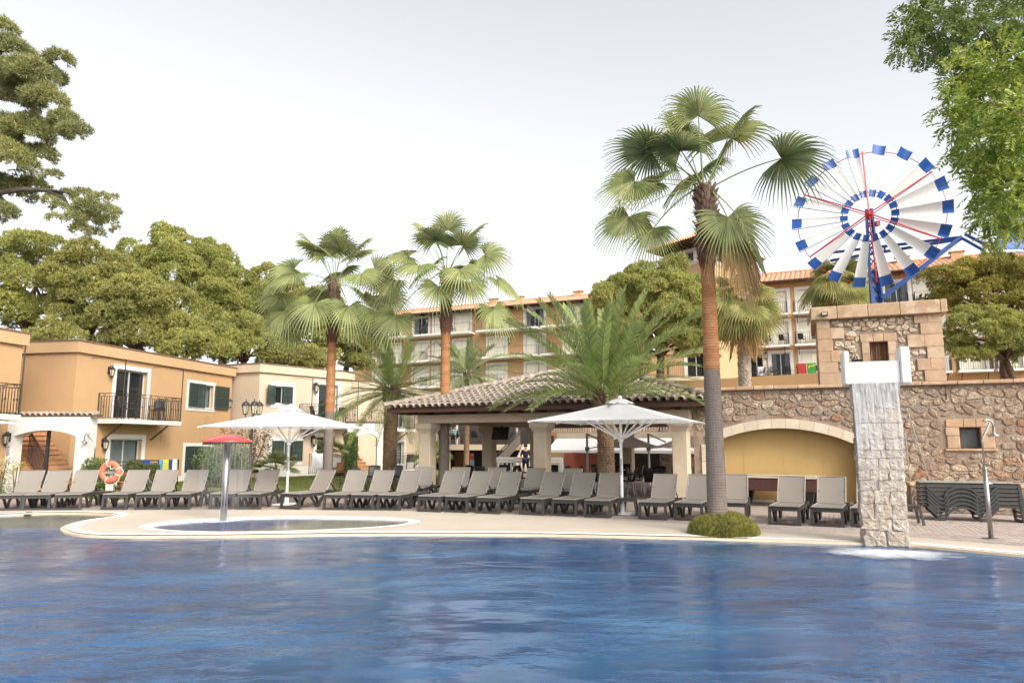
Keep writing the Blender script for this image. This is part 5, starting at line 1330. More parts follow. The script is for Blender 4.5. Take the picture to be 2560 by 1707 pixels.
trough_m = mat('white_trough', (0.80, 0.78, 0.73), 0.75, 0.05, 3, 0.15, 40, stains=((0.62, 0.52, 0.34), 2.6, 0.56))
L_ = tr_(2102, 877, 2127, 960); R_ = tr_(2248, 866, 2280, 957); F_ = tr_(2127, 904, 2248, 958)
zb_ = min(L_[2], R_[2]); 
mb = MB(); mb.bbox(L_[0] + .03, L_[1], 0, .55, zb_, L_[3], .02, PQ.mat()); mb.build('side_wall', trough_side, tq)
mb = MB(); mb.bbox(R_[0], R_[1], 0, .55, zb_, R_[3], .02, PQ.mat()); mb.build('side_wall', trough_side, tq)
mb = MB(); mb.bbox(L_[1] + .002, R_[0] - .002, .05, .53, zb_ + .01, F_[3], .015, PQ.mat()); mb.build('front_panel', trough_m, tq)
# underside corbel back to the pillar
mb = MB(); a_, b_ = L_[1] + .02, R_[0] - .03
mb.add([PQ.pt(a_, zb_ + .005, -.08), PQ.pt(b_, zb_ + .005, -.08), PQ.pt(b_, zb_ - .35, -.42), PQ.pt(a_, zb_ - .35, -.42), PQ.pt(a_, zb_ + .005, -.54), PQ.pt(b_, zb_ + .005, -.54), PQ.pt(b_, zb_ - .35, -.54), PQ.pt(a_, zb_ - .35, -.54)],
       [(0, 1, 2, 3), (0, 4, 5, 1), (3, 2, 6, 7), (0, 3, 7, 4), (1, 5, 6, 2), (4, 7, 6, 5)]); mb.build('corbel', M['column'], tq)
mb = MB(); mb.tube([PQ.pt(L_[1] + .07, F_[3] + .02, -.12), PQ.pt(L_[1] + .12, F_[3] + .14, -.14), PQ.pt(L_[1] + .16, F_[3] + .02, -.12)], .012, 6); mb.box(L_[1] + .05, L_[1] + .22, .1, .2, F_[3] + .001, F_[3] + .05, PQ.mat()); mb.build('spout_lamp', M['black'], tq)
# falling water: two thin sheets of streaks and a free stream on the left
wf_ = thing('waterfall', 'thin white waterfall dropping from the white spout into the pool', 'waterfall', tuple(PQ.pt((L_[1] + R_[0]) / 2, WZ, .1)))
def fall_sheet(s0, s1, o0, o1, zt, m, n=26, amp=.006, pinch=.06, zb=WZ + .005):
    mb = MB(); vs = []; rows_ = 14
    for r_ in range(rows_ + 1):
        t = r_ / rows_; z = zt + (zb - zt) * t
        for i in range(n + 1):
            f = i / n; s = (s0 + (s1 - s0) * f); s = s + ((s0 + s1) / 2 - s) * pinch * t
            vs.append(PQ.pt(s, z, o0 + (o1 - o0) * math.sqrt(t) + amp * math.sin(i * 1.9) * (.3 + t)))
    fs = [(r_ * (n + 1) + i, r_ * (n + 1) + i + 1, (r_ + 1) * (n + 1) + i + 1, (r_ + 1) * (n + 1) + i) for r_ in range(rows_) for i in range(n)]
    mb.add(vs, fs); return mb.build('water_sheet', m, wf_, smooth=True)
zl_ = zb_ + .02
fall_sheet(L_[1] + .02, R_[0] - .03, -.03, .10, zl_, fallmat('fall_front', .52, (26, 26, .06), .10, (.7, 2.6), .06))
fall_sheet(L_[1] + .04, R_[0] - .06, -.06, .04, zl_, fallmat('fall_back', .34, (7, 7, .05), .16, (1.0, 2.6), .10), pinch=.1)
fall_sheet(L_[1] + .02, L_[1] + .12, -.03, .07, zl_, fallmat('fall_stream', .45, (22, 22, .1), .25), n=6, pinch=-.1, zb=.45)
foam_m = bpy.data.materials.new('foam'); foam_m.use_nodes = True; nt = foam_m.node_tree; p = nt.nodes['Principled BSDF']
p.inputs['Base Color'].default_value = (0.85, 0.88, 0.92, 1); p.inputs['Roughness'].default_value = .7
tc = nd(nt, 'ShaderNodeTexCoord'); ln = nd(nt, 'ShaderNodeVectorMath', operation='LENGTH'); nt.links.new(tc.outputs['Object'], ln.inputs[0])
ns_ = nz(nt, 3.2, 5, .65); ad = nd(nt, 'ShaderNodeMath', operation='MULTIPLY_ADD'); nt.links.new(ns_, ad.inputs[0]); ad.inputs[1].default_value = .75; nt.links.new(ln.outputs['Value'], ad.inputs[2])
al = ramp(nt, ad.outputs[0], [(.42, (.97, .97, .97)), (.70, (.48, .48, .48)), (.95, (.14, .14, .14)), (1.3, (0, 0, 0))])
tr = nd(nt, 'ShaderNodeBsdfTransparent'); mx = nd(nt, 'ShaderNodeMixShader'); nt.links.new(al, mx.inputs[0]); nt.links.new(tr.outputs[0], mx.inputs[1]); nt.links.new(p.outputs[0], mx.inputs[2])
nt.links.new(mx.outputs[0], nt.nodes['Material Output'].inputs[0])
def foam_disc(c, a, b, rot, parent, h=.05):
    mb = MB(); n = 40; vs = [(0, 0, h)]; rings = (.3, .6, .85, 1.0)
    for r_ in rings:
        for i in range(n):
            w = 2 * math.pi * i / n; vs.append((r_ * math.cos(w), r_ * math.sin(w), h * (1 - r_) * (.7 + .6 * random.random()) + .004))
    fs = [(0, 1 + i, 1 + (i + 1) % n) for i in range(n)]
    for k in range(len(rings) - 1): fs += [(1 + k * n + i, 1 + k * n + (i + 1) % n, 1 + (k + 1) * n + (i + 1) % n, 1 + (k + 1) * n + i) for i in range(n)]
    mb.add(vs, fs); o = mb.build('foam', foam_m, parent, smooth=True, local=True)
    o.matrix_local = WM[parent].inverted() @ Matrix.Translation(c) @ Matrix.Rotation(rot, 4, 'Z') @ Matrix.Diagonal((a, b, 1, 1)); return o
fc = gp(2216, 1381, WZ); foam_disc(fc + Vector((-.05, -.25, 0)), 1.7, .95, R(-14), wf_)
# two thin tie rods from the spout to the ledge
for nm, (a_, b_) in enumerate((((2268, 1023, 12.6), (2324, 1203, 17.6)), ((2263, 1085, 12.4), (2275, 1204, 17.6)))):
    q = thing('tie_rod', ('long thin metal rod slanting from the white spout to the lounger stack', 'short thin metal rod close beside the stone pillar')[nm], 'rod', tuple(at(*a_)))
    mb = MB(); mb.tube([at(*a_), at(*b_)], .011, 6); mb.build('rod', M['alu'], q)

# ---- windmill
mY = 21.3
mbase = at(2192, 757, mY); hubp = at(2173, 539, mY - .55)
wm = thing('windmill', 'blue and white windmill wheel with red spokes on the stone tower', 'windmill', (mbase.x, mbase.y, mbase.z))
fdir = Vector((-hubp.x, -hubp.y, 0)).normalized(); side = Vector((-fdir.y, fdir.x, 0)); upv = Vector((0, 0, 1))
if side.x < 0: side = -side
RW = 2.17
mb = MB()
for dx_ in (-.15, .15):
    mb.bar([mbase + side * dx_ + Vector((0, 0, -.1)), hubp - fdir * .5 + side * dx_ * .45 + Vector((0, 0, .35))], .07, .07)
for dx_ in (-.15, .15):
    mb.bar([mbase + side * dx_ - fdir * .3 + Vector((0, 0, -.1)), hubp - fdir * .75 + side * dx_ * .45 + Vector((0, 0, .35))], .07, .07)
for k in range(9):
    t0 = k / 9; a_ = mbase.lerp(hubp - fdir * .5, t0); b_ = mbase.lerp(hubp - fdir * .5, t0 + .11); w0 = .15 * (1 - .55 * t0)
    mb.bar([a_ - side * w0, b_ + side * w0], .03, .03); mb.bar([a_ + side * w0, b_ - side * w0], .03, .03)
mb.box(-.17, .17, -.02, .02, 0, 1.0, Matrix.Translation(mbase - fdir * .02))
mb.build('mast', M['bluetrim'], wm)
def wp(r_, ang, o=0.0): return hubp + (side * math.cos(ang) + upv * math.sin(ang)) * r_ + fdir * o
blade_m = mat('cream_blade', (0.70, 0.685, 0.65), 0.45, 0.05, 2.0)
for k in range(18):
    ang = R(90 + 9) - k * R(20); rad = (side * math.cos(ang) + upv * math.sin(ang)); tan = (side * -math.sin(ang) + upv * math.cos(ang))
    def blade(r0, r1, m, name, parent):
        mb = MB(); nr, nc = 3, 6; vs = []
        for o_ in (0, -.012):
            for i in range(nr + 1):
                r_ = r0 + (r1 - r0) * i / nr; w = .085 + (.195 - .085) * (r_ / RW - .27) / .73
                for j in range(nc + 1):
                    f = j / nc * 2 - 1; tw = R(24); bow = .055 * (1 - f * f) * (w / .19)
                    vs.append(hubp + rad * r_ + tan * (f * w * RW * .46 * math.cos(tw)) + fdir * (f * w * RW * .46 * math.sin(tw) - bow + o_))
        st_ = (nr + 1) * (nc + 1); fs = []
        for o_ in (0, st_): fs += [(o_ + i * (nc + 1) + j, o_ + i * (nc + 1) + j + 1, o_ + (i + 1) * (nc + 1) + j + 1, o_ + (i + 1) * (nc + 1) + j) for i in range(nr) for j in range(nc)]
        ring_ = [j for j in range(nc + 1)] + [i * (nc + 1) + nc for i in range(1, nr + 1)] + [nr * (nc + 1) + j for j in range(nc - 1, -1, -1)] + [i * (nc + 1) for i in range(nr - 1, 0, -1)]
        fs += [(ring_[i], ring_[(i + 1) % len(ring_)], ring_[(i + 1) % len(ring_)] + st_, ring_[i] + st_) for i in range(len(ring_))]
        mb.add(vs, fs); return mb.build(name, m, parent, smooth=False)
    b_ = blade(.37 * RW, .865 * RW, blade_m, 'blade', wm)
    mb = MB(); w0, w1 = [(.085 + .11 * (q - .27) / .73) * RW * .46 * math.cos(R(24)) for q in (.27, 1.0)]; mb.tube([hubp + rad * .27 * RW + tan * w0 - fdir * .04, hubp + rad * RW + tan * w1 - fdir * .05], .011, 5); mb.build('edge_rod', M['greypaint'], b_)
    blade(.867 * RW, 1.0 * RW, M['blue'], 'outer_tip', b_); blade(.268 * RW, .367 * RW, M['blue'], 'inner_tip', b_)
mb = MB(); n = 54; mb.tube([wp(.925 * RW, 2 * math.pi * i / n, -.15) for i in range(n + 1)], .011, 5, cap=False); mb.build('outer_ring', M['redpaint'], wm)
mb = MB(); n = 40; mb.tube([wp(.345 * RW, 2 * math.pi * i / n, -.10) for i in range(n + 1)], .013, 5, cap=False); mb.build('inner_ring', M['bluetrim'], wm)
for k in range(6):
    ang = R(92 - 60 * k); mb = MB()
    mb.bar([wp(.06, ang, .22), wp(.93 * RW, ang, 0)], .032, .032); mb.bar([wp(.06, ang, -.08), wp(.93 * RW, ang, -.04)], .022, .022); mb.bar([wp(.36 * RW, ang, .15), wp(.36 * RW, ang, -.05)], .02, .02)
    mb.build('spoke', M['redpaint'], wm)
mb = MB(); Mh = Matrix.Translation(hubp) @ fdir.to_track_quat('Z', 'Y').to_matrix().to_4x4()
mb.lathe((0, 0, 0), [(.001, .27), (.05, .26), (.06, .20), (.115, .19), (.115, .13), (.06, .12), (.06, -.10), (.10, -.11), (.10, -.16), (.001, -.16)], 12, Mh); mb.build('hub', M['redpaint'], wm)
mb = MB(); q = hubp - fdir * .35 + side * .2 - upv * .18; mb.box(-.05, .05, -.08, .08, -.07, .07, Matrix.Translation(q)); mb.build('gearbox', M['redpaint'], wm)
tp = at(2404, 593, 20.6); bl = at(2076, 632, 23.6); br_ = at(2204, 746, mY - .1)
mb = MB()
for dz_ in (0, -.27): mb.bar([bl + Vector((0, 0, dz_)), tp + Vector((0, 0, dz_ * .2))], .08, .075)
for k in range(3):
    q0 = bl.lerp(tp, .15 + k / 3.4); mb.bar([q0, q0 - Vector((0, 0, .25 * (1 - k / 4)))], .05, .05)
mb.build('tail_boom', M['bluetrim'], wm)
mb = MB(); mb.bar([br_, tp], .11, .13); mb.build('tail_brace', M['bluetrim'], wm)
mb = MB(); q0, q1 = at(2406, 596, 20.5), at(2464, 629, 20.0); mb.bar([q0, q1], .1, .07); mb.bar([q0 + Vector((.1, 0, .12)), q1 + Vector((.12, 0, .14))], .1, .08); mb.build('tail_arm', M['bluetrim'], wm)
va = [at(x, y, 19.9) for x, y in ((2466, 629), (2600, 625), (2585, 500), (2520, 540))]
vdir = (at(2560, 650, 19.9) - at(2470, 600, 19.9)).normalized()
for k in range(9):
    t = k / 8; e0 = va[0].lerp(va[3], t); e1 = va[0].lerp(va[1], min(1, t * 1.0 + .12)) if False else e0 + (at(2600, 665, 19.9) - at(2470, 600, 19.9)) * (0.25 + .75 * t if t < .55 else 1.0)
    if e1.z < va[0].z + .02:
        f = (e0.z - va[0].z - .0) / max(1e-6, (e0.z - e1.z)); e1 = e0.lerp(e1, max(.05, f))
    if (e1 - e0).length < .12: continue
    mb = MB(); mb.bar([e0, e1], .03, .145, up=(0, 0, 1)); mb.build('tail_slat', M['blue'], wm)
mb = MB(); mb.bar([va[0], va[1]], .04, .05); mb.bar([va[0], va[3]], .04, .05); mb.build('tail_frame', M['whitepaint'], wm)
# ================================================================== POOL FURNITURE
def make_lounger(flat=False, label='', group=None, black=False):
    t = thing('sun_lounger', label, 'sun lounger', (0, 0, 0), 0, group); fm = M['resin_green'] if flat else M['resin']
    w = .29
    for sx in (-1, 1):                                   # side rails, feet and the arch between them
        mb = MB(); rh = .05 if flat else .075; mb.bar([(sx * w, .0, .335), (sx * w, 1.1, .335), (sx * w, 1.93, .34)], .045, rh); mb.build('side_rail', fm, t, local=True)
        mb = MB(); x = sx * (w + (.045 if flat else .005))
        lt = .046 if flat else .058; mb.bar([(x, .45, .31), (x, .58, .16), (x, .70, .028), (x, .80, .028)], .05, lt)
        arc = [(x, 1.135 - .335 * math.cos(a), .03 + .27 * math.sin(a)) for a in np.linspace(0, math.pi, 11)]
        mb.bar(arc, .05, lt); mb.bar([(x, 1.47, .028), (x, 1.57, .028), (x, 1.69, .16), (x, 1.82, .31)], .05, lt)
        mb.build('leg', fm, t, local=True)
    mb = MB()                                            # foot end frame
    for sx in (-1, 1): mb.bar([(sx * (w + .0), .02, .36), (sx * (w + .012), -.02, .0)], .062, .055, up=(0, 1, 0))
    mb.bar([(-w - .03, -.02, .024), (w + .03, -.02, .024)], .05, .048); mb.bar([(-w, .015, .335), (w, .015, .335)], .05, .08)
    mb.build('foot_frame', fm, t, local=True)
    mb = MB(); mb.bar([(-w, 1.9, .335), (w, 1.9, .335)], .05, .07); mb.bar([(-w, 1.1, .32), (w, 1.1, .32)], .05, .06); mb.build('cross_bar', fm, t, local=True)
    def sling(name, y0, z0, y1, z1, sag):
        n, k = 8, 6; vs = []; dy, dz = y1 - y0, z1 - z0; L = math.hypot(dy, dz); ny, nz_ = -dz / L, dy / L
        for i in range(n + 1):
            for j in range(k + 1):
                f = j / k * 2 - 1; g = i / n; sg = -sag * (1 - f * f) * (.4 + .6 * math.sin(math.pi * g))
                vs.append((f * (w - .005), y0 + dy * g + ny * sg, z0 + dz * g + nz_ * sg))
        fs = [(i * (k + 1) + j, i * (k + 1) + j + 1, (i + 1) * (k + 1) + j + 1, (i + 1) * (k + 1) + j) for i in range(n) for j in range(k)]
        mb = MB(); mb.add(vs, fs); s_ = mb.build(name, M['sling'], t, smooth=True, local=True)
        mb = MB()
        for sx in (-1, 1): mb.tube([(sx * w, y0, z0), (sx * w, y1, z1)], .016, 6)
        mb.tube([(-w, y1, z1), (w, y1, z1)], .011, 6); mb.tube([(-w, y0, z0), (w, y0, z0)], .013, 6); mb.build('sling_frame', M['sling_edge'], s_, local=True)
        return s_
    sling('seat', -.04, .395, 1.10, .395, .018)
    if flat: sling('backrest', 1.12, .395, 1.95, .395, .015)
    else:
        sling('backrest', 1.10, .405, 1.50, .965, .02)
        mb = MB()
        for sx in (-1, 1):
            mb.lathe((sx * (w + .02), 1.09, .40), [(.001, -.03), (.03, -.03), (.03, .03), (.001, .03)], 8, None)
            mb.bar([(sx * (w - .03), 1.28, .66), (sx * (w - .03), 1.62, .34)], .025, .02)
        mb.build('hinge', M['resin_black'], t, local=True)
    return t
LP0 = make_lounger(label='x')
# (foot-end px, foot-end py, px of the backrest's top middle, label)
FR = [(20, 1275.5, 84, 'grey sun lounger before the white arch, cut by the left edge of the row'), (90, 1274.5, 151, 'grey sun lounger before the stairs in the white arch'),
      (168, 1273.5, 220, 'grey sun lounger just left of the orange life ring'), (286, 1272.7, 349, 'grey sun lounger just right of the orange life ring, before the flower pot'),
      (369, 1272, 420, 'grey sun lounger second to the right of the life ring'), (444, 1271.8, 496, 'grey sun lounger just left of the red mushroom fountain'),
      (554, 1271, 604, 'grey sun lounger crossed by the post of the red mushroom fountain'), (622, 1271.5, 675, 'grey sun lounger between the mushroom fountain and the left parasol pole'),
      (726, 1271, 820, 'grey sun lounger lying most askew, right of the left parasol pole'), (837, 1274, 896, 'grey sun lounger just right of the left fan palm trunk'),
      (905, 1274.3, 963, 'grey sun lounger before the short date palm trunk'), (972, 1275.2, 1031, 'grey sun lounger left of the middle fan palm trunk'),
      (1073, 1279, 1139, 'grey sun lounger just right of the middle fan palm trunk'), (1141, 1280.5, 1208, 'grey sun lounger second right of the middle fan palm trunk'),
      (1220, 1283.7, 1280, 'grey sun lounger left of the middle pavilion column'), (1330, 1287, 1388, 'grey sun lounger just right of the middle pavilion column'),
      (1411, 1289.4, 1463, 'grey sun lounger left of the big date palm trunk'), (1494, 1293, 1529, 'grey sun lounger before the big date palm trunk, left of the parasol pole'),
      (1632, 1298.6, 1665, 'grey sun lounger just right of the right parasol pole and table'), (1722, 1301, 1752, 'grey sun lounger half behind the tall palm trunk on its left'),
      (1832, 1300, 1838, 'grey sun lounger half behind the tall palm trunk on its right, by the pool table'), (1962, 1312, 1979.5, 'grey sun lounger before the middle of the pool table'),
      (2069, 1316, 2079, 'grey sun lounger before the right end of the pool table'), (2171, 1319, 2178, 'grey sun lounger mostly hidden behind the stone pillar')]
BKR = [(1035, 1252, 1062, 'grey sun lounger of the back row beside the pavilion left column'), (1122, 1254, 1154, 'grey sun lounger of the back row right of the middle fan palm'),
       (1200, 1256, 1244, 'grey sun lounger of the back row before the pavilion rear column'), (1300, 1259, 1343, 'grey sun lounger of the back row at the middle pavilion column'), (1400, 1262, 1433, 'grey sun lounger of the back row right of the middle pavilion column')]
def place_lounger(first, px_, py_, hx, label, group):
    f = gp(px_, py_); lo, hi = -1.2, 1.2
    def topx(a): q = f + Vector((math.sin(a) * 1.52, math.cos(a) * 1.52, 0)); return CX + FPX * q.x / (q.y * CP + (.95 - CAMZ) * SP)
    for _ in range(30):
        m_ = (lo + hi) / 2
        if topx(m_) < hx: lo = m_
        else: hi = m_
    a = (lo + hi) / 2
    if first: LP0['label'] = label; LP0['group'] = group; LP0.location = f; LP0.rotation_euler = (0, 0, -a); return LP0
    return clone(LP0, label, f, -a, group)
for i, (x, y, hx, lb) in enumerate(FR): place_lounger(i == 0, x, y, hx, lb, 'grey sun loungers along the pool')
for x, y, hx, lb in BKR: place_lounger(False, x, y, hx, lb, 'grey sun loungers along the pool')
# the stack lying sideways by the wall
SL0 = make_lounger(True, 'x', 'dark loungers stacked by the stone wall')
sb = gp(2322, 1301); ords = ('lowest', 'second from the bottom', 'third from the bottom', 'third from the top', 'second from the top', 'topmost')
for k in range(6):
    lb = 'dark flat sun lounger, %s in the stack by the stone wall' % ords[k]; lc = (sb.x + .05 + 1.95 * math.cos(R(20)), sb.y + .45 - 1.95 * math.sin(R(20)), .09 * k); rz = R(70)
    if k == 0: SL0.location = lc; SL0.rotation_euler = (0, 0, rz); SL0['label'] = lb
    else: clone(SL0, lb, lc, rz)
# side tables
def make_table():
    t = thing('side_table', 'x', 'side table', group='low grey side tables between the loungers'); mb = MB(); mb.bbox(-.22, .22, -.22, .22, .375, .405, .012); mb.build('table_top', M['resin'], t, local=True)
    for sx in (-1, 1):
        for sy in (-1, 1): mb = MB(); mb.bar([(sx * .18, sy * .18, .375), (sx * .235, sy * .235, 0)], .05, .06, up=(0, 1, 0)); mb.build('leg', M['resin'], t, local=True)
    mb = MB(); mb.box(-.19, .19, -.205, -.175, .33, .375); mb.box(-.19, .19, .175, .205, .33, .375); mb.build('apron', M['resin'], t, local=True); return t
TB0 = make_table()
for i, (x, y, lb) in enumerate([(246, 1266, 'low grey side table under the orange life ring'), (524, 1266, 'low grey side table left of the mushroom fountain post'), (1047, 1270, 'low grey side table by the middle fan palm trunk'),
                                (1299, 1275.5, 'low grey side table before the middle pavilion column'), (1573, 1288, 'low grey side table at the foot of the right parasol pole'), (2286, 1312, 'low grey side table right of the stone pillar'),
                                (1080, 1246, 'low grey side table in the back row behind the middle fan palm')]):
    q = gp(x, y) + Vector((0, .2, 0))
    if i == 0: TB0.location = q; TB0['label'] = lb; TB0.rotation_euler = (0, 0, -.1)
    else: clone(TB0, lb, q, -.1 - .04 * i)

# parasols
def parasol(c, ze, za, ang, d, label):
    t = thing('parasol', label, 'parasol', c, ang, 'large square white parasols')
    mb = MB(); mb.tube([(0, 0, .02), (0, 0, za - .03)], .036, 10); mb.build('pole', M['whitepaint'], t, local=True)
    mb = MB(); mb.bbox(-.3, .3, -.3, .3, 0, .03, .008); mb.lathe((0, 0, 0), [(.06, .03), (.055, .25), (.045, .26)], 10); mb.build('base_plate', M['whitepaint'], t, local=True)
    h = d / math.sqrt(2); cs = [(h, h), (-h, h), (-h, -h), (h, -h)]; n = 8; vs = []; fs = []
    def zz(f, q): return za - .10 - (za - .10 - ze) * (f ** 1.08) - .05 * math.sin(math.pi * f) * .6 + .045 * (1 - abs(q * 2 - 1)) ** 2 * f * 0 
    for k in range(4):
        a, b = cs[k], cs[(k + 1) % 4]; m_ = 10; b0 = len(vs)
        for i in range(n + 1):
            f = .07 + .93 * i / n
            for j in range(m_ + 1):
                q = j / m_; bow = 1 - .022 * math.sin(math.pi * q) * f; sag = .02 * math.sin(2 * math.pi * q) ** 2 * math.sin(math.pi * f)
                vs.append(((a[0] + (b[0] - a[0]) * q) * f * bow, (a[1] + (b[1] - a[1]) * q) * f * bow, zz(f, q) - sag))
        fs += [(b0 + i * (m_ + 1) + j, b0 + i * (m_ + 1) + j + 1, b0 + (i + 1) * (m_ + 1) + j + 1, b0 + (i + 1) * (m_ + 1) + j) for i in range(n) for j in range(m_)]
    mb = MB(); mb.add(vs, fs); can = mb.build('canopy', M['canvas'], t, smooth=False, local=True)
    mb = MB(); vs = [(0, 0, za + .0)]; m_ = 24; r_ = .165 * d
    for ring, zz_ in ((.45, .05), (1.0, .15)):
        for i in range(m_):
            w = 2 * math.pi * (i + .5) / m_; k_ = 1 / max(abs(math.cos(w)), abs(math.sin(w))); k_ = min(k_, 1.35)
            vs.append((r_ * .8 * ring * k_ * math.cos(w), r_ * .8 * ring * k_ * math.sin(w), za - zz_ * (1 if ring < 1 else 1) + (.022 * math.sin(w * 8) if ring == 1 else 0)))
    fs = [(0, 1 + i, 1 + (i + 1) % m_) for i in range(m_)] + [(1 + i, 1 + (i + 1) % m_, 1 + m_ + (i + 1) % m_, 1 + m_ + i) for i in range(m_)]
    mb.add(vs, fs); mb.build('vent_cap', M['canvas'], can, smooth=True, local=True)
    mb = MB(); mb.lathe((0, 0, 0), [(.055, za - .01), (.055, za + .03), (.02, za + .05), (.001, za + .055)], 10); mb.build('finial', M['whitepaint'], t, local=True)
    zh = ze - .42; mb = MB(); mb.lathe((0, 0, 0), [(.037, zh - .09), (.065, zh - .07), (.065, zh + .03), (.037, zh + .05)], 10); mb.build('hub', M['whitepaint'], t, local=True)
    for k in range(8):
        a = (math.pi / 4) * k; L_ = d if k % 2 else h; f1 = .99; e = (math.cos(a) * L_ * f1, math.sin(a) * L_ * f1, ze - .02)
        mb = MB(); mb.bar([(math.cos(a) * .05, math.sin(a) * .05, za - .14), (e[0] * .5, e[1] * .5, (za - .1 + ze) / 2 - .07), e], .025, .035); mb.build('rib', M['whitepaint'], t, local=True)
        mb = MB(); g = .52; mb.bar([(math.cos(a) * .05, math.sin(a) * .05, zh), (math.cos(a) * L_ * g, math.sin(a) * L_ * g, za - .10 - (za - .1 - ze) * g - .075)], .03, .032); mb.build('strut', M['whitepaint'], t, local=True)
    mb = MB(); mb.box(-.02, .025, -.06, -.037, .95, 1.35); mb.tube([(.04, -.03, zh), (.045, -.03, 1.2)], .006, 5); mb.build('crank', M['greypaint'], t, local=True)
    return t
p1_ = gp(716, 1261); parasol(p1_, 2.17, 2.80, math.atan2(-2.03, 1.53) + math.pi / 4, 2.54, 'large white square parasol beside the left fan palm')
p2_ = gp(1556, 1284); parasol(p2_, 2.25, 2.86, math.atan2(-2.37, .8) + math.pi / 4, 2.5, 'large white square parasol before the pavilion and the big date palm')
parasol(at(50, 1060, 18.0) * 1 - Vector((2.03, 1.53, at(50, 1060, 18.0).z)), 2.2, 2.82, math.atan2(-2.03, 1.53) + math.pi / 4, 2.54, 'white square parasol of which only a corner shows at the left edge')

# mushroom fountain
fb = gp(558, 1303, -.03)
ft = thing('mushroom_fountain', 'red mushroom fountain on a steel post in the small pool', 'fountain', fb)
mb = MB(); mb.tube([(0, 0, -.3), (0, 0, 1.86)], .072, 16); mb.build('post', M['steel'], ft, smooth=True, local=True)
zd = 1.78; mb = MB(); pr = [(.52, zd - .015), (.545, zd), (.535, zd + .025)] + [(.54 * math.sqrt(1 - t_), zd + .025 + .15 * t_) for t_ in np.linspace(.08, .97, 10)] + [(.001, zd + .176)]
mb.lathe((0, 0, 0), pr, 40); mb.build('dome', M['redgloss'], ft, smooth=True, local=True)
mb = MB(); mb.lathe((0, 0, 0), [(.515, zd - .03), (.515, zd - .012)], 40); 
for i in range(36):
    w = 2 * math.pi * i / 36; mb.box(-.012, .012, -.012, .012, -.03, 0, Matrix.Translation((.52 * math.cos(w), .52 * math.sin(w), zd - .03)))
mb.build('nozzle_ring', M['iron'], ft, local=True)
mb = MB(); vs = []; n, rws = 72, 12
for r_ in range(rws + 1):
    t_ = r_ / rws
    for i in range(n): w = 2 * math.pi * i / n; rr = .53 + .05 * math.sqrt(t_) + .006 * math.sin(i * 2.3); vs.append((rr * math.cos(w), rr * math.sin(w), zd - .03 - (zd - .03) * t_))
mb.add(vs, [(r_ * n + i, r_ * n + (i + 1) % n, (r_ + 1) * n + (i + 1) % n, (r_ + 1) * n + i) for r_ in range(rws) for i in range(n)]); mb.build('water_curtain', M['fall_thin'], ft, smooth=True, local=True)
foam_disc(fb + Vector((0, 0, .004)), .72, .72, 0, ft, .02)
# life ring on its stand
lp = gp(272, 1257); lz = at(273.6, 1179, lp.y).z
ls = thing('life_ring_stand', 'grey stand holding the orange life ring', 'stand', lp)
mb = MB(); mb.bar([(-.09, .03, 0), (-.07, .03, .55)], .06, .05, up=(0, 1, 0)); mb.bar([(.09, .03, 0), (.07, .03, .55)], .06, .05, up=(0, 1, 0)); mb.box(-.09, .09, .0, .05, .50, .60); mb.box(-.05, .05, .02, .06, .6, lz - .1); mb.box(-.26, .26, .05, .07, lz - .06, lz + .02); mb.build('frame', M['greypaint'], ls, local=True)
lr = thing('life_ring', 'orange life ring with white rope beside the arch wall shower', 'life ring', (lp.x, lp.y - .06, lz))
Rr, rr = .245, .082; mb = MB(); n, k = 48, 14; vs = []; tilt = R(14)
for i in range(n):
    a = 2 * math.pi * i / n
    for j in range(k): b = 2 * math.pi * j / k; q = Rr + rr * math.cos(b); vs.append((q * math.cos(a), .7 * rr * math.sin(b), q * math.sin(a)))
mb.add(vs, [(i * k + j, i * k + (j + 1) % k, ((i + 1) % n) * k + (j + 1) % k, ((i + 1) % n) * k + j) for i in range(n) for j in range(k)]); mb.build('ring', M['lifering'], lr, smooth=True, local=True)
mb = MB(); m_ = Rr + rr
for a in (R(110), R(22), R(250), R(-20)):
    mb.tube([((Rr + 1.06 * rr * math.cos(b)) * math.cos(a), .76 * rr * math.sin(b), (Rr + 1.06 * rr * math.cos(b)) * math.sin(a)) for b in np.linspace(0, 2 * math.pi, 13)], .014, 5, cap=False)
for a0_, a1_, dr in ((22, -20, .07), (110, 22, -.24), (-20, -110, .06)):
    mb.tube([((m_ + dr * math.sin(math.pi * t)) * math.cos(R(a0_ + (a1_ - a0_) * t)), -.03, (m_ + dr * math.sin(math.pi * t)) * math.sin(R(a0_ + (a1_ - a0_) * t))) for t in np.linspace(0, 1, 12)], .011, 5)
for k_ in range(4):
    xo = -.07 + .05 * k_; mb.tube([(xo, -.05, -.36), (xo + .03, -.07, -.5 - .05 * k_), (xo + .015, -.06, -.72 - .04 * k_), (xo + .05, -.05, -.55), (xo + .04, -.05, -.36)], .013, 5)
mb.build('rope', M['rope'], lr, local=True)
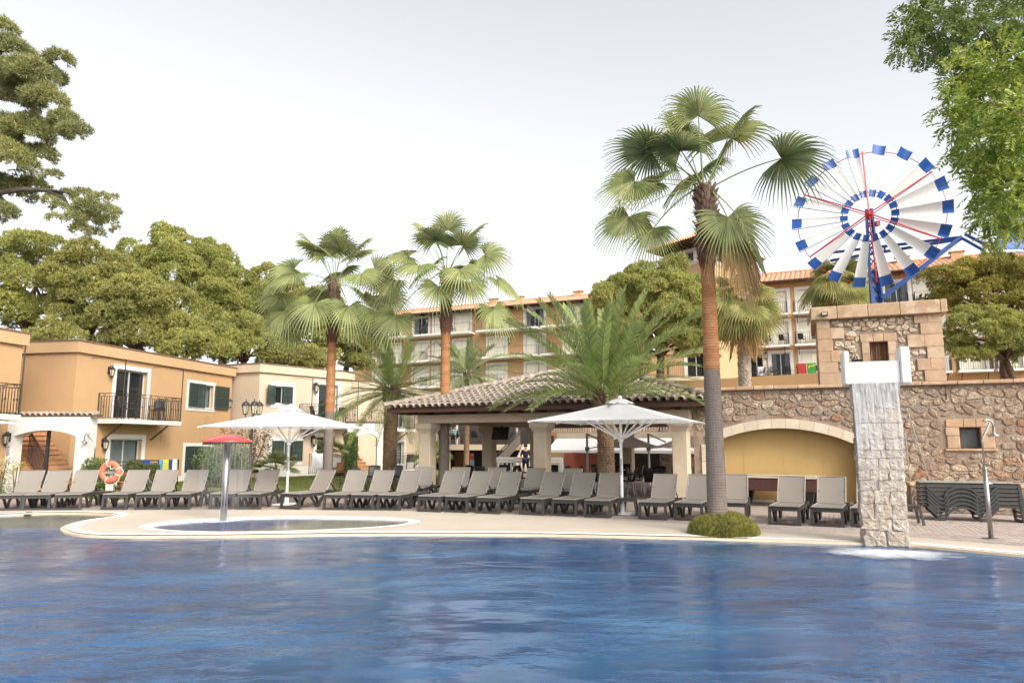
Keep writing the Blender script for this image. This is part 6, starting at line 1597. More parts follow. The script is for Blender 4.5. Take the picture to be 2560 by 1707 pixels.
# showers
def shower(base, label, H, hx, lower=.95, flip=1):
    t = thing('shower', label, 'shower', base); mb = MB(); mb.tube([(0, 0, 0), (0, 0, lower)], .040, 12); mb.lathe((0, 0, lower), [(.04, 0), (.044, .005), (.044, .03), (.028, .04)], 12); mb.build('post', M['steel'], t, smooth=True, local=True)
    s = flip; z1 = H - .36; arc = [(0, 0, lower), (0, 0, z1)] + [(s * hx * .75, 0, H - .05)] + [(s * (hx - .115 + .115 * math.sin(a)), 0, H - .075 + .085 * math.cos(a)) for a in np.linspace(-.5, 1.5, 8)] + [(s * hx, 0, H - .2)]
    mb = MB(); mb.tube(arc, .017, 8); mb.build('pipe', M['steel'], t, smooth=True, local=True)
    mb = MB(); mb.lathe((s * hx, 0, H - .2), [(.02, .02), (.025, -.03), (.10, -.075), (.105, -.09), (.09, -.10), (.001, -.10)], 16); mb.build('shower_head', M['steel'], t, smooth=True, local=True)
    mb = MB(); mb.tube([(.03, -.02, lower - .25), (.075, -.02, lower - .25)], .014, 8); mb.lathe((.085, -.02, lower - .25), [(.02, -.02), (.02, .02)], 8); mb.build('tap', M['steel'], t, local=True)
    mb = MB(); mb.bbox(-.11, .11, -.11, .11, 0, .018, .004); mb.build('base_plate', M['steel'], t, local=True); return t
sb2 = gp(2478, 1347); shower(sb2, 'steel outdoor shower before the lounger stack at right', at(2478, 1053, sb2.y).z + .02, .22, lower=at(2470, 1173, sb2.y).z)
sb1 = gp(228, 1238); shower(sb1, 'steel outdoor shower by the white arch wall at left', at(228, 1084, sb1.y).z, .38, lower=at(230, 1151, sb1.y).z, flip=-1)
# lamp post
lq = gp(622, 1229)
lpst = thing('lamp_post', 'black lamp post with three lanterns behind the left parasol', 'lamp post', lq); zt_ = at(627, 1003, lq.y).z
mb = MB(); mb.tube([(0, 0, 0), (0, 0, .5), (0, 0, zt_ - .5)], [.07, .05, .042], 10); mb.lathe((0, 0, 0), [(.10, 0), (.10, .06), (.065, .12), (.06, .42), (.075, .46), (.05, .5)], 10); mb.build('post', M['iron'], lpst, local=True)
for k in range(3):
    a = R(180 + 118 * k); dx_, dy_ = .27 * math.cos(a), .27 * math.sin(a); mb = MB()
    mb.tube([(0, 0, zt_ - .62), (dx_ * .6, dy_ * .6, zt_ - .66), (dx_, dy_, zt_ - .56), (dx_, dy_, zt_ - .47)], .016, 6); arm = mb.build('arm', M['iron'], lpst, local=True)
    lx = mat if False else None
    mb = MB(); mb.lathe((dx_, dy_, zt_), [(.165, -.15), (.15, -.13), (.12, -.06), (.06, -.015), (.02, -.005), (.015, .05), (.001, .09)], 8); mb.build('lantern_roof', M['iron'], lpst, local=True)
    mb = MB(); mb.lathe((dx_, dy_, zt_), [(.07, -.46), (.13, -.15)], 6); mb.build('lantern_glass', M['lampglass'], lpst, local=True)
    mb = MB()
    for i in range(6): w = i * math.pi / 3; mb.bar([(dx_ + .072 * math.cos(w), dy_ + .072 * math.sin(w), zt_ - .47), (dx_ + .134 * math.cos(w), dy_ + .134 * math.sin(w), zt_ - .145)], .016, .016)
    mb.lathe((dx_, dy_, zt_), [(.03, -.5), (.08, -.47), (.08, -.455)], 6); mb.build('lantern_cage', M['iron'], lpst, local=True)
# pool table in the niche
pa_, pb_ = gp(1838, 1262), gp(2043, 1271)
PPT = Plane(pa_, pb_)
if PPT.n.y > 0: PPT.n = -PPT.n
pt_ = thing('pool_table', 'dark brown pool table with green cloth before the arched niche', 'pool table', tuple(PPT.pt(PPT.L / 2, 0, -.55)))
tl_ = PPT.L; x0_ = -.12
mb = MB(); mb.bbox(x0_, tl_ + .04, .0, 1.15, .42, .76, .02, PPT.mat()); mb.build('body', M['table_wood'], pt_)
mb = MB(); mb.bbox(x0_ - .03, tl_ + .07, -.03, .09, .762, .82, .015, PPT.mat()); mb.bbox(x0_ - .03, tl_ + .07, 1.06, 1.18, .762, .82, .015, PPT.mat()); mb.bbox(x0_ - .03, x0_ + .09, .092, 1.058, .762, .82, .015, PPT.mat()); mb.bbox(tl_ - .05, tl_ + .07, .092, 1.058, .762, .82, .015, PPT.mat()); mb.build('rail', M['column'], pt_)
mb = MB(); pbox(mb, PPT, x0_ + .09, tl_ - .05, .77, .80, -1.06, -.092); pbox(mb, PPT, x0_ + .05, tl_ - .01, .821, .832, -.10, -.045); mb.build('cloth', M['felt'], pt_)
for s in (x0_ + .22, tl_ - .26):
    for o in (.14, 1.0): mb = MB(); mb.add([PPT.pt(s + a_ * .2, z, -(o + b_ * .12)) for z, k in ((.42, 1.0), (.0, .5)) for a_, b_ in ((-k, -k), (k, -k), (k, k), (-k, k))], [(0, 1, 2, 3), (4, 5, 6, 7), (0, 1, 5, 4), (1, 2, 6, 5), (2, 3, 7, 6), (3, 0, 4, 7)]); mb.build('leg', M['black'], pt_)
mb = MB(); mb.bbox(tl_ + .041, tl_ + .06, .2, .95, .48, .70, .01, PPT.mat()); mb.build('end_panel', M['black'], pt_)

# chairs and tables under the pavilion roof
def make_chair(metal=True, m='resin_black'):
    t = thing('chair', 'x', 'chair'); mb = MB(); mb.bbox(-.24, .24, -.22, .24, .43, .47, .015); mb.build('seat', M[m], t, local=True)
    mb = MB(); vs = []; n = 6
    for o in (0, .022):
        for i in range(5):
            for j in range(n + 1): f = j / n * 2 - 1; z = .47 + .45 * i / 4; vs.append((f * .235 * (1 - .06 * i / 4), .235 + .10 * i / 4 - .05 * f * f + o, z + (-.02 * f * f if i == 4 else 0)))
    k = 5 * (n + 1); fs = [(o + i * (n + 1) + j, o + i * (n + 1) + j + 1, o + (i + 1) * (n + 1) + j + 1, o + (i + 1) * (n + 1) + j) for o in (0, k) for i in range(4) for j in range(n)]
    rg = list(range(n + 1)) + [i * (n + 1) + n for i in range(1, 5)] + [4 * (n + 1) + j for j in range(n - 1, -1, -1)] + [i * (n + 1) for i in range(3, 0, -1)]
    fs += [(rg[i], rg[(i + 1) % len(rg)], rg[(i + 1) % len(rg)] + k, rg[i] + k) for i in range(len(rg))]; mb.add(vs, fs); mb.build('backrest', M[m], t, smooth=True, local=True)
    for sx in (-1, 1):
        mb = MB(); mb.bar([(sx * .25, .24, .66), (sx * .27, .0, .66), (sx * .26, -.18, .63), (sx * .25, -.2, .45)], .04, .025); mb.build('armrest', M[m], t, local=True)
        for sy in (-1, 1): mb = MB(); mb.tube([(sx * .21, sy * .2, .43), (sx * .25, sy * .25, 0)], .013 if metal else .022, 6); mb.build('leg', M['alu' if metal else m], t, local=True)
    return t
CH0 = make_chair(); CH0['label'] = 'black chair with metal legs'; chairs = []
def tb(loc, m_top, m_leg, label, size=.4, h=.73, group=None):
    t = thing('table', label, 'table', loc, R(-20), group); mb = MB(); mb.bbox(-size, size, -size, size, h - .03, h, .008); mb.build('table_top', M[m_top], t, local=True)
    mb = MB(); mb.tube([(0, 0, .03), (0, 0, h - .03)], .03, 8); mb.lathe((0, 0, 0), [(.24, 0), (.24, .02), (.05, .05)], 12); mb.build('pedestal', M[m_leg], t, local=True); return t
tabs = [((1.75, 2.0), 'dark cafe table under the pavilion behind the back row loungers', 'black'), ((3.6, 2.6), 'dark cafe table left of the middle pavilion column', 'black'), ((6.2, 2.4), 'cafe table right of the big date palm under the pavilion', 'alu'),
        ((7.7, 3.0), 'cafe table by the right end of the pavilion', 'black'), ((5.6, 5.2), 'cafe table deep under the pavilion right of the middle column', 'alu')]
first = True
chl = ['left', 'right', 'near', 'far']
where = ['behind the back row loungers', 'left of the middle pavilion column', 'right of the big date palm', 'at the right end of the pavilion', 'deep under the pavilion roof']
for ti, ((u, v), lb, tm) in enumerate(tabs):
    q = pv(u, v); tb(q, tm, 'alu', lb, .38, group='cafe tables under the pavilion')
    for ci, (du, dv, rz) in enumerate(((-.72, .05, 90), (.72, -.05, -90), (.1, -.75, 180), (-.05, .75, 0))):
        l_ = pv(u + du, v + dv); lb2 = 'black chair with metal legs, %s side of table %s' % (chl[ci], where[ti]); r_ = R(rz - 26.7 + random.uniform(-14, 14))
        if first: CH0.location = l_; CH0.rotation_euler = (0, 0, r_); CH0['label'] = lb2; CH0['group'] = 'black chairs under the pavilion'; first = False
        else: clone(CH0, lb2, l_, r_, 'black chairs under the pavilion')
# resin set on the lawn edge
RC0 = make_chair(False, 'resin'); gq = [gp(934, 1226), gp(986, 1226), gp(872, 1240)]
RC0.location = gq[0]; RC0.rotation_euler = (0, 0, R(8)); RC0['label'] = 'dark resin armchair left of the date palm trunk at the lawn edge'; RC0['group'] = 'dark resin armchairs on the lawn edge'
clone(RC0, 'dark resin armchair right of the date palm trunk at the lawn edge', gq[1], R(-12), 'dark resin armchairs on the lawn edge'); clone(RC0, 'dark resin armchair alone behind a lounger, right of the left fan palm', gq[2], R(-30), 'dark resin armchairs on the lawn edge')
tb(gp(960, 1233), 'resin', 'resin', 'dark resin table between two armchairs at the lawn edge', .42, .74)
# balcony and terrace chairs at the houses
def hc(P, px, py, z, off, rz, label):
    s, _ = P.px(px, py, off); return clone(RC0, label, P.pt(s, z, off), rz, 'dark chairs on the house balconies and terraces')
an2 = math.atan2(f2.n.y, f2.n.x) + R(90)
hc(f2, 318, 1020, 2.66, .5, an2 + R(70), 'dark chair on the orange house balcony before the glass door'); hc(f2, 392, 1030, 2.66, .55, an2 + R(-75), 'dark chair on the orange house balcony right of the glass door')
an3 = math.atan2(f3.n.y, f3.n.x) + R(90)
hc(f3, 852, 1040, 2.8, .5, an3 + R(160), 'dark chair on the cream house balcony right of the palm trunk'); hc(f3, 790, 1040, 2.8, .5, an3 + R(80), 'dark chair on the cream house balcony left of the palm trunk')
hc(f4, 1026, 1170, .2, 1.2, R(190), 'dark chair behind the terrace railing left of the pavilion column'); hc(f4, 990, 1170, .2, 1.4, R(100), 'dark chair beside the short date palm on the terrace')
hc(f3, 868, 1175, .2, 1.3, R(150), 'dark chair on the terrace of the cream house by the green column')
# railings round the terraces, and the towels hung over them
def rail_thing(pts, h, label, sp=.11):
    t = thing('railing', label, 'railing', tuple(pts[0])); mb = MB(); railing(mb, pts, h, sp=sp, r=.010, rings=False); mb.build('bars', M['iron'], t); return t
def towel(pts, top, drop, m, label, group=None, name='towel', drop_back=.25):
    """cloth folded over a rail: pts = two rail points, hanging in front and behind"""
    a, b = Vector(pts[0]), Vector(pts[1]); d = (b - a); n_ = Vector((d.y, -d.x, 0)).normalized()
    if n_.dot(-a) < 0: n_ = -n_
    mb = MB(); k = 10; vs = []
    prof = [(.035, -drop), (.04, -drop * .6), (.035, -drop * .2), (.028, 0.0), (0, .02), (-.028, 0.0), (-.035, -drop_back)]
    for o, z in prof:
        for i in range(k + 1): f = i / k; wv = .012 * math.sin(i * 1.7 + z * 3) if z < -.05 else 0; vs.append(a + d * f + n_ * (o + wv) + Vector((0, 0, top + z + (.012 * math.sin(i * .9) if z == -drop else 0))))
    fs = [(r_ * (k + 1) + i, r_ * (k + 1) + i + 1, (r_ + 1) * (k + 1) + i + 1, (r_ + 1) * (k + 1) + i) for r_ in range(len(prof) - 1) for i in range(k)]
    mb.add(vs, fs); o = mb.build(name, m, None, smooth=True); tag(o, label, 'towel', group); return o
zg = .05
ra = [f2.pt(f2.px(276, 1215, 2.0)[0], zg, 2.0), f2.pt(f2.px(443, 1205, 2.0)[0], zg, 2.0), f2.pt(f2.px(443, 1205, 2.0)[0], zg, .05)]
rail_thing(ra, 1.0, 'dark terrace railing before the orange house, hung with beach towels')
tn = [(356, 372, 'blue', 'blue beach towel on the terrace railing between the round shrubs'), (322, 353, 'blue', 'wide blue towel low on the terrace railing behind the flower pot'), (394, 403, 'cyan', 'light blue towel left of the yellow one on the terrace railing'), (404, 418, 'yellow', 'bright yellow towel on the terrace railing'),
      (419, 427, 'blue', 'blue towel right of the yellow one on the terrace railing'), (428, 438, 'white', 'white striped towel at the right end of the terrace railing')]
for x0, x1, c_, lb in tn: towel((f2.pt(f2.px(x0, 1190, 2.0)[0], zg, 2.0), f2.pt(f2.px(x1, 1190, 2.0)[0], zg, 2.0)), 1.02, .62, M['towel_' + c_], lb, 'towels on the terrace railing')
rb = [f3.pt(f3.px(772, 1183, 1.9)[0], .2, 1.9), f3.pt(f3.px(892, 1183, 1.9)[0], .2, 1.9)]
rail_thing(rb, 1.0, 'dark terrace railing before the cream house with white towels')
for x0, x1, lb in ((779, 806, 'white towel on the cream house railing left of the palm trunk'), (826, 851, 'white towel on the cream house railing right of the palm trunk')): towel((f3.pt(f3.px(x0, 1150, 1.9)[0], .2, 1.9), f3.pt(f3.px(x1, 1150, 1.9)[0], .2, 1.9)), 1.02, .72, M['towel_white'], lb, 'white towels on the railing')
towel((f3.pt(f3.px(857, 1150, 1.3)[0], .2, 1.3), f3.pt(f3.px(876, 1150, 1.3)[0], .2, 1.3)), .95, .5, M['towel_yellow'], 'pale yellow towel over a terrace chair by the green column')
rc_ = [f4.pt(f4.px(985, 1180, 1.9)[0], .2, 1.9), f4.pt(f4.px(1040, 1184, 1.9)[0], .2, 1.9)]
rail_thing(rc_, 1.0, 'dark terrace railing between the short date palm and the pavilion column')
# hotel balcony chairs and towels
hn = 0; anr = math.atan2(PR.n.y, PR.n.x) + R(90)
HC0 = make_chair(False, 'resin_black'); 
spots = [(PR, sR(1890), zt0 + fh2, 'behind the pink flower on the middle balcony'), (PR, sR(1924), zt0 + fh2, 'in the middle of the middle left balcony'), (PR, sR(1957), zt0 + fh2, 'at the right end of the middle left balcony'), (PR, sR(2005), zt0 + fh2, 'at the left of the middle right balcony'), (PR, sR(2040), zt0 + fh2, 'next to the stone tower on the middle right balcony'),
         (PR, sR(1930), zt0, 'in the middle of the lower left balcony'), (PR, sR(1964), zt0, 'at the right end of the lower left balcony'), (PR, sR(1902), zt0, 'under the white towel on the lower left balcony'), (PR, sR(2045), zt0, 'behind the green towel on the lower right balcony'),
         (PR, sR(1900), zt0 + 2 * fh2, 'at the left of the upper balcony behind palm leaves'), (PR, sR(1930), zt0 + 2 * fh2, 'in the middle of the upper balcony behind palm leaves'), (PR, sR(2226), zt0 + 2 * fh2, 'on the balcony left of the gold pine'), (PR, sR(2300), zt0 + 2 * fh2, 'on the balcony touching the gold pine'),
         (PR, sR(2515), zt0, 'on the low balcony under the gold pine'), (PL, sL(1236), zf, 'on the long wing top floor, left of two near the gutter pipe'), (PL, sL(1290), zf, 'on the long wing top floor, between wide doors'), (PL, sL(1340), zf, 'on the long wing top floor beside the gutter pipe'), (PL, sL(1138), zf, 'on the long wing top floor right of the middle palm trunk'),
         (PL, sL(1060), zf, 'on the long wing top floor left of the middle palm'), (PL, sL(1385), zf - fh, 'on the long wing second floor at right')]
for i, (P_, s, z, lb) in enumerate(spots):
    l_ = P_.pt(s, z, .6); r_ = math.atan2(P_.n.y, P_.n.x) + R(90) + R(random.choice([-70, 60, 160, 20])); lb = 'dark balcony chair ' + lb
    if i == 0: HC0.location = l_; HC0.rotation_euler = (0, 0, r_); HC0['label'] = lb; HC0['group'] = 'chairs on hotel balconies'
    else: clone(HC0, lb, l_, r_, 'chairs on hotel balconies')
def htowel(P_, x0, x1, z, off, m, lb, drop=.85): return towel((P_.pt(sR(x0), z, off), P_.pt(sR(x1), z, off)), 1.02, drop, m, lb, 'towels on the hotel balconies')
htowel(PR, 1992, 2013, zt0, 1.06, M['towel_red'], 'red towel with dark print on the lower hotel balcony'); htowel(PR, 2014, 2036, zt0, 1.07, M['towel_green'], 'green towel with a yellow shape on the lower hotel balcony', 1.0)
mb = MB(); s0_, s1_ = sR(2018), sR(2033); 
for k in range(6): t0, t1 = k / 6, (k + 1) / 6; mb.bar([PR.pt(s0_ + (s1_ - s0_) * t0, zt0 + .62 + .3 * t0 + .08 * math.sin(t0 * 6), 1.135), PR.pt(s0_ + (s1_ - s0_) * t1, zt0 + .62 + .3 * t1 + .08 * math.sin(t1 * 6), 1.135)], .012, .13)
o = mb.build('towel_print', M['towel_yellow'], None); gt_ = [q for q in bpy.data.objects if q.get('label', '').startswith('green towel')][0]; o.parent = gt_
towel((PR.pt(sR(1893), zt0, .7), PR.pt(sR(1906), zt0, .7)), .9, .75, M['towel_white'], 'white towel over a chair on the lower hotel balcony')
# ================================================================== BEHIND THE PAVILION
# terrace with railing
ty = 48.0
ta, tb_ = at(1090, 1111, ty), at(1330, 1111, ty - 1.5)
PTR = Plane((ta.x - 3, ta.y + .6), (tb_.x, tb_.y))
tz = 1.68
te = thing('terrace', 'raised cafe terrace with dark railing seen through the pavilion', 'terrace', tuple(PTR.pt(4, 0)))
mb = MB(); pbox(mb, PTR, 0, PTR.L, tz - .36, tz, -9, 0); mb.build('slab', M['cream'], te)
for s in np.arange(.4, PTR.L, 3.0): mb = MB(); pbox(mb, PTR, s, s + .45, -.3, tz - .37, -.8, -.3); mb.build('column', M['column'], te)
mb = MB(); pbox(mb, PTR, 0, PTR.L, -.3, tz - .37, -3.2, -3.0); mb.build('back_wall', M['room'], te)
s_ = PTR.px(1132, 1150, -2.5)[0]; mb = MB(); pbox(mb, PTR, s_, s_ + .8, -.2, 1.2, -2.98, -2.9); mb.build('door', mat('brown_door', (0.20, 0.095, 0.03), .6), te)
mb = MB(); railing(mb, [PTR.pt(0, tz, -.1), PTR.pt(PTR.L - .1, tz, -.1)], 1.0, sp=.13, rings=False, r=.014); mb.build('railing', M['iron'], te)
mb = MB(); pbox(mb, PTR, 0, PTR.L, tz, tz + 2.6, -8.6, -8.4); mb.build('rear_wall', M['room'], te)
for s in np.arange(1, PTR.L, 2.2): mb = MB(); pbox(mb, PTR, s, s + .14, tz, tz + 2.5, -4.1, -4.0); mb.build('post', M['frame'], te)
for i, s in enumerate(np.arange(.9, PTR.L - 1, 1.15)):
    clone(HC0, 'black chair behind the terrace railing seen through the pavilion, %s from the left' % ('first', 'second', 'third', 'fourth', 'fifth', 'sixth', 'seventh', 'eighth')[i % 8], PTR.pt(s, tz, -1.0 - .35 * (i % 2)), R(40 * i), 'chairs on the cafe terrace')
# stairs up to the terrace
ss = thing('outdoor_stairs', 'pale stone stairs with dark handrails behind the pavilion', 'stairs', at(1300, 1150, 43))
x0_, x1_ = at(1277, 1130, 44).x, at(1345, 1130, 44).x
for i in range(10):
    z = .17 * (i + 1); mb = MB(); mb.bbox(x0_ + .02 * i * 4, x1_ + .4, 43 + .28 * i, 47.2, z - .17, z, .006); mb.build('step', M['pale'], ss)
for k, dx_ in enumerate((-.05, .12)):
    mb = MB(); mb.tube([(x0_ - 1.1 + dx_, 42.6, .75), (x0_ + .75 + dx_, 46, 2.7)], .035, 6); mb.build('handrail', M['iron'], ss)
mb = MB(); mb.add([(x0_ - 1.0, 42.7, .0), (x0_ + .6, 46, 1.68), (x0_ + .6, 46, 2.55), (x0_ - 1.0, 42.7, .65)], [(0, 1, 2, 3)]); mb.build('side_screen', mat('stair_screen', (0.12, .10, .085), .7), ss)
# white fence
fy = 38.0
fa, fb_ = at(1230, 1179, fy), at(1404, 1179, fy - 1.0)
PF = Plane(fa, fb_); fz1 = PF.px(1300, 1146)[1]
fe = thing('white_fence', 'white wooden fence with wide posts behind the pavilion', 'fence', tuple(PF.pt(PF.L / 2, 0)))
for k in range(4): mb = MB(); s = PF.L * k / 3; pbox(mb, PF, s - .07, s + .07, 0, fz1, -.04, .04); mb.build('post', M['frame'], fe)
for k in range(16): mb = MB(); s = PF.L * (k + .5) / 16; pbox(mb, PF, s - .045, s + .045, .12, fz1 - .22, -.015, .015); mb.build('picket', M['frame'], fe)
for z in (.08, fz1 - .21, fz1 - .06): mb = MB(); pbox(mb, PF, -.05, PF.L + .05, z, z + (.13 if z > .5 else .06), -.035, .035); mb.build('rail', M['frame'], fe)
# kiosk with white awning
ky = 40.0
KP = Plane(at(1392, 1130, ky), at(1760, 1130, ky - 5.5))
kz0 = KP.px(1420, 1131)[1]; kz1 = KP.px(1420, 1096)[1]; kd = 1.6
ki = thing('kiosk', 'snack bar with a long white awning and dark stone interior behind the pavilion', 'kiosk', tuple(KP.pt(3, 0, -1)))
sk = KP.px(1423, 1150)[0]; sk0 = KP.px(1402, 1150)[0]
mb = MB(); pbox(mb, KP, sk0, sk, 0, kz0 + .8, -3, -.3); mb.build('side_wall', M['kiosk_red'], ki)
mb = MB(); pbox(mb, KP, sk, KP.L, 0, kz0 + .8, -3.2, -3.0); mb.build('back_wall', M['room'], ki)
PKI = Plane(KP.pt(KP.px(1580, 1150)[0], 0, -2.9), KP.pt(KP.L, 0, -2.9))
if PKI.n.y > 0: PKI.n = -PKI.n
mb = MB(); pbox(mb, PKI, 0, PKI.L, 0, kz0 + .3, -.05, 0); mb.build('stone_back', M['mortar'], ki)
stones(PKI, 0, PKI.L, 0, kz0 + .2, .42, .34, lambda s, z: True, 0, .03, mat('dark_rubble', None, .9, .3, 5, .6, 20, rnd=[(.17, .13, .09), (.22, .17, .12), (.12, .09, .065), (.26, .20, .145)]), ki, shrink=.02, seed=31)
mb = MB(); pbox(mb, KP, 0, KP.L, kz1 + .0, kz1 + .3, -6, -.05); mb.build('roof_slab', M['column'], ki)
mb = MB(); vs = []; n = 14
for t in np.linspace(0, 1, 6):
    for i in range(n + 1): vs.append(KP.pt(KP.L * i / n, kz1 - (kz1 - kz0 - .14) * t + .02 * math.sin(t * 3), .02 + kd * .5 * t))
for z in (kz0,):
    for i in range(n + 1): vs.append(KP.pt(KP.L * i / n, z + (.015 if i % 2 else 0), .02 + kd * .5))
mb.add(vs, [(r_ * (n + 1) + i, r_ * (n + 1) + i + 1, (r_ + 1) * (n + 1) + i + 1, (r_ + 1) * (n + 1) + i) for r_ in range(6) for i in range(n)]); mb.add([KP.pt(0, kz1, .02), KP.pt(0, kz0 + .14, .8), KP.pt(0, kz0, .8), KP.pt(0, kz0, .02)], [(0, 1, 2, 3)]); mb.build('awning', M['canvas'], ki)
s_ = KP.px(1443, 1150, -2)[0]; mb = MB(); pbox(mb, KP, s_ - .1, s_ + .45, 0, 1.05, -2.5, -2.0); mb.build('fridge', M['black'], ki)
for k in range(3): mb = MB(); pbox(mb, KP, s_ - .05, s_ + .4, .62 + .14 * k, .71 + .14 * k, -1.998, -1.99); mb.build('fridge_shelf', M['alu'], ki)
# railing and people above the awning
mb = MB(); rt_ = thing('railing', 'long grey railing above the white awning behind the pavilion', 'railing', tuple(KP.pt(4, kz1 + .3, -.4)))
railing(mb, [KP.pt(-1.0, kz1 + .3, -.3), KP.pt(KP.L + .5, kz1 + .3, -.3)], .95, sp=.16, rings=False, r=.018); mb.build('bars', M['greypaint'], rt_)
mb = MB(); pbox(mb, KP, -8, KP.L + 6, kz1 + .3, kz1 + 3.6, -9.2, -9.0); bw_ = mb.build('terrace_wall', M['hotel']); tag(bw_, 'orange wall far behind the railing above the white awning', 'wall')
# cantilever parasols of the cafe
def canti(px, lab):
    q = at(px, 1170, 30.5); t = thing('cantilever_parasol', lab, 'parasol', (q.x, q.y, 0), 0, 'white cantilever parasols of the cafe')
    z1_ = at(px, 1083, 30.5).z; zj = at(px, 1122, 30.5).z; mb = MB(); mb.tube([(0, 0, 0), (0, 0, z1_)], .045, 10); mb.build('mast', M['frame'], t, local=True)
    mb = MB(); mb.lathe((0, 0, zj), [(.055, -.09), (.09, -.07), (.09, .07), (.055, .09)], 10); mb.build('joint', M['greypaint'], t, local=True)
    mb = MB(); mb.bar([(0, 0, z1_ - .03), (.75, .15, z1_ - .36)], .05, .06); mb.build('arm', M['alu'], t, local=True); mb = MB(); mb.bar([(0, 0, zj), (.35, .05, zj + .08), (1.7, .3, zj + .06)], .035, .035); mb.build('support', M['greypaint'], t, local=True)
    c = Vector((1.75, .5, 0)); vs = [(c.x, c.y, zj + .62)]; n = 8
    for ring, zz_ in ((.5, .28), (1.0, .0)):
        for i in range(16): w = 2 * math.pi * i / 16; sc = ring * (1.5 if i % 2 == 0 else 1.42); vs.append((c.x + sc * math.cos(w), c.y + sc * math.sin(w), zj + .03 + zz_ + (.05 if (i % 2 and ring == 1) else 0)))
    mb = MB(); mb.add(vs, [(0, 1 + i, 1 + (i + 1) % 16) for i in range(16)] + [(1 + i, 1 + (i + 1) % 16, 17 + (i + 1) % 16, 17 + i) for i in range(16)]); mb.build('canopy', M['thin_canvas'], t, local=True)
canti(1468.6, 'white cantilever parasol left of the big date palm trunk under the pavilion'); canti(1623, 'white cantilever parasol right of the big date palm trunk under the pavilion')
# sign post
sq_ = at(1180, 1170, 34); sg = thing('sign_post', 'small red and pale blue sign on a grey post behind the pavilion', 'sign', (sq_.x, sq_.y, 0))
zz1 = at(1180, 1133, 34).z
mb = MB(); mb.box(-.07, .07, .012, .06, 0, zz1 - .1); mb.build('post', M['greypaint'], sg, local=True)
mb = MB(); mb.bbox(-.09, .09, -.01, .01, zz1 - .28, zz1, .004); mb.build('red_panel', M['sign_red'], sg, local=True); mb = MB(); mb.box(-.05, .06, -.013, -.0105, zz1 - .08, zz1 - .05); mb.build('white_stripe', M['frame'], sg, local=True)
mb = MB(); mb.bbox(-.10, .10, -.01, .01, zz1 - .60, zz1 - .30, .004); mb.build('blue_panel', M['sign_blue'], sg, local=True)
# low white bench-like ledge behind the back row
wl2 = thing('white_counter', 'low white counter behind the back row loungers under the pavilion', 'counter', at(1175, 1190, 33)); q = at(1146, 1171, 31); q2 = at(1200, 1171, 30.4)
PCN = Plane(q, q2); mb = MB(); pbox(mb, PCN, 0, PCN.L, 0, q.z, -.5, 0); mb.build('body', M['frame'], wl2)

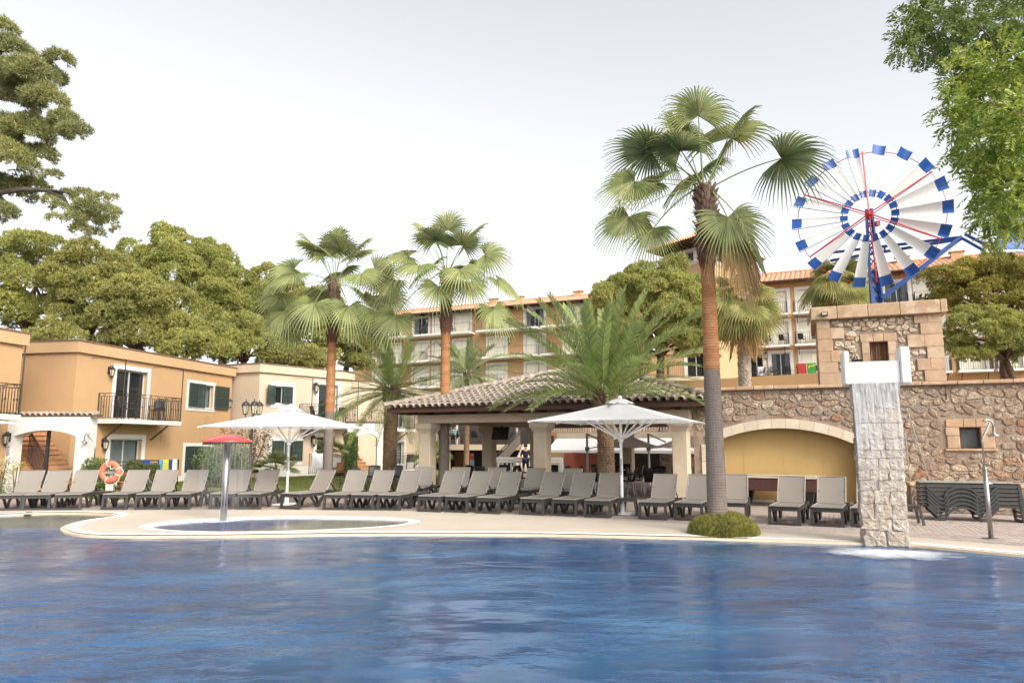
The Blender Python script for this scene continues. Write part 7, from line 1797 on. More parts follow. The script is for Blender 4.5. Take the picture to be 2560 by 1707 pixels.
# ---- people
def person(loc, rz, pose, shirt, legs, label, hair='hair', h=1.7):
    """one continuous skinned body; pose: 'stand' or 'sit'"""
    t = thing('person', label, 'person', loc, rz); k = h / 1.7
    if pose == 'stand':
        J = {'pel': (0, 0, .92), 'wst': (0, .01, 1.08), 'chs': (0, .0, 1.30), 'nck': (0, 0, 1.45), 'hd0': (0, -.02, 1.52), 'hd1': (0, -.02, 1.62), 'lh': (.09, 0, .88), 'lk': (.11, -.03, .48), 'la': (.11, .02, .08), 'lt': (.12, -.13, .03), 'rh': (-.09, 0, .88), 'rk': (-.11, .04, .48), 'ra': (-.11, .1, .09), 'rt': (-.12, -.04, .03),
             'ls': (.18, 0, 1.38), 'le': (.25, .03, 1.1), 'lw': (.24, -.08, .88), 'lf': (.235, -.11, .79), 'rs': (-.18, 0, 1.38), 're': (-.25, .03, 1.1), 'rw': (-.24, -.1, .89), 'rf': (-.235, -.13, .80)}
    else:
        J = {'pel': (0, 0, .50), 'wst': (0, .03, .66), 'chs': (0, .02, .90), 'nck': (0, 0, 1.05), 'hd0': (0, -.02, 1.12), 'hd1': (0, -.03, 1.22), 'lh': (.09, -.02, .49), 'lk': (.12, -.44, .50), 'la': (.12, -.42, .09), 'lt': (.13, -.56, .03), 'rh': (-.09, -.02, .49), 'rk': (-.12, -.44, .50), 'ra': (-.12, -.40, .09), 'rt': (-.13, -.55, .03),
             'ls': (.18, 0, .98), 'le': (.24, -.08, .72), 'lw': (.16, -.30, .70), 'lf': (.13, -.38, .70), 'rs': (-.18, 0, .98), 're': (-.24, -.08, .72), 'rw': (-.16, -.30, .72), 'rf': (-.12, -.37, .73)}
    RAD = {'pel': .15, 'wst': .125, 'chs': .15, 'nck': .055, 'hd0': .085, 'hd1': .095, 'lh': .085, 'lk': .058, 'la': .042, 'lt': .035, 'rh': .085, 'rk': .058, 'ra': .042, 'rt': .035, 'ls': .065, 'le': .042, 'lw': .03, 'lf': .03, 'rs': .065, 're': .042, 'rw': .03, 'rf': .03}
    names = list(J); E_ = [('pel', 'wst'), ('wst', 'chs'), ('chs', 'nck'), ('nck', 'hd0'), ('hd0', 'hd1'), ('pel', 'lh'), ('lh', 'lk'), ('lk', 'la'), ('la', 'lt'), ('pel', 'rh'), ('rh', 'rk'), ('rk', 'ra'), ('ra', 'rt'), ('chs', 'ls'), ('ls', 'le'), ('le', 'lw'), ('lw', 'lf'), ('chs', 'rs'), ('rs', 're'), ('re', 'rw'), ('rw', 'rf')]
    def skin(nm, keep, grow, m):
        ks = [n for n in names if n in keep]; me = bpy.data.meshes.new(nm)
        me.from_pydata([tuple(c * k for c in J[n]) for n in ks], [(ks.index(a), ks.index(b)) for a, b in E_ if a in ks and b in ks], [])
        o = link(nm, me, m, t); md = o.modifiers.new('skin', 'SKIN'); md.use_smooth_shade = True
        for n, sv in zip(ks, me.skin_vertices[0].data): sv.radius = (RAD[n] * k * .92 + grow,) * 2; sv.use_root = (n == ks[0])
        o.modifiers.new('sub', 'SUBSURF').levels = 1; o.modifiers['sub'].render_levels = 1; return o
    skin('body', names, 0, M['skin']); skin('shirt', ['pel', 'wst', 'chs', 'ls', 'rs', 'le', 're'], .012, M[shirt]); skin('trousers', ['pel', 'lh', 'lk', 'rh', 'rk'], .014, M[legs])
    mb = MB(); c = Vector(J['hd1']) * k; mb.lathe(c + Vector((0, .015, .0)), [(.09, -.05), (.108, .0), (.10, .06), (.06, .105), (.001, .12)], 12); mb.build('hair', M[hair], t, smooth=True, local=True); return t
pq_ = PTR.pt(PTR.px(1137, 1090, -1)[0], tz, -1.0)
person(pq_, R(30), 'sit', 'cloth_cyan', 'cloth_navy', 'seated person in a turquoise top behind the terrace railing')
person(PTR.pt(PTR.px(1124, 1090, -1)[0], tz, -1.3), R(-20), 'sit', 'frame', 'cloth_navy', 'seated person in a white top at the terrace, left of the turquoise one')
person(at(1314, 1190, 37.2) * 1 - Vector((0, 0, at(1314, 1190, 37.2).z)), R(20), 'stand', 'cloth_navy', 'cloth_navy', 'person in dark blue standing at the white fence beside the rear column')
person(KP.pt(KP.px(1470, 1080, -1)[0], kz1 + .3, -1.0), R(10), 'stand', 'cloth_orange', 'cloth_navy', 'person in an orange shirt behind the railing above the awning')
person(KP.pt(KP.px(1600, 1080, -1)[0], kz1 + .3, -1.2), R(-30), 'stand', 'frame', 'cloth_navy', 'person in a white shirt behind the railing above the awning')
# ================================================================== PLANTS
def unit(v): return v / np.maximum(np.linalg.norm(v, axis=1, keepdims=True), 1e-9)
def shell_points(puffs, dens, rng, inner=.72, low=-.55, lump=1.0):
    """points on the outer shells of ellipsoid puffs (x,y,z,rx,ry,rz), with outward normals"""
    P_, N_ = [], []
    for (x, y, z, rx, ry, rz) in puffs:
        area = 4 * math.pi * ((rx * ry) ** 1.6 / 3 + (rx * rz) ** 1.6 / 3 + (ry * rz) ** 1.6 / 3) ** (1 / 1.6); n = max(6, int(area * dens))
        d = unit(rng.normal(0, 1, (int(n * 1.5), 3))); d = d[d[:, 2] > low][:n]
        r = rng.uniform(inner, 1.0, (len(d), 1)) ; w = 1 + lump * .16 * np.sin(d[:, :1] * 5 + x) * np.cos(d[:, 2:3] * 4 + z) + lump * .12 * np.sin(d[:, 1:2] * 7 + y)
        P_.append(np.array([x, y, z]) + d * r * w * np.array([rx, ry, rz])); N_.append(unit(d / np.array([rx, ry, rz])))
    return np.concatenate(P_), np.concatenate(N_)
def needles(name, puffs, dens, L, W, m, parent, rng, k=5, up=.35, spread=.65, lump=1.0, low=-.55, inner=.72, cull=True):
    p, n = shell_points(puffs, dens, rng, inner, low, lump)
    if cull and len(puffs) > 3:                    # drop what is buried inside another clump
        keep = np.ones(len(p), bool)
        for (x, y, z, rx, ry, rz) in puffs: keep &= (((p - np.array([x, y, z])) / np.array([rx, ry, rz])) ** 2).sum(1) > .36
        keep &= n[:, 1] < .62; p, n = p[keep], n[keep]
    p = np.repeat(p, k, 0); n = np.repeat(n, k, 0); N = len(p)
    d = unit(n * .75 + np.array([0, 0, up]) + rng.normal(0, spread * 1.15, (N, 3))); s = unit(np.cross(d, n + rng.normal(0, .42, (N, 3)))); l = L * rng.uniform(.6, 1.25, (N, 1)); w = W * rng.uniform(.7, 1.3, (N, 1))
    V = np.stack([p - s * w, p + s * w, p + d * l], 1).reshape(-1, 3)
    return np_mesh(name, V, np.arange(N * 3).reshape(-1, 3), m, parent)
def leaves(name, puffs, dens, L, W, m, parent, rng, out=.8, droop=.2, inner=.6, low=-.9):
    p, n = shell_points(puffs, dens, rng, inner, low); N = len(p)
    d = unit(n * out + np.array([0, 0, -droop]) + rng.normal(0, .6, (N, 3))); s = unit(np.cross(d, n + rng.normal(0, .5, (N, 3)))); u = np.cross(s, d)
    l = L * rng.uniform(.7, 1.25, (N, 1)); w = W * rng.uniform(.75, 1.2, (N, 1))
    V = np.stack([p, p + d * l * .5 + s * w * .5 + u * w * .15, p + d * l, p + d * l * .5 - s * w * .5 + u * w * .15], 1).reshape(-1, 3)
    b = np.arange(N)[:, None] * 4; F = np.concatenate([b + np.array([0, 1, 2]), b + np.array([0, 2, 3])], 0)
    return np_mesh(name, V, F, m, parent)
def pinnate(name, puffs, dens, La, l, w, m, parent, rng, pairs=6, droop=.35):
    """sprays of paired leaflets on a stalk"""
    p, n = shell_points(puffs, dens, rng, .35, -1); N = len(p)
    a = unit(n * .9 + np.array([0, 0, -droop]) + rng.normal(0, .55, (N, 3))); s = unit(np.cross(a, np.array([0, 0, 1.0]) + rng.normal(0, .35, (N, 3)))); La = La * rng.uniform(.7, 1.2, (N, 1))
    VV = []
    for j in range(pairs):
        for sg in (-1, 1):
            t = .15 + .8 * j / pairs; b = p + a * La * t + np.array([0, 0, -1.0]) * (La * t) ** 2 * .6; d = unit(a * .55 + s * sg * .85 + np.array([0, 0, -.25]) + rng.normal(0, .16, (N, 3))); q = unit(np.cross(d, a)); q2 = unit(np.cross(q, d))
            ll = l * rng.uniform(.75, 1.15, (N, 1)); VV.append(np.stack([b, b + d * ll * .45 + q2 * w, b + d * ll, b + d * ll * .45 - q2 * w], 1))
    V = np.concatenate(VV, 0).reshape(-1, 3); return np_mesh(name, V, np.arange(len(V)).reshape(-1, 4), m, parent)
def limb_mesh(paths, n=7):
    mb = MB()
    for pts, r0, r1 in paths:
        k = len(pts); mb.tube(pts, [r0 + (r1 - r0) * i / (k - 1) for i in range(k)], n)
    return mb
def bent(a, b, rise, jit, n=7):
    a, b = Vector(a), Vector(b); out = []
    for i in range(n):
        t = i / (n - 1); q = a.lerp(b, t); q.z += rise * math.sin(math.pi * t); w = jit * math.sin(math.pi * t)
        out.append(q + Vector((random.uniform(-w, w), random.uniform(-w, w), random.uniform(-w, w) * .5)))
    return out

def pine(label, base, height, rx, rz, ry=None, cz=None, puff_r=1.15, npuff=60, seed=0, m='pine', dens=26, L=.36, W=.05, lean=(0, 0), cut=-.35, group='pines behind the houses'):
    """umbrella-like pine: trunk, limbs, crown of rounded needle clumps"""
    rng = np.random.default_rng(seed); random.seed(seed); ry = ry or rx; rx, ry, rz = rx - puff_r * .55, ry - puff_r * .4, rz - puff_r * .35; base = Vector(base); t = thing('pine_tree', label, 'tree', base, 0, group)
    c = base + Vector((lean[0], lean[1], cz if cz else height - rz)); puffs = []; tries = 0
    while len(puffs) < npuff and tries < 5000:
        tries += 1; d = rng.normal(0, 1, 3); d /= np.linalg.norm(d)
        if d[2] < cut: continue
        if d[1] > .55: continue                      # nothing shows from behind
        r = rng.uniform(.55, 1.0); pr = puff_r * rng.uniform(.6, 1.45)
        q = np.array(c) + d * r * np.array([rx, ry, rz])
        if any(np.linalg.norm((q - np.array(o[:3])) * np.array([1, 1, 1.25])) < .70 * (pr + o[3]) for o in puffs): continue
        puffs.append((q[0], q[1], q[2], pr * 1.1, pr * 1.0, pr * rng.uniform(.74, .98)))
    lobes = []                                      # each clump is a cauliflower of smaller lobes
    for (x, y, z, a, b, h) in puffs:
        lobes.append((x, y, z, a * .8, b * .8, h * .8))
        for k in range(12):
            d = rng.normal(0, 1, 3); d /= np.linalg.norm(d)
            if d[1] > .5: d[1] *= -1
            if d[2] < -.5: d[2] *= -.6
            r = rng.uniform(.22, .54); lobes.append((x + d[0] * a * .68, y + d[1] * b * .68, z + d[2] * h * .68, a * r, b * r, h * r * 1.05))
    needles('crown', lobes, dens, L, W, M[m], t, rng, spread=.55, lump=.9, inner=.74)
    paths = []; fork = base + Vector((lean[0] * .5, lean[1] * .5, max(1.5, c.z - base.z - rz * .75)))
    paths.append((bent(base, fork, 0, .25), .34 * height / 12, .22 * height / 12))
    order = list(range(len(puffs))); random.shuffle(order)
    for i in order[:16]:
        q = Vector(puffs[i][:3]); midp = fork.lerp(q, .45) + Vector((0, 0, .3)); paths.append((bent(fork, q - Vector((0, 0, puffs[i][5] * .3)), .35, .35), .11 * height / 12, .03))
    limb_mesh(paths).build('trunk', M['pine_bark'], t, smooth=True); return t
def top_z(px, py, Y): return at(px, py, Y).z
# --- the wood behind the houses: (px centre, px top, half width px, crown height px, Y, label)
wood = [(40, 560, 130, 300, 47, 'tall pine at the left edge behind the orange houses, yellowest at its top'), (205, 600, 120, 280, 44, 'light green pine above the recess between the two orange houses'),
        (420, 572, 170, 330, 53, 'broad high domed pine above the orange house, gold on top'), (330, 668, 125, 250, 42, 'dense pine in front of the high domed one, above the orange roof corner'),
        (545, 650, 110, 260, 50, 'pine right of the high domed one, sloping down to the right'), (665, 660, 105, 230, 55, 'far pine left of the left fan palm crown'),
        (600, 775, 110, 150, 43, 'low pine just above the cream house roof'), (760, 712, 120, 210, 53, 'pine behind the crown of the left fan palm'), (860, 770, 90, 170, 50, 'pine between the left fan palm and the hotel wing'),
        (110, 790, 90, 110, 39, 'small pale green pine peeping over the leftmost roof'), (470, 800, 90, 110, 41, 'low dark pine over the middle of the orange roof'), (740, 850, 100, 90, 44, 'low dark pine over the cream house roof')]
for i, (x, yt, hw_, hh, Y, lb) in enumerate(wood):
    s = Y / FPX * 1.02; zt_ = top_z(x, yt, Y); rz = hh * s * .5; rx = hw_ * s; b_ = at(x, 1100, Y)
    pine(lb, (b_.x, Y, 0), zt_ - .2, rx, rz, ry=rx * .85, cz=zt_ - rz - .25, puff_r=(1.25 if rx > 3 else .95), npuff=(85 if rx > 3.4 else 60 if rx > 2.6 else 34), seed=100 + i, cut=-.75, dens=50, L=.185, W=.027, m=('pine', 'pine_olive')[i % 2])
# centre pine, and the pine tinted gold for low sun, by the hotel
Y = 44; zt_ = top_z(1650, 657, Y); rx = 185 * Y / FPX; pine('dark rounded pine below the hotel tower, behind the big date palm', (at(1655, 1000, Y).x, Y, 0), zt_, rx, 3.6, ry=3.2, cz=zt_ - 3.5, puff_r=.95, npuff=110, seed=201, cut=-.8, dens=66, L=.17, W=.024, group='pines by the hotel')
Y = 38; zt_ = top_z(2470, 637, Y); rx = 165 * Y / FPX; pine('pine with sunlit golden top behind the stone wall at right', (at(2530, 940, Y).x, Y, 1.5), zt_, rx, 2.6, ry=2.6, cz=zt_ - 1.5 - 2.5, puff_r=.72, npuff=95, seed=202, m='pine_sunlit', dens=84, L=.14, W=.021, lean=(-.9, 0), cut=-.25, group='pines by the hotel')
Y = 36; pine('dark green lower pine beside the right edge of the stone tower', (at(2555, 940, Y).x, Y, 1.5), top_z(2420, 760, Y), 130 * Y / FPX, 1.75, ry=1.8, cz=top_z(2420, 768, Y) - 1.5 - 1.6, puff_r=.66, npuff=60, seed=203, dens=84, L=.14, W=.021, lean=(-1.5, 0), cut=-.8, group='pines by the hotel')
# --- near pine branches at the upper left
rng = np.random.default_rng(50); random.seed(50); Y = 24.0
tr_ = thing('pine_tree', 'near pine reaching in at the upper left with a long pale branch', 'tree', at(-160, 1300, 24.5) * 1 - Vector((0, 0, at(-160, 1300, 24.5).z)), 0)
pp = [(20, 130, 60), (70, 190, 70), (20, 250, 85), (110, 250, 55), (60, 330, 70), (135, 330, 45), (160, 300, 38), (10, 400, 75), (95, 390, 45), (180, 330, 34), (205, 325, 24), (20, 480, 60), (80, 470, 42), (130, 440, 26), (10, 530, 36), (-60, 200, 110), (-60, 380, 110), (-70, 520, 80), (0, 70, 40), (150, 150, 36), (120, 195, 45), (-10, 330, 70), (-5, 190, 70), (45, 225, 60),
      (165, 490, 26), (205, 490, 30), (245, 500, 30), (215, 520, 34), (255, 530, 32), (225, 550, 34), (265, 555, 26), (185, 545, 26), (280, 530, 22), (200, 575, 26), (240, 585, 24), (150, 520, 22), (125, 505, 20), (135, 545, 18), (283, 495, 14), (290, 575, 14)]
puffs = []
for x, y, r in pp:
    yy = Y + random.uniform(-1.2, 1.2) - (.6 if r < 36 else 0); q = at(x, y, yy); k = yy / FPX; puffs.append((q.x, q.y, q.z, r * k, r * k * .9, r * k * .62))
needles('crown', [q for q, o in zip(puffs, pp) if o[2] >= 33], 250, .17, .013, M['pine_near'], tr_, rng, k=7); needles('crown', [q for q, o in zip(puffs, pp) if o[2] < 33], 190, .15, .012, M['pine_near'], tr_, rng, k=6)
bs = at(-160, 1300, 24.5); bs.z = 0; f_ = at(-150, 650, 24.4); paths = [(bent(bs, f_, 0, .1), .34, .26), (bent(f_, at(-60, 120, 24.4), 0, .2), .24, .08),
    ([at(-150, 600, 24.4), at(-60, 505, 24.2), at(0, 481, 24), at(60, 473, 24), at(120, 476, 23.9), at(160, 495, 23.8), at(180, 530, 23.8), at(215, 560, 23.8)], .13, .03), ([at(120, 476, 23.9), at(160, 480, 23.7), at(210, 500, 23.7), at(255, 520, 23.6)], .05, .02),
    ([at(-120, 560, 24.4), at(-20, 420, 24.2), at(25, 375, 24), at(60, 330, 24)], .09, .04)]
limb_mesh(paths).build('trunk', M['ash_bark'], tr_, smooth=True)
# --- near leafy tree at the upper right
rng = np.random.default_rng(51); random.seed(51)
tr2 = thing('leafy_tree', 'near bright green leafy tree hanging in at the upper right', 'tree', (10.6, 10.8, 0), 0)
pp = [(2250, 60, 45), (2300, 30, 50), (2235, 110, 32), (2290, 110, 45), (2340, 70, 60), (2285, 150, 28), (2400, 30, 70), (2460, 60, 80), (2530, 40, 80), (2350, 130, 40), (2270, 20, 40),
      (2420, 180, 60), (2370, 190, 45), (2490, 170, 80), (2550, 200, 80), (2400, 250, 55), (2360, 250, 40), (2450, 270, 70), (2520, 300, 80), (2340, 260, 24), (2380, 310, 48), (2345, 310, 26), (2430, 350, 65), (2490, 390, 75), (2550, 400, 70), (2385, 370, 42), (2350, 360, 22),
      (2420, 430, 55), (2470, 480, 65), (2540, 490, 70), (2400, 480, 42), (2430, 530, 48), (2480, 555, 42), (2405, 545, 30), (2530, 570, 38), (2415, 585, 18), (2450, 590, 20), (2550, 610, 26), (2385, 430, 28), (2570, 120, 80), (2590, 300, 90), (2600, 450, 80)]
puffs, puffs2 = [], []
for x, y, r in pp:
    x += 22 + max(0, y - 150) * .09; r *= .88
    yy = 10.6 + random.uniform(-.9, .9) + (.6 if y < 160 else 0); q = at(x, y, yy); k = yy / FPX; (puffs if y > 160 else puffs2).append((q.x, q.y, q.z, r * k, r * k, r * k * .95))
pinnate('crown', puffs, 70, .28, .10, .018, M['tree_leaf'], tr2, rng, pairs=6); pinnate('crown', puffs2, 70, .26, .09, .016, leafmat('dark_ash_leaf', [(.065, .095, .025), (.10, .14, .035), (.15, .185, .05)], .5, .4, .8), tr2, rng, pairs=6)
fk = at(2680, 330, 10.8); paths = [(bent((10.6, 10.8, 0), fk, 0, .1), .2, .13)]
for x, y in ((2440, 60), (2330, 70), (2530, 30), (2420, 250), (2400, 400), (2440, 520), (2540, 180), (2480, 330), (2290, 110), (2500, 480)): paths.append((bent(fk, at(x, y, 10.7), .12, .12, 8), .05, .008))
limb_mesh(paths, 6).build('trunk', M['ash_bark'], tr2, smooth=True)

# --- palms
def fan_leaf(B, az, el, Lp, Rf, droop, m, parent, rng, nseg=34, spread=R(128), tipg=.5, bend=.35, roll=None):
    B = np.array(B, float); d0 = np.array([math.cos(el) * math.cos(az), math.cos(el) * math.sin(az), math.sin(el)]); zv = np.array([0, 0, 1.0])
    def pt(t): return B + d0 * Lp * t - zv * droop * Lp * t * t
    bend = bend * math.cos(el) + .02; C = pt(1.0); d1 = d0 - 2 * droop * zv * 1.0; d1 /= np.linalg.norm(d1); d1 = d1 - zv * bend; d1 /= np.linalg.norm(d1)
    s = np.cross(d1, zv); s = s / max(np.linalg.norm(s), 1e-6) if np.linalg.norm(s) > .05 else np.array([-math.sin(az), math.cos(az), 0]); n = np.cross(s, d1)
    fixed = roll; roll = rng.normal(0, .30)
    if fixed is not None: roll = fixed
    elif el < R(38) and Rf > .6:                     # low leaves hang with the blade turned on edge
        tw = rng.uniform(.55, 1.0) * max(0, 1 - abs(math.sin(az)) * .8); roll += tw if (-s * math.sin(tw) + n * math.cos(tw))[1] < (s * math.sin(tw) + n * math.cos(tw))[1] else -tw
    s, n = s * math.cos(roll) + n * math.sin(roll), n * math.cos(roll) - s * math.sin(roll)
    V, F = [], []
    # stalk
    tp = [pt(t) for t in np.linspace(0, 1, 7)]; b0 = 0; w = .026
    for i, q in enumerate(tp):
        ww = w * (1 - .55 * i / 6); V += [q - s * ww, q + n * ww * .6, q + s * ww, q - n * ww * .6]
    for i in range(6): F += [(4 * i + k, 4 * i + (k + 1) % 4, 4 * i + 4 + (k + 1) % 4, 4 * i + 4 + k) for k in range(4)]
    dph = 2 * spread / nseg
    for i in range(nseg):
        ph = -spread + (i + .5) * dph; Rr_ = Rf * (.80 + .20 * math.cos(ph * .8)) * rng.uniform(.92, 1.06); b0 = len(V); fold = .020
        for (fr, ed, cw) in ((.015, 1.0, 1), (.34, 1.0, 1), (.56, .92, 1), (.80, .42, .7), (1.0, .03, 0)):
            r = Rr_ * fr; half = dph / 2 * ed; rr = min(r, Rr_ * .62)
            for sg in (-1, 0, 1):
                a = ph; base = (d1 * math.cos(a) + s * math.sin(a)) * r; tang = (-d1 * math.sin(a) + s * math.cos(a)); off = tang * (sg * math.tan(half) * min(r, Rr_ * .6))
                cup = n * (.16 * r * (1 - abs(math.cos(ph)) * .5)) * (.6 if fr > .5 else 1)
                g = -zv * tipg * Rr_ * max(0, fr - .42) ** 2 * 1.9
                V.append(C + base + off + cup + n * (fold * (1 if sg == 0 else -1) * (1 if fr < .8 else .4)) + g)
        for k in range(4):
            for j in range(2): F.append((b0 + 3 * k + j, b0 + 3 * k + j + 1, b0 + 3 * k + 4 + j, b0 + 3 * k + 3 + j))
    return np_mesh('frond', np.array(V), np.array(F), m, parent)
def feather(B, az, el, L, droop, m, parent, rng, npair=46, ll=.34, w=.017, roll=None):
    B = np.array(B, float); d0 = np.array([math.cos(el) * math.cos(az), math.cos(el) * math.sin(az), math.sin(el)]); zv = np.array([0, 0, 1.0]); sw = rng.normal(0, .12); sv = np.array([-math.sin(az), math.cos(az), 0])
    def pt(t): return B + d0 * L * t - zv * droop * L * t ** 2.2 + sv * sw * L * t * t
    V, F = [], []; n = 12
    for i in range(n + 1):
        t = i / n; q = pt(t); ww = .022 * (1 - t * .85); tg = pt(min(1, t + .01)) - pt(max(0, t - .01)); tg /= np.linalg.norm(tg); s = np.cross(tg, zv); s /= max(1e-6, np.linalg.norm(s)); u = np.cross(s, tg); V += [q - s * ww, q + u * ww * .7, q + s * ww, q - u * ww * .7]
    for i in range(n): F += [(4 * i + k, 4 * i + (k + 1) % 4, 4 * i + 4 + (k + 1) % 4, 4 * i + 4 + k) for k in range(4)]
    rl = rng.normal(0, .3) if roll is None else roll
    for i in range(npair):
        t = .10 + .89 * (i + rng.uniform(-.2, .2)) / npair; q = pt(t); tg = pt(min(1, t + .01)) - pt(max(0, t - .01)); tg /= np.linalg.norm(tg); s = np.cross(tg, zv); s /= max(1e-6, np.linalg.norm(s)); u = np.cross(s, tg)
        s, u = s * math.cos(rl) + u * math.sin(rl), u * math.cos(rl) - s * math.sin(rl)
        l0 = ll * (.35 + .65 * math.sin(math.pi * min(1, .12 + t * .82)) ** .7) * rng.uniform(.88, 1.1)
        for sg in (-1, 1):
            d = tg * (.62 + .5 * t) + s * sg * .75 + u * (.34 + rng.normal(0, .1)); d /= np.linalg.norm(d); wv = np.cross(d, u); wv /= max(1e-6, np.linalg.norm(wv)); b0 = len(V)
            V += [q - wv * w * .5, q + wv * w * .5, q + d * l0 * .55 + wv * w * .7, q + d * l0 * .55 - wv * w * .7, q + d * l0 - zv * l0 * .12]
            F += [(b0, b0 + 1, b0 + 2, b0 + 3), (b0 + 3, b0 + 2, b0 + 4, b0 + 4)]
    Fq = [f for f in F if f[2] != f[3]]; Ft = [f for f in F if f[2] == f[3]]
    # one mesh of triangles
    tri = [(a, b, c) for a, b, c, d in Fq] + [(a, c, d) for a, b, c, d in Fq] + [(a, b, c) for a, b, c, d in Ft]
    return np_mesh('frond', np.array(V), np.array(tri), m, parent)
def ring_trunk(name, p0, p1, r0, r1, m, parent, step=.055, n=18, amp=.035, flare=0.0, bow=(0, 0), rng=None):
    p0, p1 = Vector(p0), Vector(p1); L = (p1 - p0).length; k = max(4, int(L / step) * 2); pts, rs = [], []
    for i in range(k + 1):
        t = i / k; q = p0.lerp(p1, t); q.x += bow[0] * math.sin(math.pi * t); q.y += bow[1] * math.sin(math.pi * t); pts.append(q)
        rs.append((r0 + (r1 - r0) * t + flare * max(0, 1 - t * 5) ** 2) * (1 + (amp if i % 2 else -amp) * random.uniform(.4, 1.3)))
    mb = MB(); mb.tube(pts, rs, n); return mb.build(name, m, parent, smooth=False)
def boots(name, p0, p1, r0, r1, rows_, cols, size, out, m, parent, rng, ang=.8):
    """rows of cut leaf bases wrapped round a trunk in a spiral lattice"""
    mb = MB(); p0, p1 = Vector(p0), Vector(p1); H = (p1 - p0).length
    for i in range(rows_):
        t = (i + .5) / rows_; c = p0.lerp(p1, t); r = r0 + (r1 - r0) * t
        for j in range(cols):
            a = 2 * math.pi * (j + (.5 if i % 2 else 0)) / cols + rng.normal(0, .06); e = Vector((math.cos(a), math.sin(a), 0)); s = Vector((-math.sin(a), math.cos(a), 0)); k = size * rng.uniform(.75, 1.25); o = out * rng.uniform(.5, 1.5)
            b = c + e * r * .9; w = 2 * math.pi * r / cols * .52; tip = c + e * (r + o) + Vector((0, 0, k * ang)) + s * rng.normal(0, .25) * w; lo = c + e * (r + .01) - Vector((0, 0, k * .55))
            th = Vector((0, 0, .02)) + e * .015
            mb.add([b - s * w, b + s * w, lo, tip - s * w * .45, tip + s * w * .45, tip - th - s * w * .4, tip - th + s * w * .4], [(0, 2, 5, 3), (2, 1, 4, 6), (2, 6, 5), (3, 5, 6, 4), (0, 3, 4, 1)])
    return mb.build(name, m, parent)
def washingtonia(label, base, split, peel_top, crown, r_lo, r_hi, spec, seed, boot_r=.24, group='tall fan palms by the pool', flare=.05, dry=(), size=1.0, fm='fan', trunk_mats=('palm_grey', 'palm_orange'), nsegs=34, boot_m='palm_boot', lattice=False):
    """grey lower trunk, peeled orange upper trunk, shaggy leaf bases, crown of fan leaves (az, el, stalk, radius, droop)"""
    rng = np.random.default_rng(seed); random.seed(seed); base = Vector(base); t = thing('fan_palm', label, 'palm tree', base, 0, group); X = lambda z, dx=0: Vector((base.x + dx, base.y, z))
    rz = lambda z: r_lo + (r_hi - r_lo) * (z / max(.1, peel_top))
    if split > 0: ring_trunk('lower_trunk', X(base.z), X(split), r_lo, rz(split), M[trunk_mats[0]], t, .05, 20, .02, flare)
    if lattice:
        ring_trunk('upper_trunk', X(max(split, 0) + base.z * (split <= 0)), X(peel_top), r_lo, r_hi, M[trunk_mats[1]], t, .1, 14, .02)
        boots('leaf_bases', X(base.z + .1), X(peel_top), r_lo, r_hi, int((peel_top - base.z) / .105), 8, .17, .05, M[boot_m], t, rng, 1.0)
    else:
        ring_trunk('upper_trunk', X(split), X(peel_top), rz(split) * 1.03, r_hi, M[trunk_mats[1]], t, .055, 20, .03)
        ring_trunk('fibre_core', X(peel_top - .05), X(crown), r_hi * .95, boot_r * .6, M['palm_boot'], t, .09, 14, .06)
        boots('leaf_bases', X(peel_top), X(crown - .1), r_hi * .98, boot_r * .82, int((crown - peel_top) / .085), 9, .13, .085, M[boot_m], t, rng, .85)
        boots('fresh_leaf_bases', X(peel_top - .12), X(peel_top + .32), r_hi * .97, boot_r * .95, 4, 8, .2, .035, M['palm_boot_red'], t, rng, 1.0)
    for (az, el, Lp, Rf, dr, *ro) in spec:
        Lp = Lp * (1 + .30 * max(0, (el - 40) / 45))
        fan_leaf(X(crown - .05) + Vector((math.cos(R(az)) * .08, math.sin(R(az)) * .08, rng.uniform(-.1, .1))), R(az), R(el), Lp * size, Rf * size, dr, M[fm], t, rng, nsegs, tipg=rng.uniform(.35, .65), roll=ro[0] if ro else None)
    for (az, el, Lp, Rf, dr) in dry:
        fan_leaf(X(crown - .3), R(az), R(el), Lp * size, Rf * size, dr, M['fan_dry'], t, rng, nsegs, spread=R(70), tipg=1.1)
    return t
def auto_spec(rng, n, el0=75, el1=-35, Lp=(1.0, 1.35), Rf=(.72, .92)):
    out = []
    for i in range(n):
        f = i / (n - 1); el = el0 + (el1 - el0) * f ** .85; out.append(((i * 137.5 + rng.uniform(-18, 18)) % 360, el + rng.uniform(-8, 8), rng.uniform(*Lp) * (.75 + .25 * min(1, f * 2)), rng.uniform(*Rf), .06 + .30 * max(0, 1 - abs(el - 10) / 70)))
    return out
rng = np.random.default_rng(5)
# left palm: az measured from +x (photo right), 90 = away
b = gp(817, 1226); Yp = b.y; x_ = b.x
specL = [(95, 84, 1.1, .85, .05), (175, 62, 1.2, .9, .12), (10, 62, 1.15, .9, .12), (240, 50, 1.15, .85, .15), (300, 58, 1.0, .85, .12), (190, 32, 1.35, .95, .22), (352, 28, 1.4, .95, .22), (225, 12, 1.3, .9, .25), (320, 16, 1.3, .9, .25), (180, 3, 1.55, 1.0, .30), (0, 2, 1.6, .95, .30),
         (200, -16, 1.35, 1.0, .42), (345, -18, 1.4, 1.0, .42), (255, -22, 1.1, .95, .45), (310, -30, 1.05, .95, .45), (175, -34, 1.3, 1.05, .45), (15, -32, 1.25, 1.0, .45), (90, 40, 1.2, .9, .2), (60, 10, 1.3, .9, .25), (120, 10, 1.3, .9, .25), (215, -44, .95, 1.0, .4), (330, -46, .9, .95, .4), (130, 60, 1.1, .85, .1), (45, 55, 1.1, .85, .1), (272, 70, .95, .8, .08)]
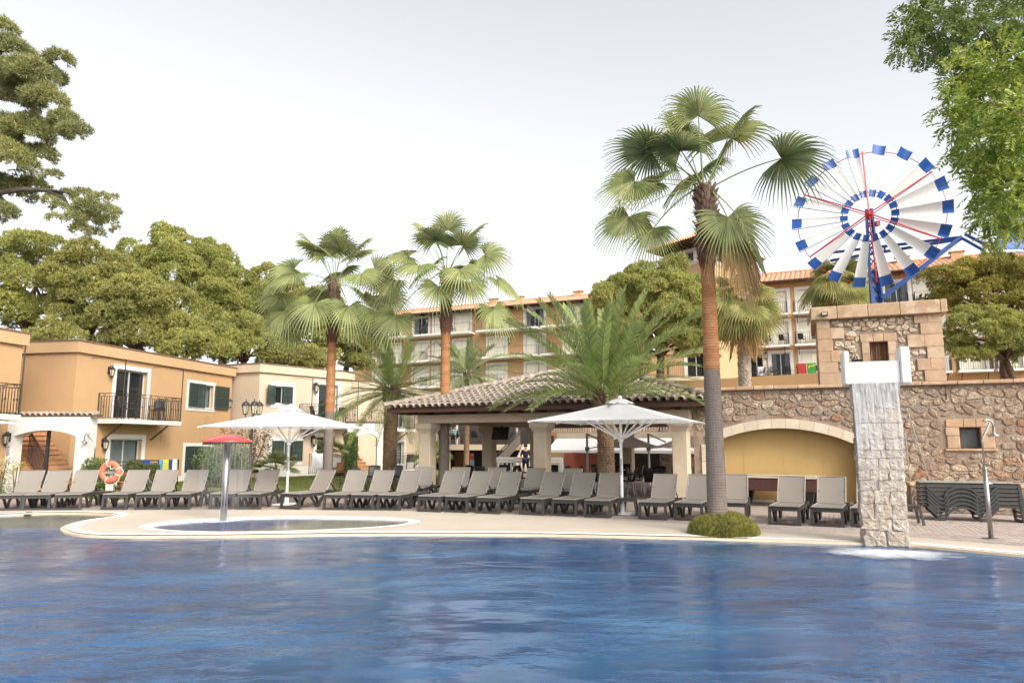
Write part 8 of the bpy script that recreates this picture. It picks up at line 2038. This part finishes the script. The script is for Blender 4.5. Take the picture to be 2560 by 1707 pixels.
washingtonia('fan palm left of the short date palm, growing from the lawn', (x_, Yp, 0), at(818, 1030, Yp).z, at(829, 850, Yp).z, at(836, 700, Yp).z, .185, .155, specL, 61, group='tall fan palms by the pool', size=1.25)
b = gp(1109, 1229); Yp = b.y
specM = [(90, 86, 1.1, .9, .04), (170, 66, 1.15, .95, .1), (15, 62, 1.2, .95, .1), (250, 55, 1.0, .85, .12), (310, 50, 1.05, .9, .12), (185, 34, 1.3, .95, .2), (350, 34, 1.35, .95, .2), (180, 6, 1.55, .95, .3), (0, 8, 1.5, .95, .28), (235, 14, 1.2, .9, .25), (295, 6, 1.1, .9, .3), (195, -26, 1.6, .95, .45), (345, -20, 1.5, .95, .5), (262, -20, .95, .9, .4), (60, 30, 1.2, .9, .2), (120, 30, 1.2, .9, .2), (320, -12, .9, .85, .4), (140, 62, 1.1, .85, .1)]
washingtonia('fan palm in the middle, standing before the left end of the pavilion', (b.x, Yp, 0), at(1110, 1034, Yp).z, at(1113, 826, Yp).z, at(1114, 676, Yp).z, .20, .165, specM, 62, flare=.12, size=1.25)
b = Vector((at(1795, 1320, 14.3).x, 14.3, 0)); Yp = 14.3
specR = [(95, 86, 1.0, .78, .03), (120, 74, .95, .72, .05), (20, 62, .95, .85, .06), (35, 60, 1.05, .88, .06), (160, 56, .9, .80, .1), (178, 40, 1.0, .82, .12), (215, 52, .7, .65, .15), (186, 12, 1.1, .62, .22), (194, -6, 1.25, .62, .35), (181, -24, .85, .56, .40), (150, 30, .8, .75, .15), (350, 30, 1.3, .86, .17, .55), (352, -36, .62, .66, .38), (80, 40, 1.0, .8, .15), (300, -50, .6, .75, .3)]
washingtonia('tallest fan palm with a round green mound at its foot by the pool edge', (b.x, Yp, 0), at(1780, 925, Yp).z, at(1766, 655, Yp).z, at(1756, 462, Yp).z, .195, .132, specR, 63, boot_r=.225, dry=((352, -40, .45, .8, .4), (338, -58, .5, .75, .2)), size=1.30, nsegs=44)
# hotel side fan palms behind the wall
rr2 = np.random.default_rng(8); Yp = 29.5; bx_ = at(1863, 960, Yp)
washingtonia('fan palm with a pale criss-cross trunk right of the tallest palm', (bx_.x, Yp, 2.0), 0, at(1862, 762, Yp).z, at(1862, 752, Yp).z, .24, .21, [(a, e, l * .8, r_ * 1.02, d) for a, e, l, r_, d in auto_spec(rr2, 34, 80, -55, (.95, 1.25), (.85, 1.02))], 64, group='fan palms behind the stone wall', dry=[(a, -62, .6, .9, .3) for a in (200, 250, 300, 340, 160, 20)], fm='fan_yellow', trunk_mats=('palm_grey', 'date_trunk'), boot_m='palm_boot_pale', lattice=True, nsegs=30)
Yp = 33.5; bx_ = at(2096, 760, Yp)
washingtonia('yellowing fan palm behind the windmill tower, below the wheel', (bx_.x, Yp, 2.0), 0, at(2095, 712, Yp).z, at(2095, 702, Yp).z, .26, .24, [(a, e, l * .85, r_ * 1.05, d) for a, e, l, r_, d in auto_spec(rr2, 30, 70, -50, (.95, 1.25), (.85, 1.05))], 65, group='fan palms behind the stone wall', dry=[(a, -58, .6, 1.0, .3) for a in (190, 230, 280, 330, 150, 10)], fm='fan_yellow', trunk_mats=('palm_grey', 'date_trunk'), boot_m='palm_boot', lattice=True, nsegs=30)
def date_palm(label, base, crown_z, r, n, L, seed, m='feather', el=(86, -28), boots_rows=0, npair=46, ll=.36, w=.018, tm='date_trunk', droop=(.12, .55), group='date palms', ca=None):
    rng = np.random.default_rng(seed); random.seed(seed); base = Vector(base); t = thing('date_palm', label, 'palm tree', base, 0, group); X = lambda z: Vector((base.x, base.y, z))
    ring_trunk('trunk', X(base.z), X(crown_z - .1), r * 1.0, r * .92, M[tm], t, .05, 20, .03, .03)
    rows_ = int((crown_z - .5 - base.z) / .075); boots('trunk_scales', X(base.z + .05), X(crown_z - .45), r * .97, r * .92, rows_, 17, .06, .03, M[tm], t, rng, .7)
    boots('leaf_bases', X(crown_z - .5), X(crown_z + .1), r * 1.05, r * 1.2, 6, 11, .15, .10, M['palm_boot'], t, rng, .9)
    for i in range(n):
        f = (i + .5) / n; e = el[0] + (el[1] - el[0]) * f ** .66 + rng.uniform(-5, 5); az = (i * 137.5 + rng.uniform(-10, 10)) % 360
        l = L * (.82 + .22 * math.sin(math.pi * min(1, f * 1.1))) * rng.uniform(.9, 1.08); dr = droop[0] + (droop[1] - droop[0]) * min(1, f * 1.15)
        feather(X(crown_z + .12 - .3 * f) + Vector((math.cos(R(az)) * r * .6, math.sin(R(az)) * r * .6, 0)), R(az), R(e), l, dr * rng.uniform(.8, 1.15), M[m], t, rng, npair, ll, w)
    return t
b = gp(973, 1213); date_palm('short date palm left of the pavilion with an orange brown trunk', (b.x, b.y, 0), at(976, 975, b.y).z, .285, 58, 3.1, 71, el=(84, -26), droop=(.12, .46), ll=.34)
b = gp(1517, 1262); date_palm('big date palm growing through the front of the pavilion roof', (b.x, b.y, 0), at(1517, 985, b.y).z, .24, 60, 3.8, 72, el=(86, 14), droop=(.08, .44), npair=66, ll=.36, w=.020)
b = at(1166, 1172, 46.0); date_palm('pale feathery date palm behind the pavilion, before the hotel wing', (b.x, 46.0, 0), at(1164, 935, 46.0).z, .17, 40, 3.3, 73, m='feather_grey', el=(85, -40), droop=(.14, .5), npair=34, ll=.52, w=.04)
def small_fan(label, base, h, n, Rf, seed, Lp=.7, fm='fan', el=(85, 5)):
    rng = np.random.default_rng(seed); base = Vector(base); t = thing('dwarf_fan_palm', label, 'palm', base, 0, 'dwarf fan palms by the houses')
    if h > .15: ring_trunk('trunk', base, base + Vector((0, 0, h)), .11, .10, M['palm_boot'], t, .05, 10, .08)
    for i in range(n):
        f = i / max(1, n - 1); fan_leaf(base + Vector((0, 0, h)), R((i * 137.5) % 360), R(el[0] + (el[1] - el[0]) * f + rng.uniform(-6, 6)), Lp * rng.uniform(.8, 1.15), Rf * rng.uniform(.85, 1.1), .10, M[fm], t, rng, 22, spread=R(112), tipg=.15, bend=.05)
    return t
b = gp(688, 1193, .1); small_fan('dwarf fan palm under the left parasol before the cream house', b, .30, 18, .52, 81, .75, el=(80, 8))
b = gp(826, 1190, .15); small_fan('dwarf fan palm half hidden behind the left fan palm trunk', b, 1.15, 11, .46, 82, .5, el=(75, 0))
b = gp(1078, 1184, .2); small_fan('dwarf fan palm behind the pavilion left column', b, .9, 14, .6, 83, .6, el=(70, -20))

# --- shrubs
def bush(name, label, cat, puffs_px, Yb, dens, L, W, m, seed, rngout=.8, base_px=None, depth=.8, stems=True):
    rng = np.random.default_rng(seed); ps = []
    for x, y, rx, rz in puffs_px:
        q = at(x, y, Yb + rng.uniform(-.15, .15)); k = Yb / FPX; ps.append((q.x, q.y, q.z, rx * k, min(rx, rz * 1.3) * k * depth, rz * k))
    mx = sum(p[0] for p in ps) / len(ps); t = thing(name, label, cat, (mx, Yb, 0)); leaves('foliage', ps, dens, L, W, M[m], t, rng, rngout)
    if stems:
        mb = MB()
        for p in ps: mb.tube([(mx + rng.uniform(-.08, .08), Yb, 0), (mx * .4 + p[0] * .6, Yb, p[2] * .5), (p[0], p[1], p[2])], [.03, .022, .012], 5)
        mb.build('stems', M['ash_bark'], t)
    return t
bush('laurel_bush', 'large round laurel bush behind the red mushroom fountain', 'bush', [(520, 1150, 30, 30), (550, 1135, 30, 28), (585, 1140, 32, 32), (555, 1170, 42, 34), (600, 1172, 26, 30), (525, 1185, 24, 26), (575, 1195, 34, 22), (509, 1140, 14, 20)], 28.5, 520, .105, .048, 'bush', 91)
bush('laurel_bush', 'dark green bush behind the shower at the left arch', 'bush', [(228, 1165, 22, 22), (252, 1172, 22, 26), (240, 1195, 32, 30), (215, 1185, 14, 18), (262, 1200, 16, 24), (245, 1215, 24, 16)], 24.15, 620, .09, .036, 'bush', 92)
tp_ = bush('cloud_pruned_shrub', 'cloud pruned shrub with round dark tufts before the orange house', 'shrub', [(338, 1166, 24, 15), (381, 1172, 18, 13), (395, 1196, 15, 12), (330, 1174, 16, 9)], 24.0, 3600, .05, .028, 'topiary', 93)
bush('cypress_column', 'clipped green leafy column by the cream house terrace', 'shrub', [(876, 1095, 17, 15), (876, 1118, 18, 18), (876, 1142, 18, 18), (876, 1165, 17, 18)], 37.0, 1300, .07, .045, 'bush', 94)
bush('climbing_plant', 'bronze leaved climber on the wall between the orange and cream houses', 'climber', [(645, 1090, 28, 22), (660, 1110, 24, 24), (640, 1125, 26, 18), (615, 1085, 16, 14), (668, 1085, 14, 14), (585, 1085, 14, 8), (632, 1145, 22, 14), (575, 1100, 9, 14), (560, 1080, 10, 10)], 34.6, 120, .10, .05, 'vine', 95, depth=.5)
bush('oleander', 'slender leafed oleander at the left edge before the arch wall', 'bush', [(-8, 1200, 26, 34), (10, 1225, 20, 16), (4, 1175, 14, 22), (-20, 1230, 30, 20), (17, 1150, 9, 12)], 23.3, 190, .15, .024, 'bush', 96)
bush('yellow_shrub', 'yellow green sprig at the foot of the arch stairs', 'bush', [(44, 1166, 12, 8), (33, 1176, 9, 8), (54, 1158, 6, 5)], 24.0, 420, .08, .025, 'yellowleaf', 97)
bush('ground_cover', 'low spreading shrub under the life ring and flower pot', 'ground cover', [(305, 1235, 26, 10), (335, 1245, 22, 8), (290, 1250, 24, 8), (355, 1250, 18, 7)], 22.2, 420, .05, .022, 'mound', 98, stems=False)
bush('ground_cover', 'low brownish shrub at the foot of the left fan palm', 'ground cover', [(838, 1228, 17, 8), (852, 1232, 14, 7), (826, 1230, 12, 7)], 25.0, 500, .05, .022, 'mound', 99, stems=False)
bush('ground_cover', 'low shrub at the foot of the big date palm trunk', 'ground cover', [(1490, 1252, 16, 8), (1520, 1258, 22, 8), (1565, 1248, 20, 10), (1545, 1256, 22, 8)], 20.0, 500, .05, .022, 'mound', 100, stems=False)
# round mound at the foot of the tallest palm
rng = np.random.default_rng(120); mc = Vector((at(1807, 1310, 14.3).x, 14.3, 0)); mt = thing('groundcover_mound', 'round olive green mound of small leaves at the foot of the tallest palm', 'ground cover', mc)
mb = MB(); mb.lathe(mc, [(.60, 0), (.57, .1), (.45, .22), (.24, .31), (.001, .34)], 24); mb.build('soil', M['palm_boot'], mt)
needles('foliage', [(mc.x, mc.y, .0, .64, .64, .37)], 2200, .075, .013, M['mound'], mt, rng, k=5, up=.5, spread=.7, lump=.15, low=-.02, inner=.93)
# terracotta pot with red flowers
pq_ = gp(317, 1227); pot = thing('flower_pot', 'terracotta pot with red geraniums right of the life ring', 'flower pot', pq_)
mb = MB(); mb.lathe((0, 0, 0), [(.20, 0), (.26, .08), (.31, .26), (.315, .30), (.345, .31), (.345, .36), (.30, .36), (.28, .30)], 24); mb.build('pot', M['terracotta'], pot, smooth=True, local=True)
pz = pq_.z + .42; leaves('foliage', [(pq_.x, pq_.y, pz, .32, .3, .14), (pq_.x + .1, pq_.y, pz + .08, .2, .2, .12), (pq_.x - .16, pq_.y, pz + .05, .18, .2, .12)], 420, .07, .05, M['mound'], pot, rng); leaves('flowers', [(pq_.x, pq_.y, pz + .06, .36, .32, .17), (pq_.x + .12, pq_.y, pz + .14, .22, .22, .12), (pq_.x - .26, pq_.y, pz + .12, .10, .12, .12)], 42, .085, .075, M['flower'], pot, rng, inner=.95)
# pink flower on the hotel balcony
fq = PR.pt(sR(1890), zt0 + fh2, .9); pf_ = thing('flower_pot', 'bright pink flower in a pot on the hotel balcony', 'flower pot', fq); mb = MB(); mb.lathe((0, 0, 0), [(.1, 0), (.14, .3), (.13, .3)], 10); mb.build('pot', M['black'], pf_, local=True); leaves('flowers', [(fq.x, fq.y, fq.z + .5, .17, .17, .15)], 90, .12, .1, M['pinkflower'], pf_, rng)
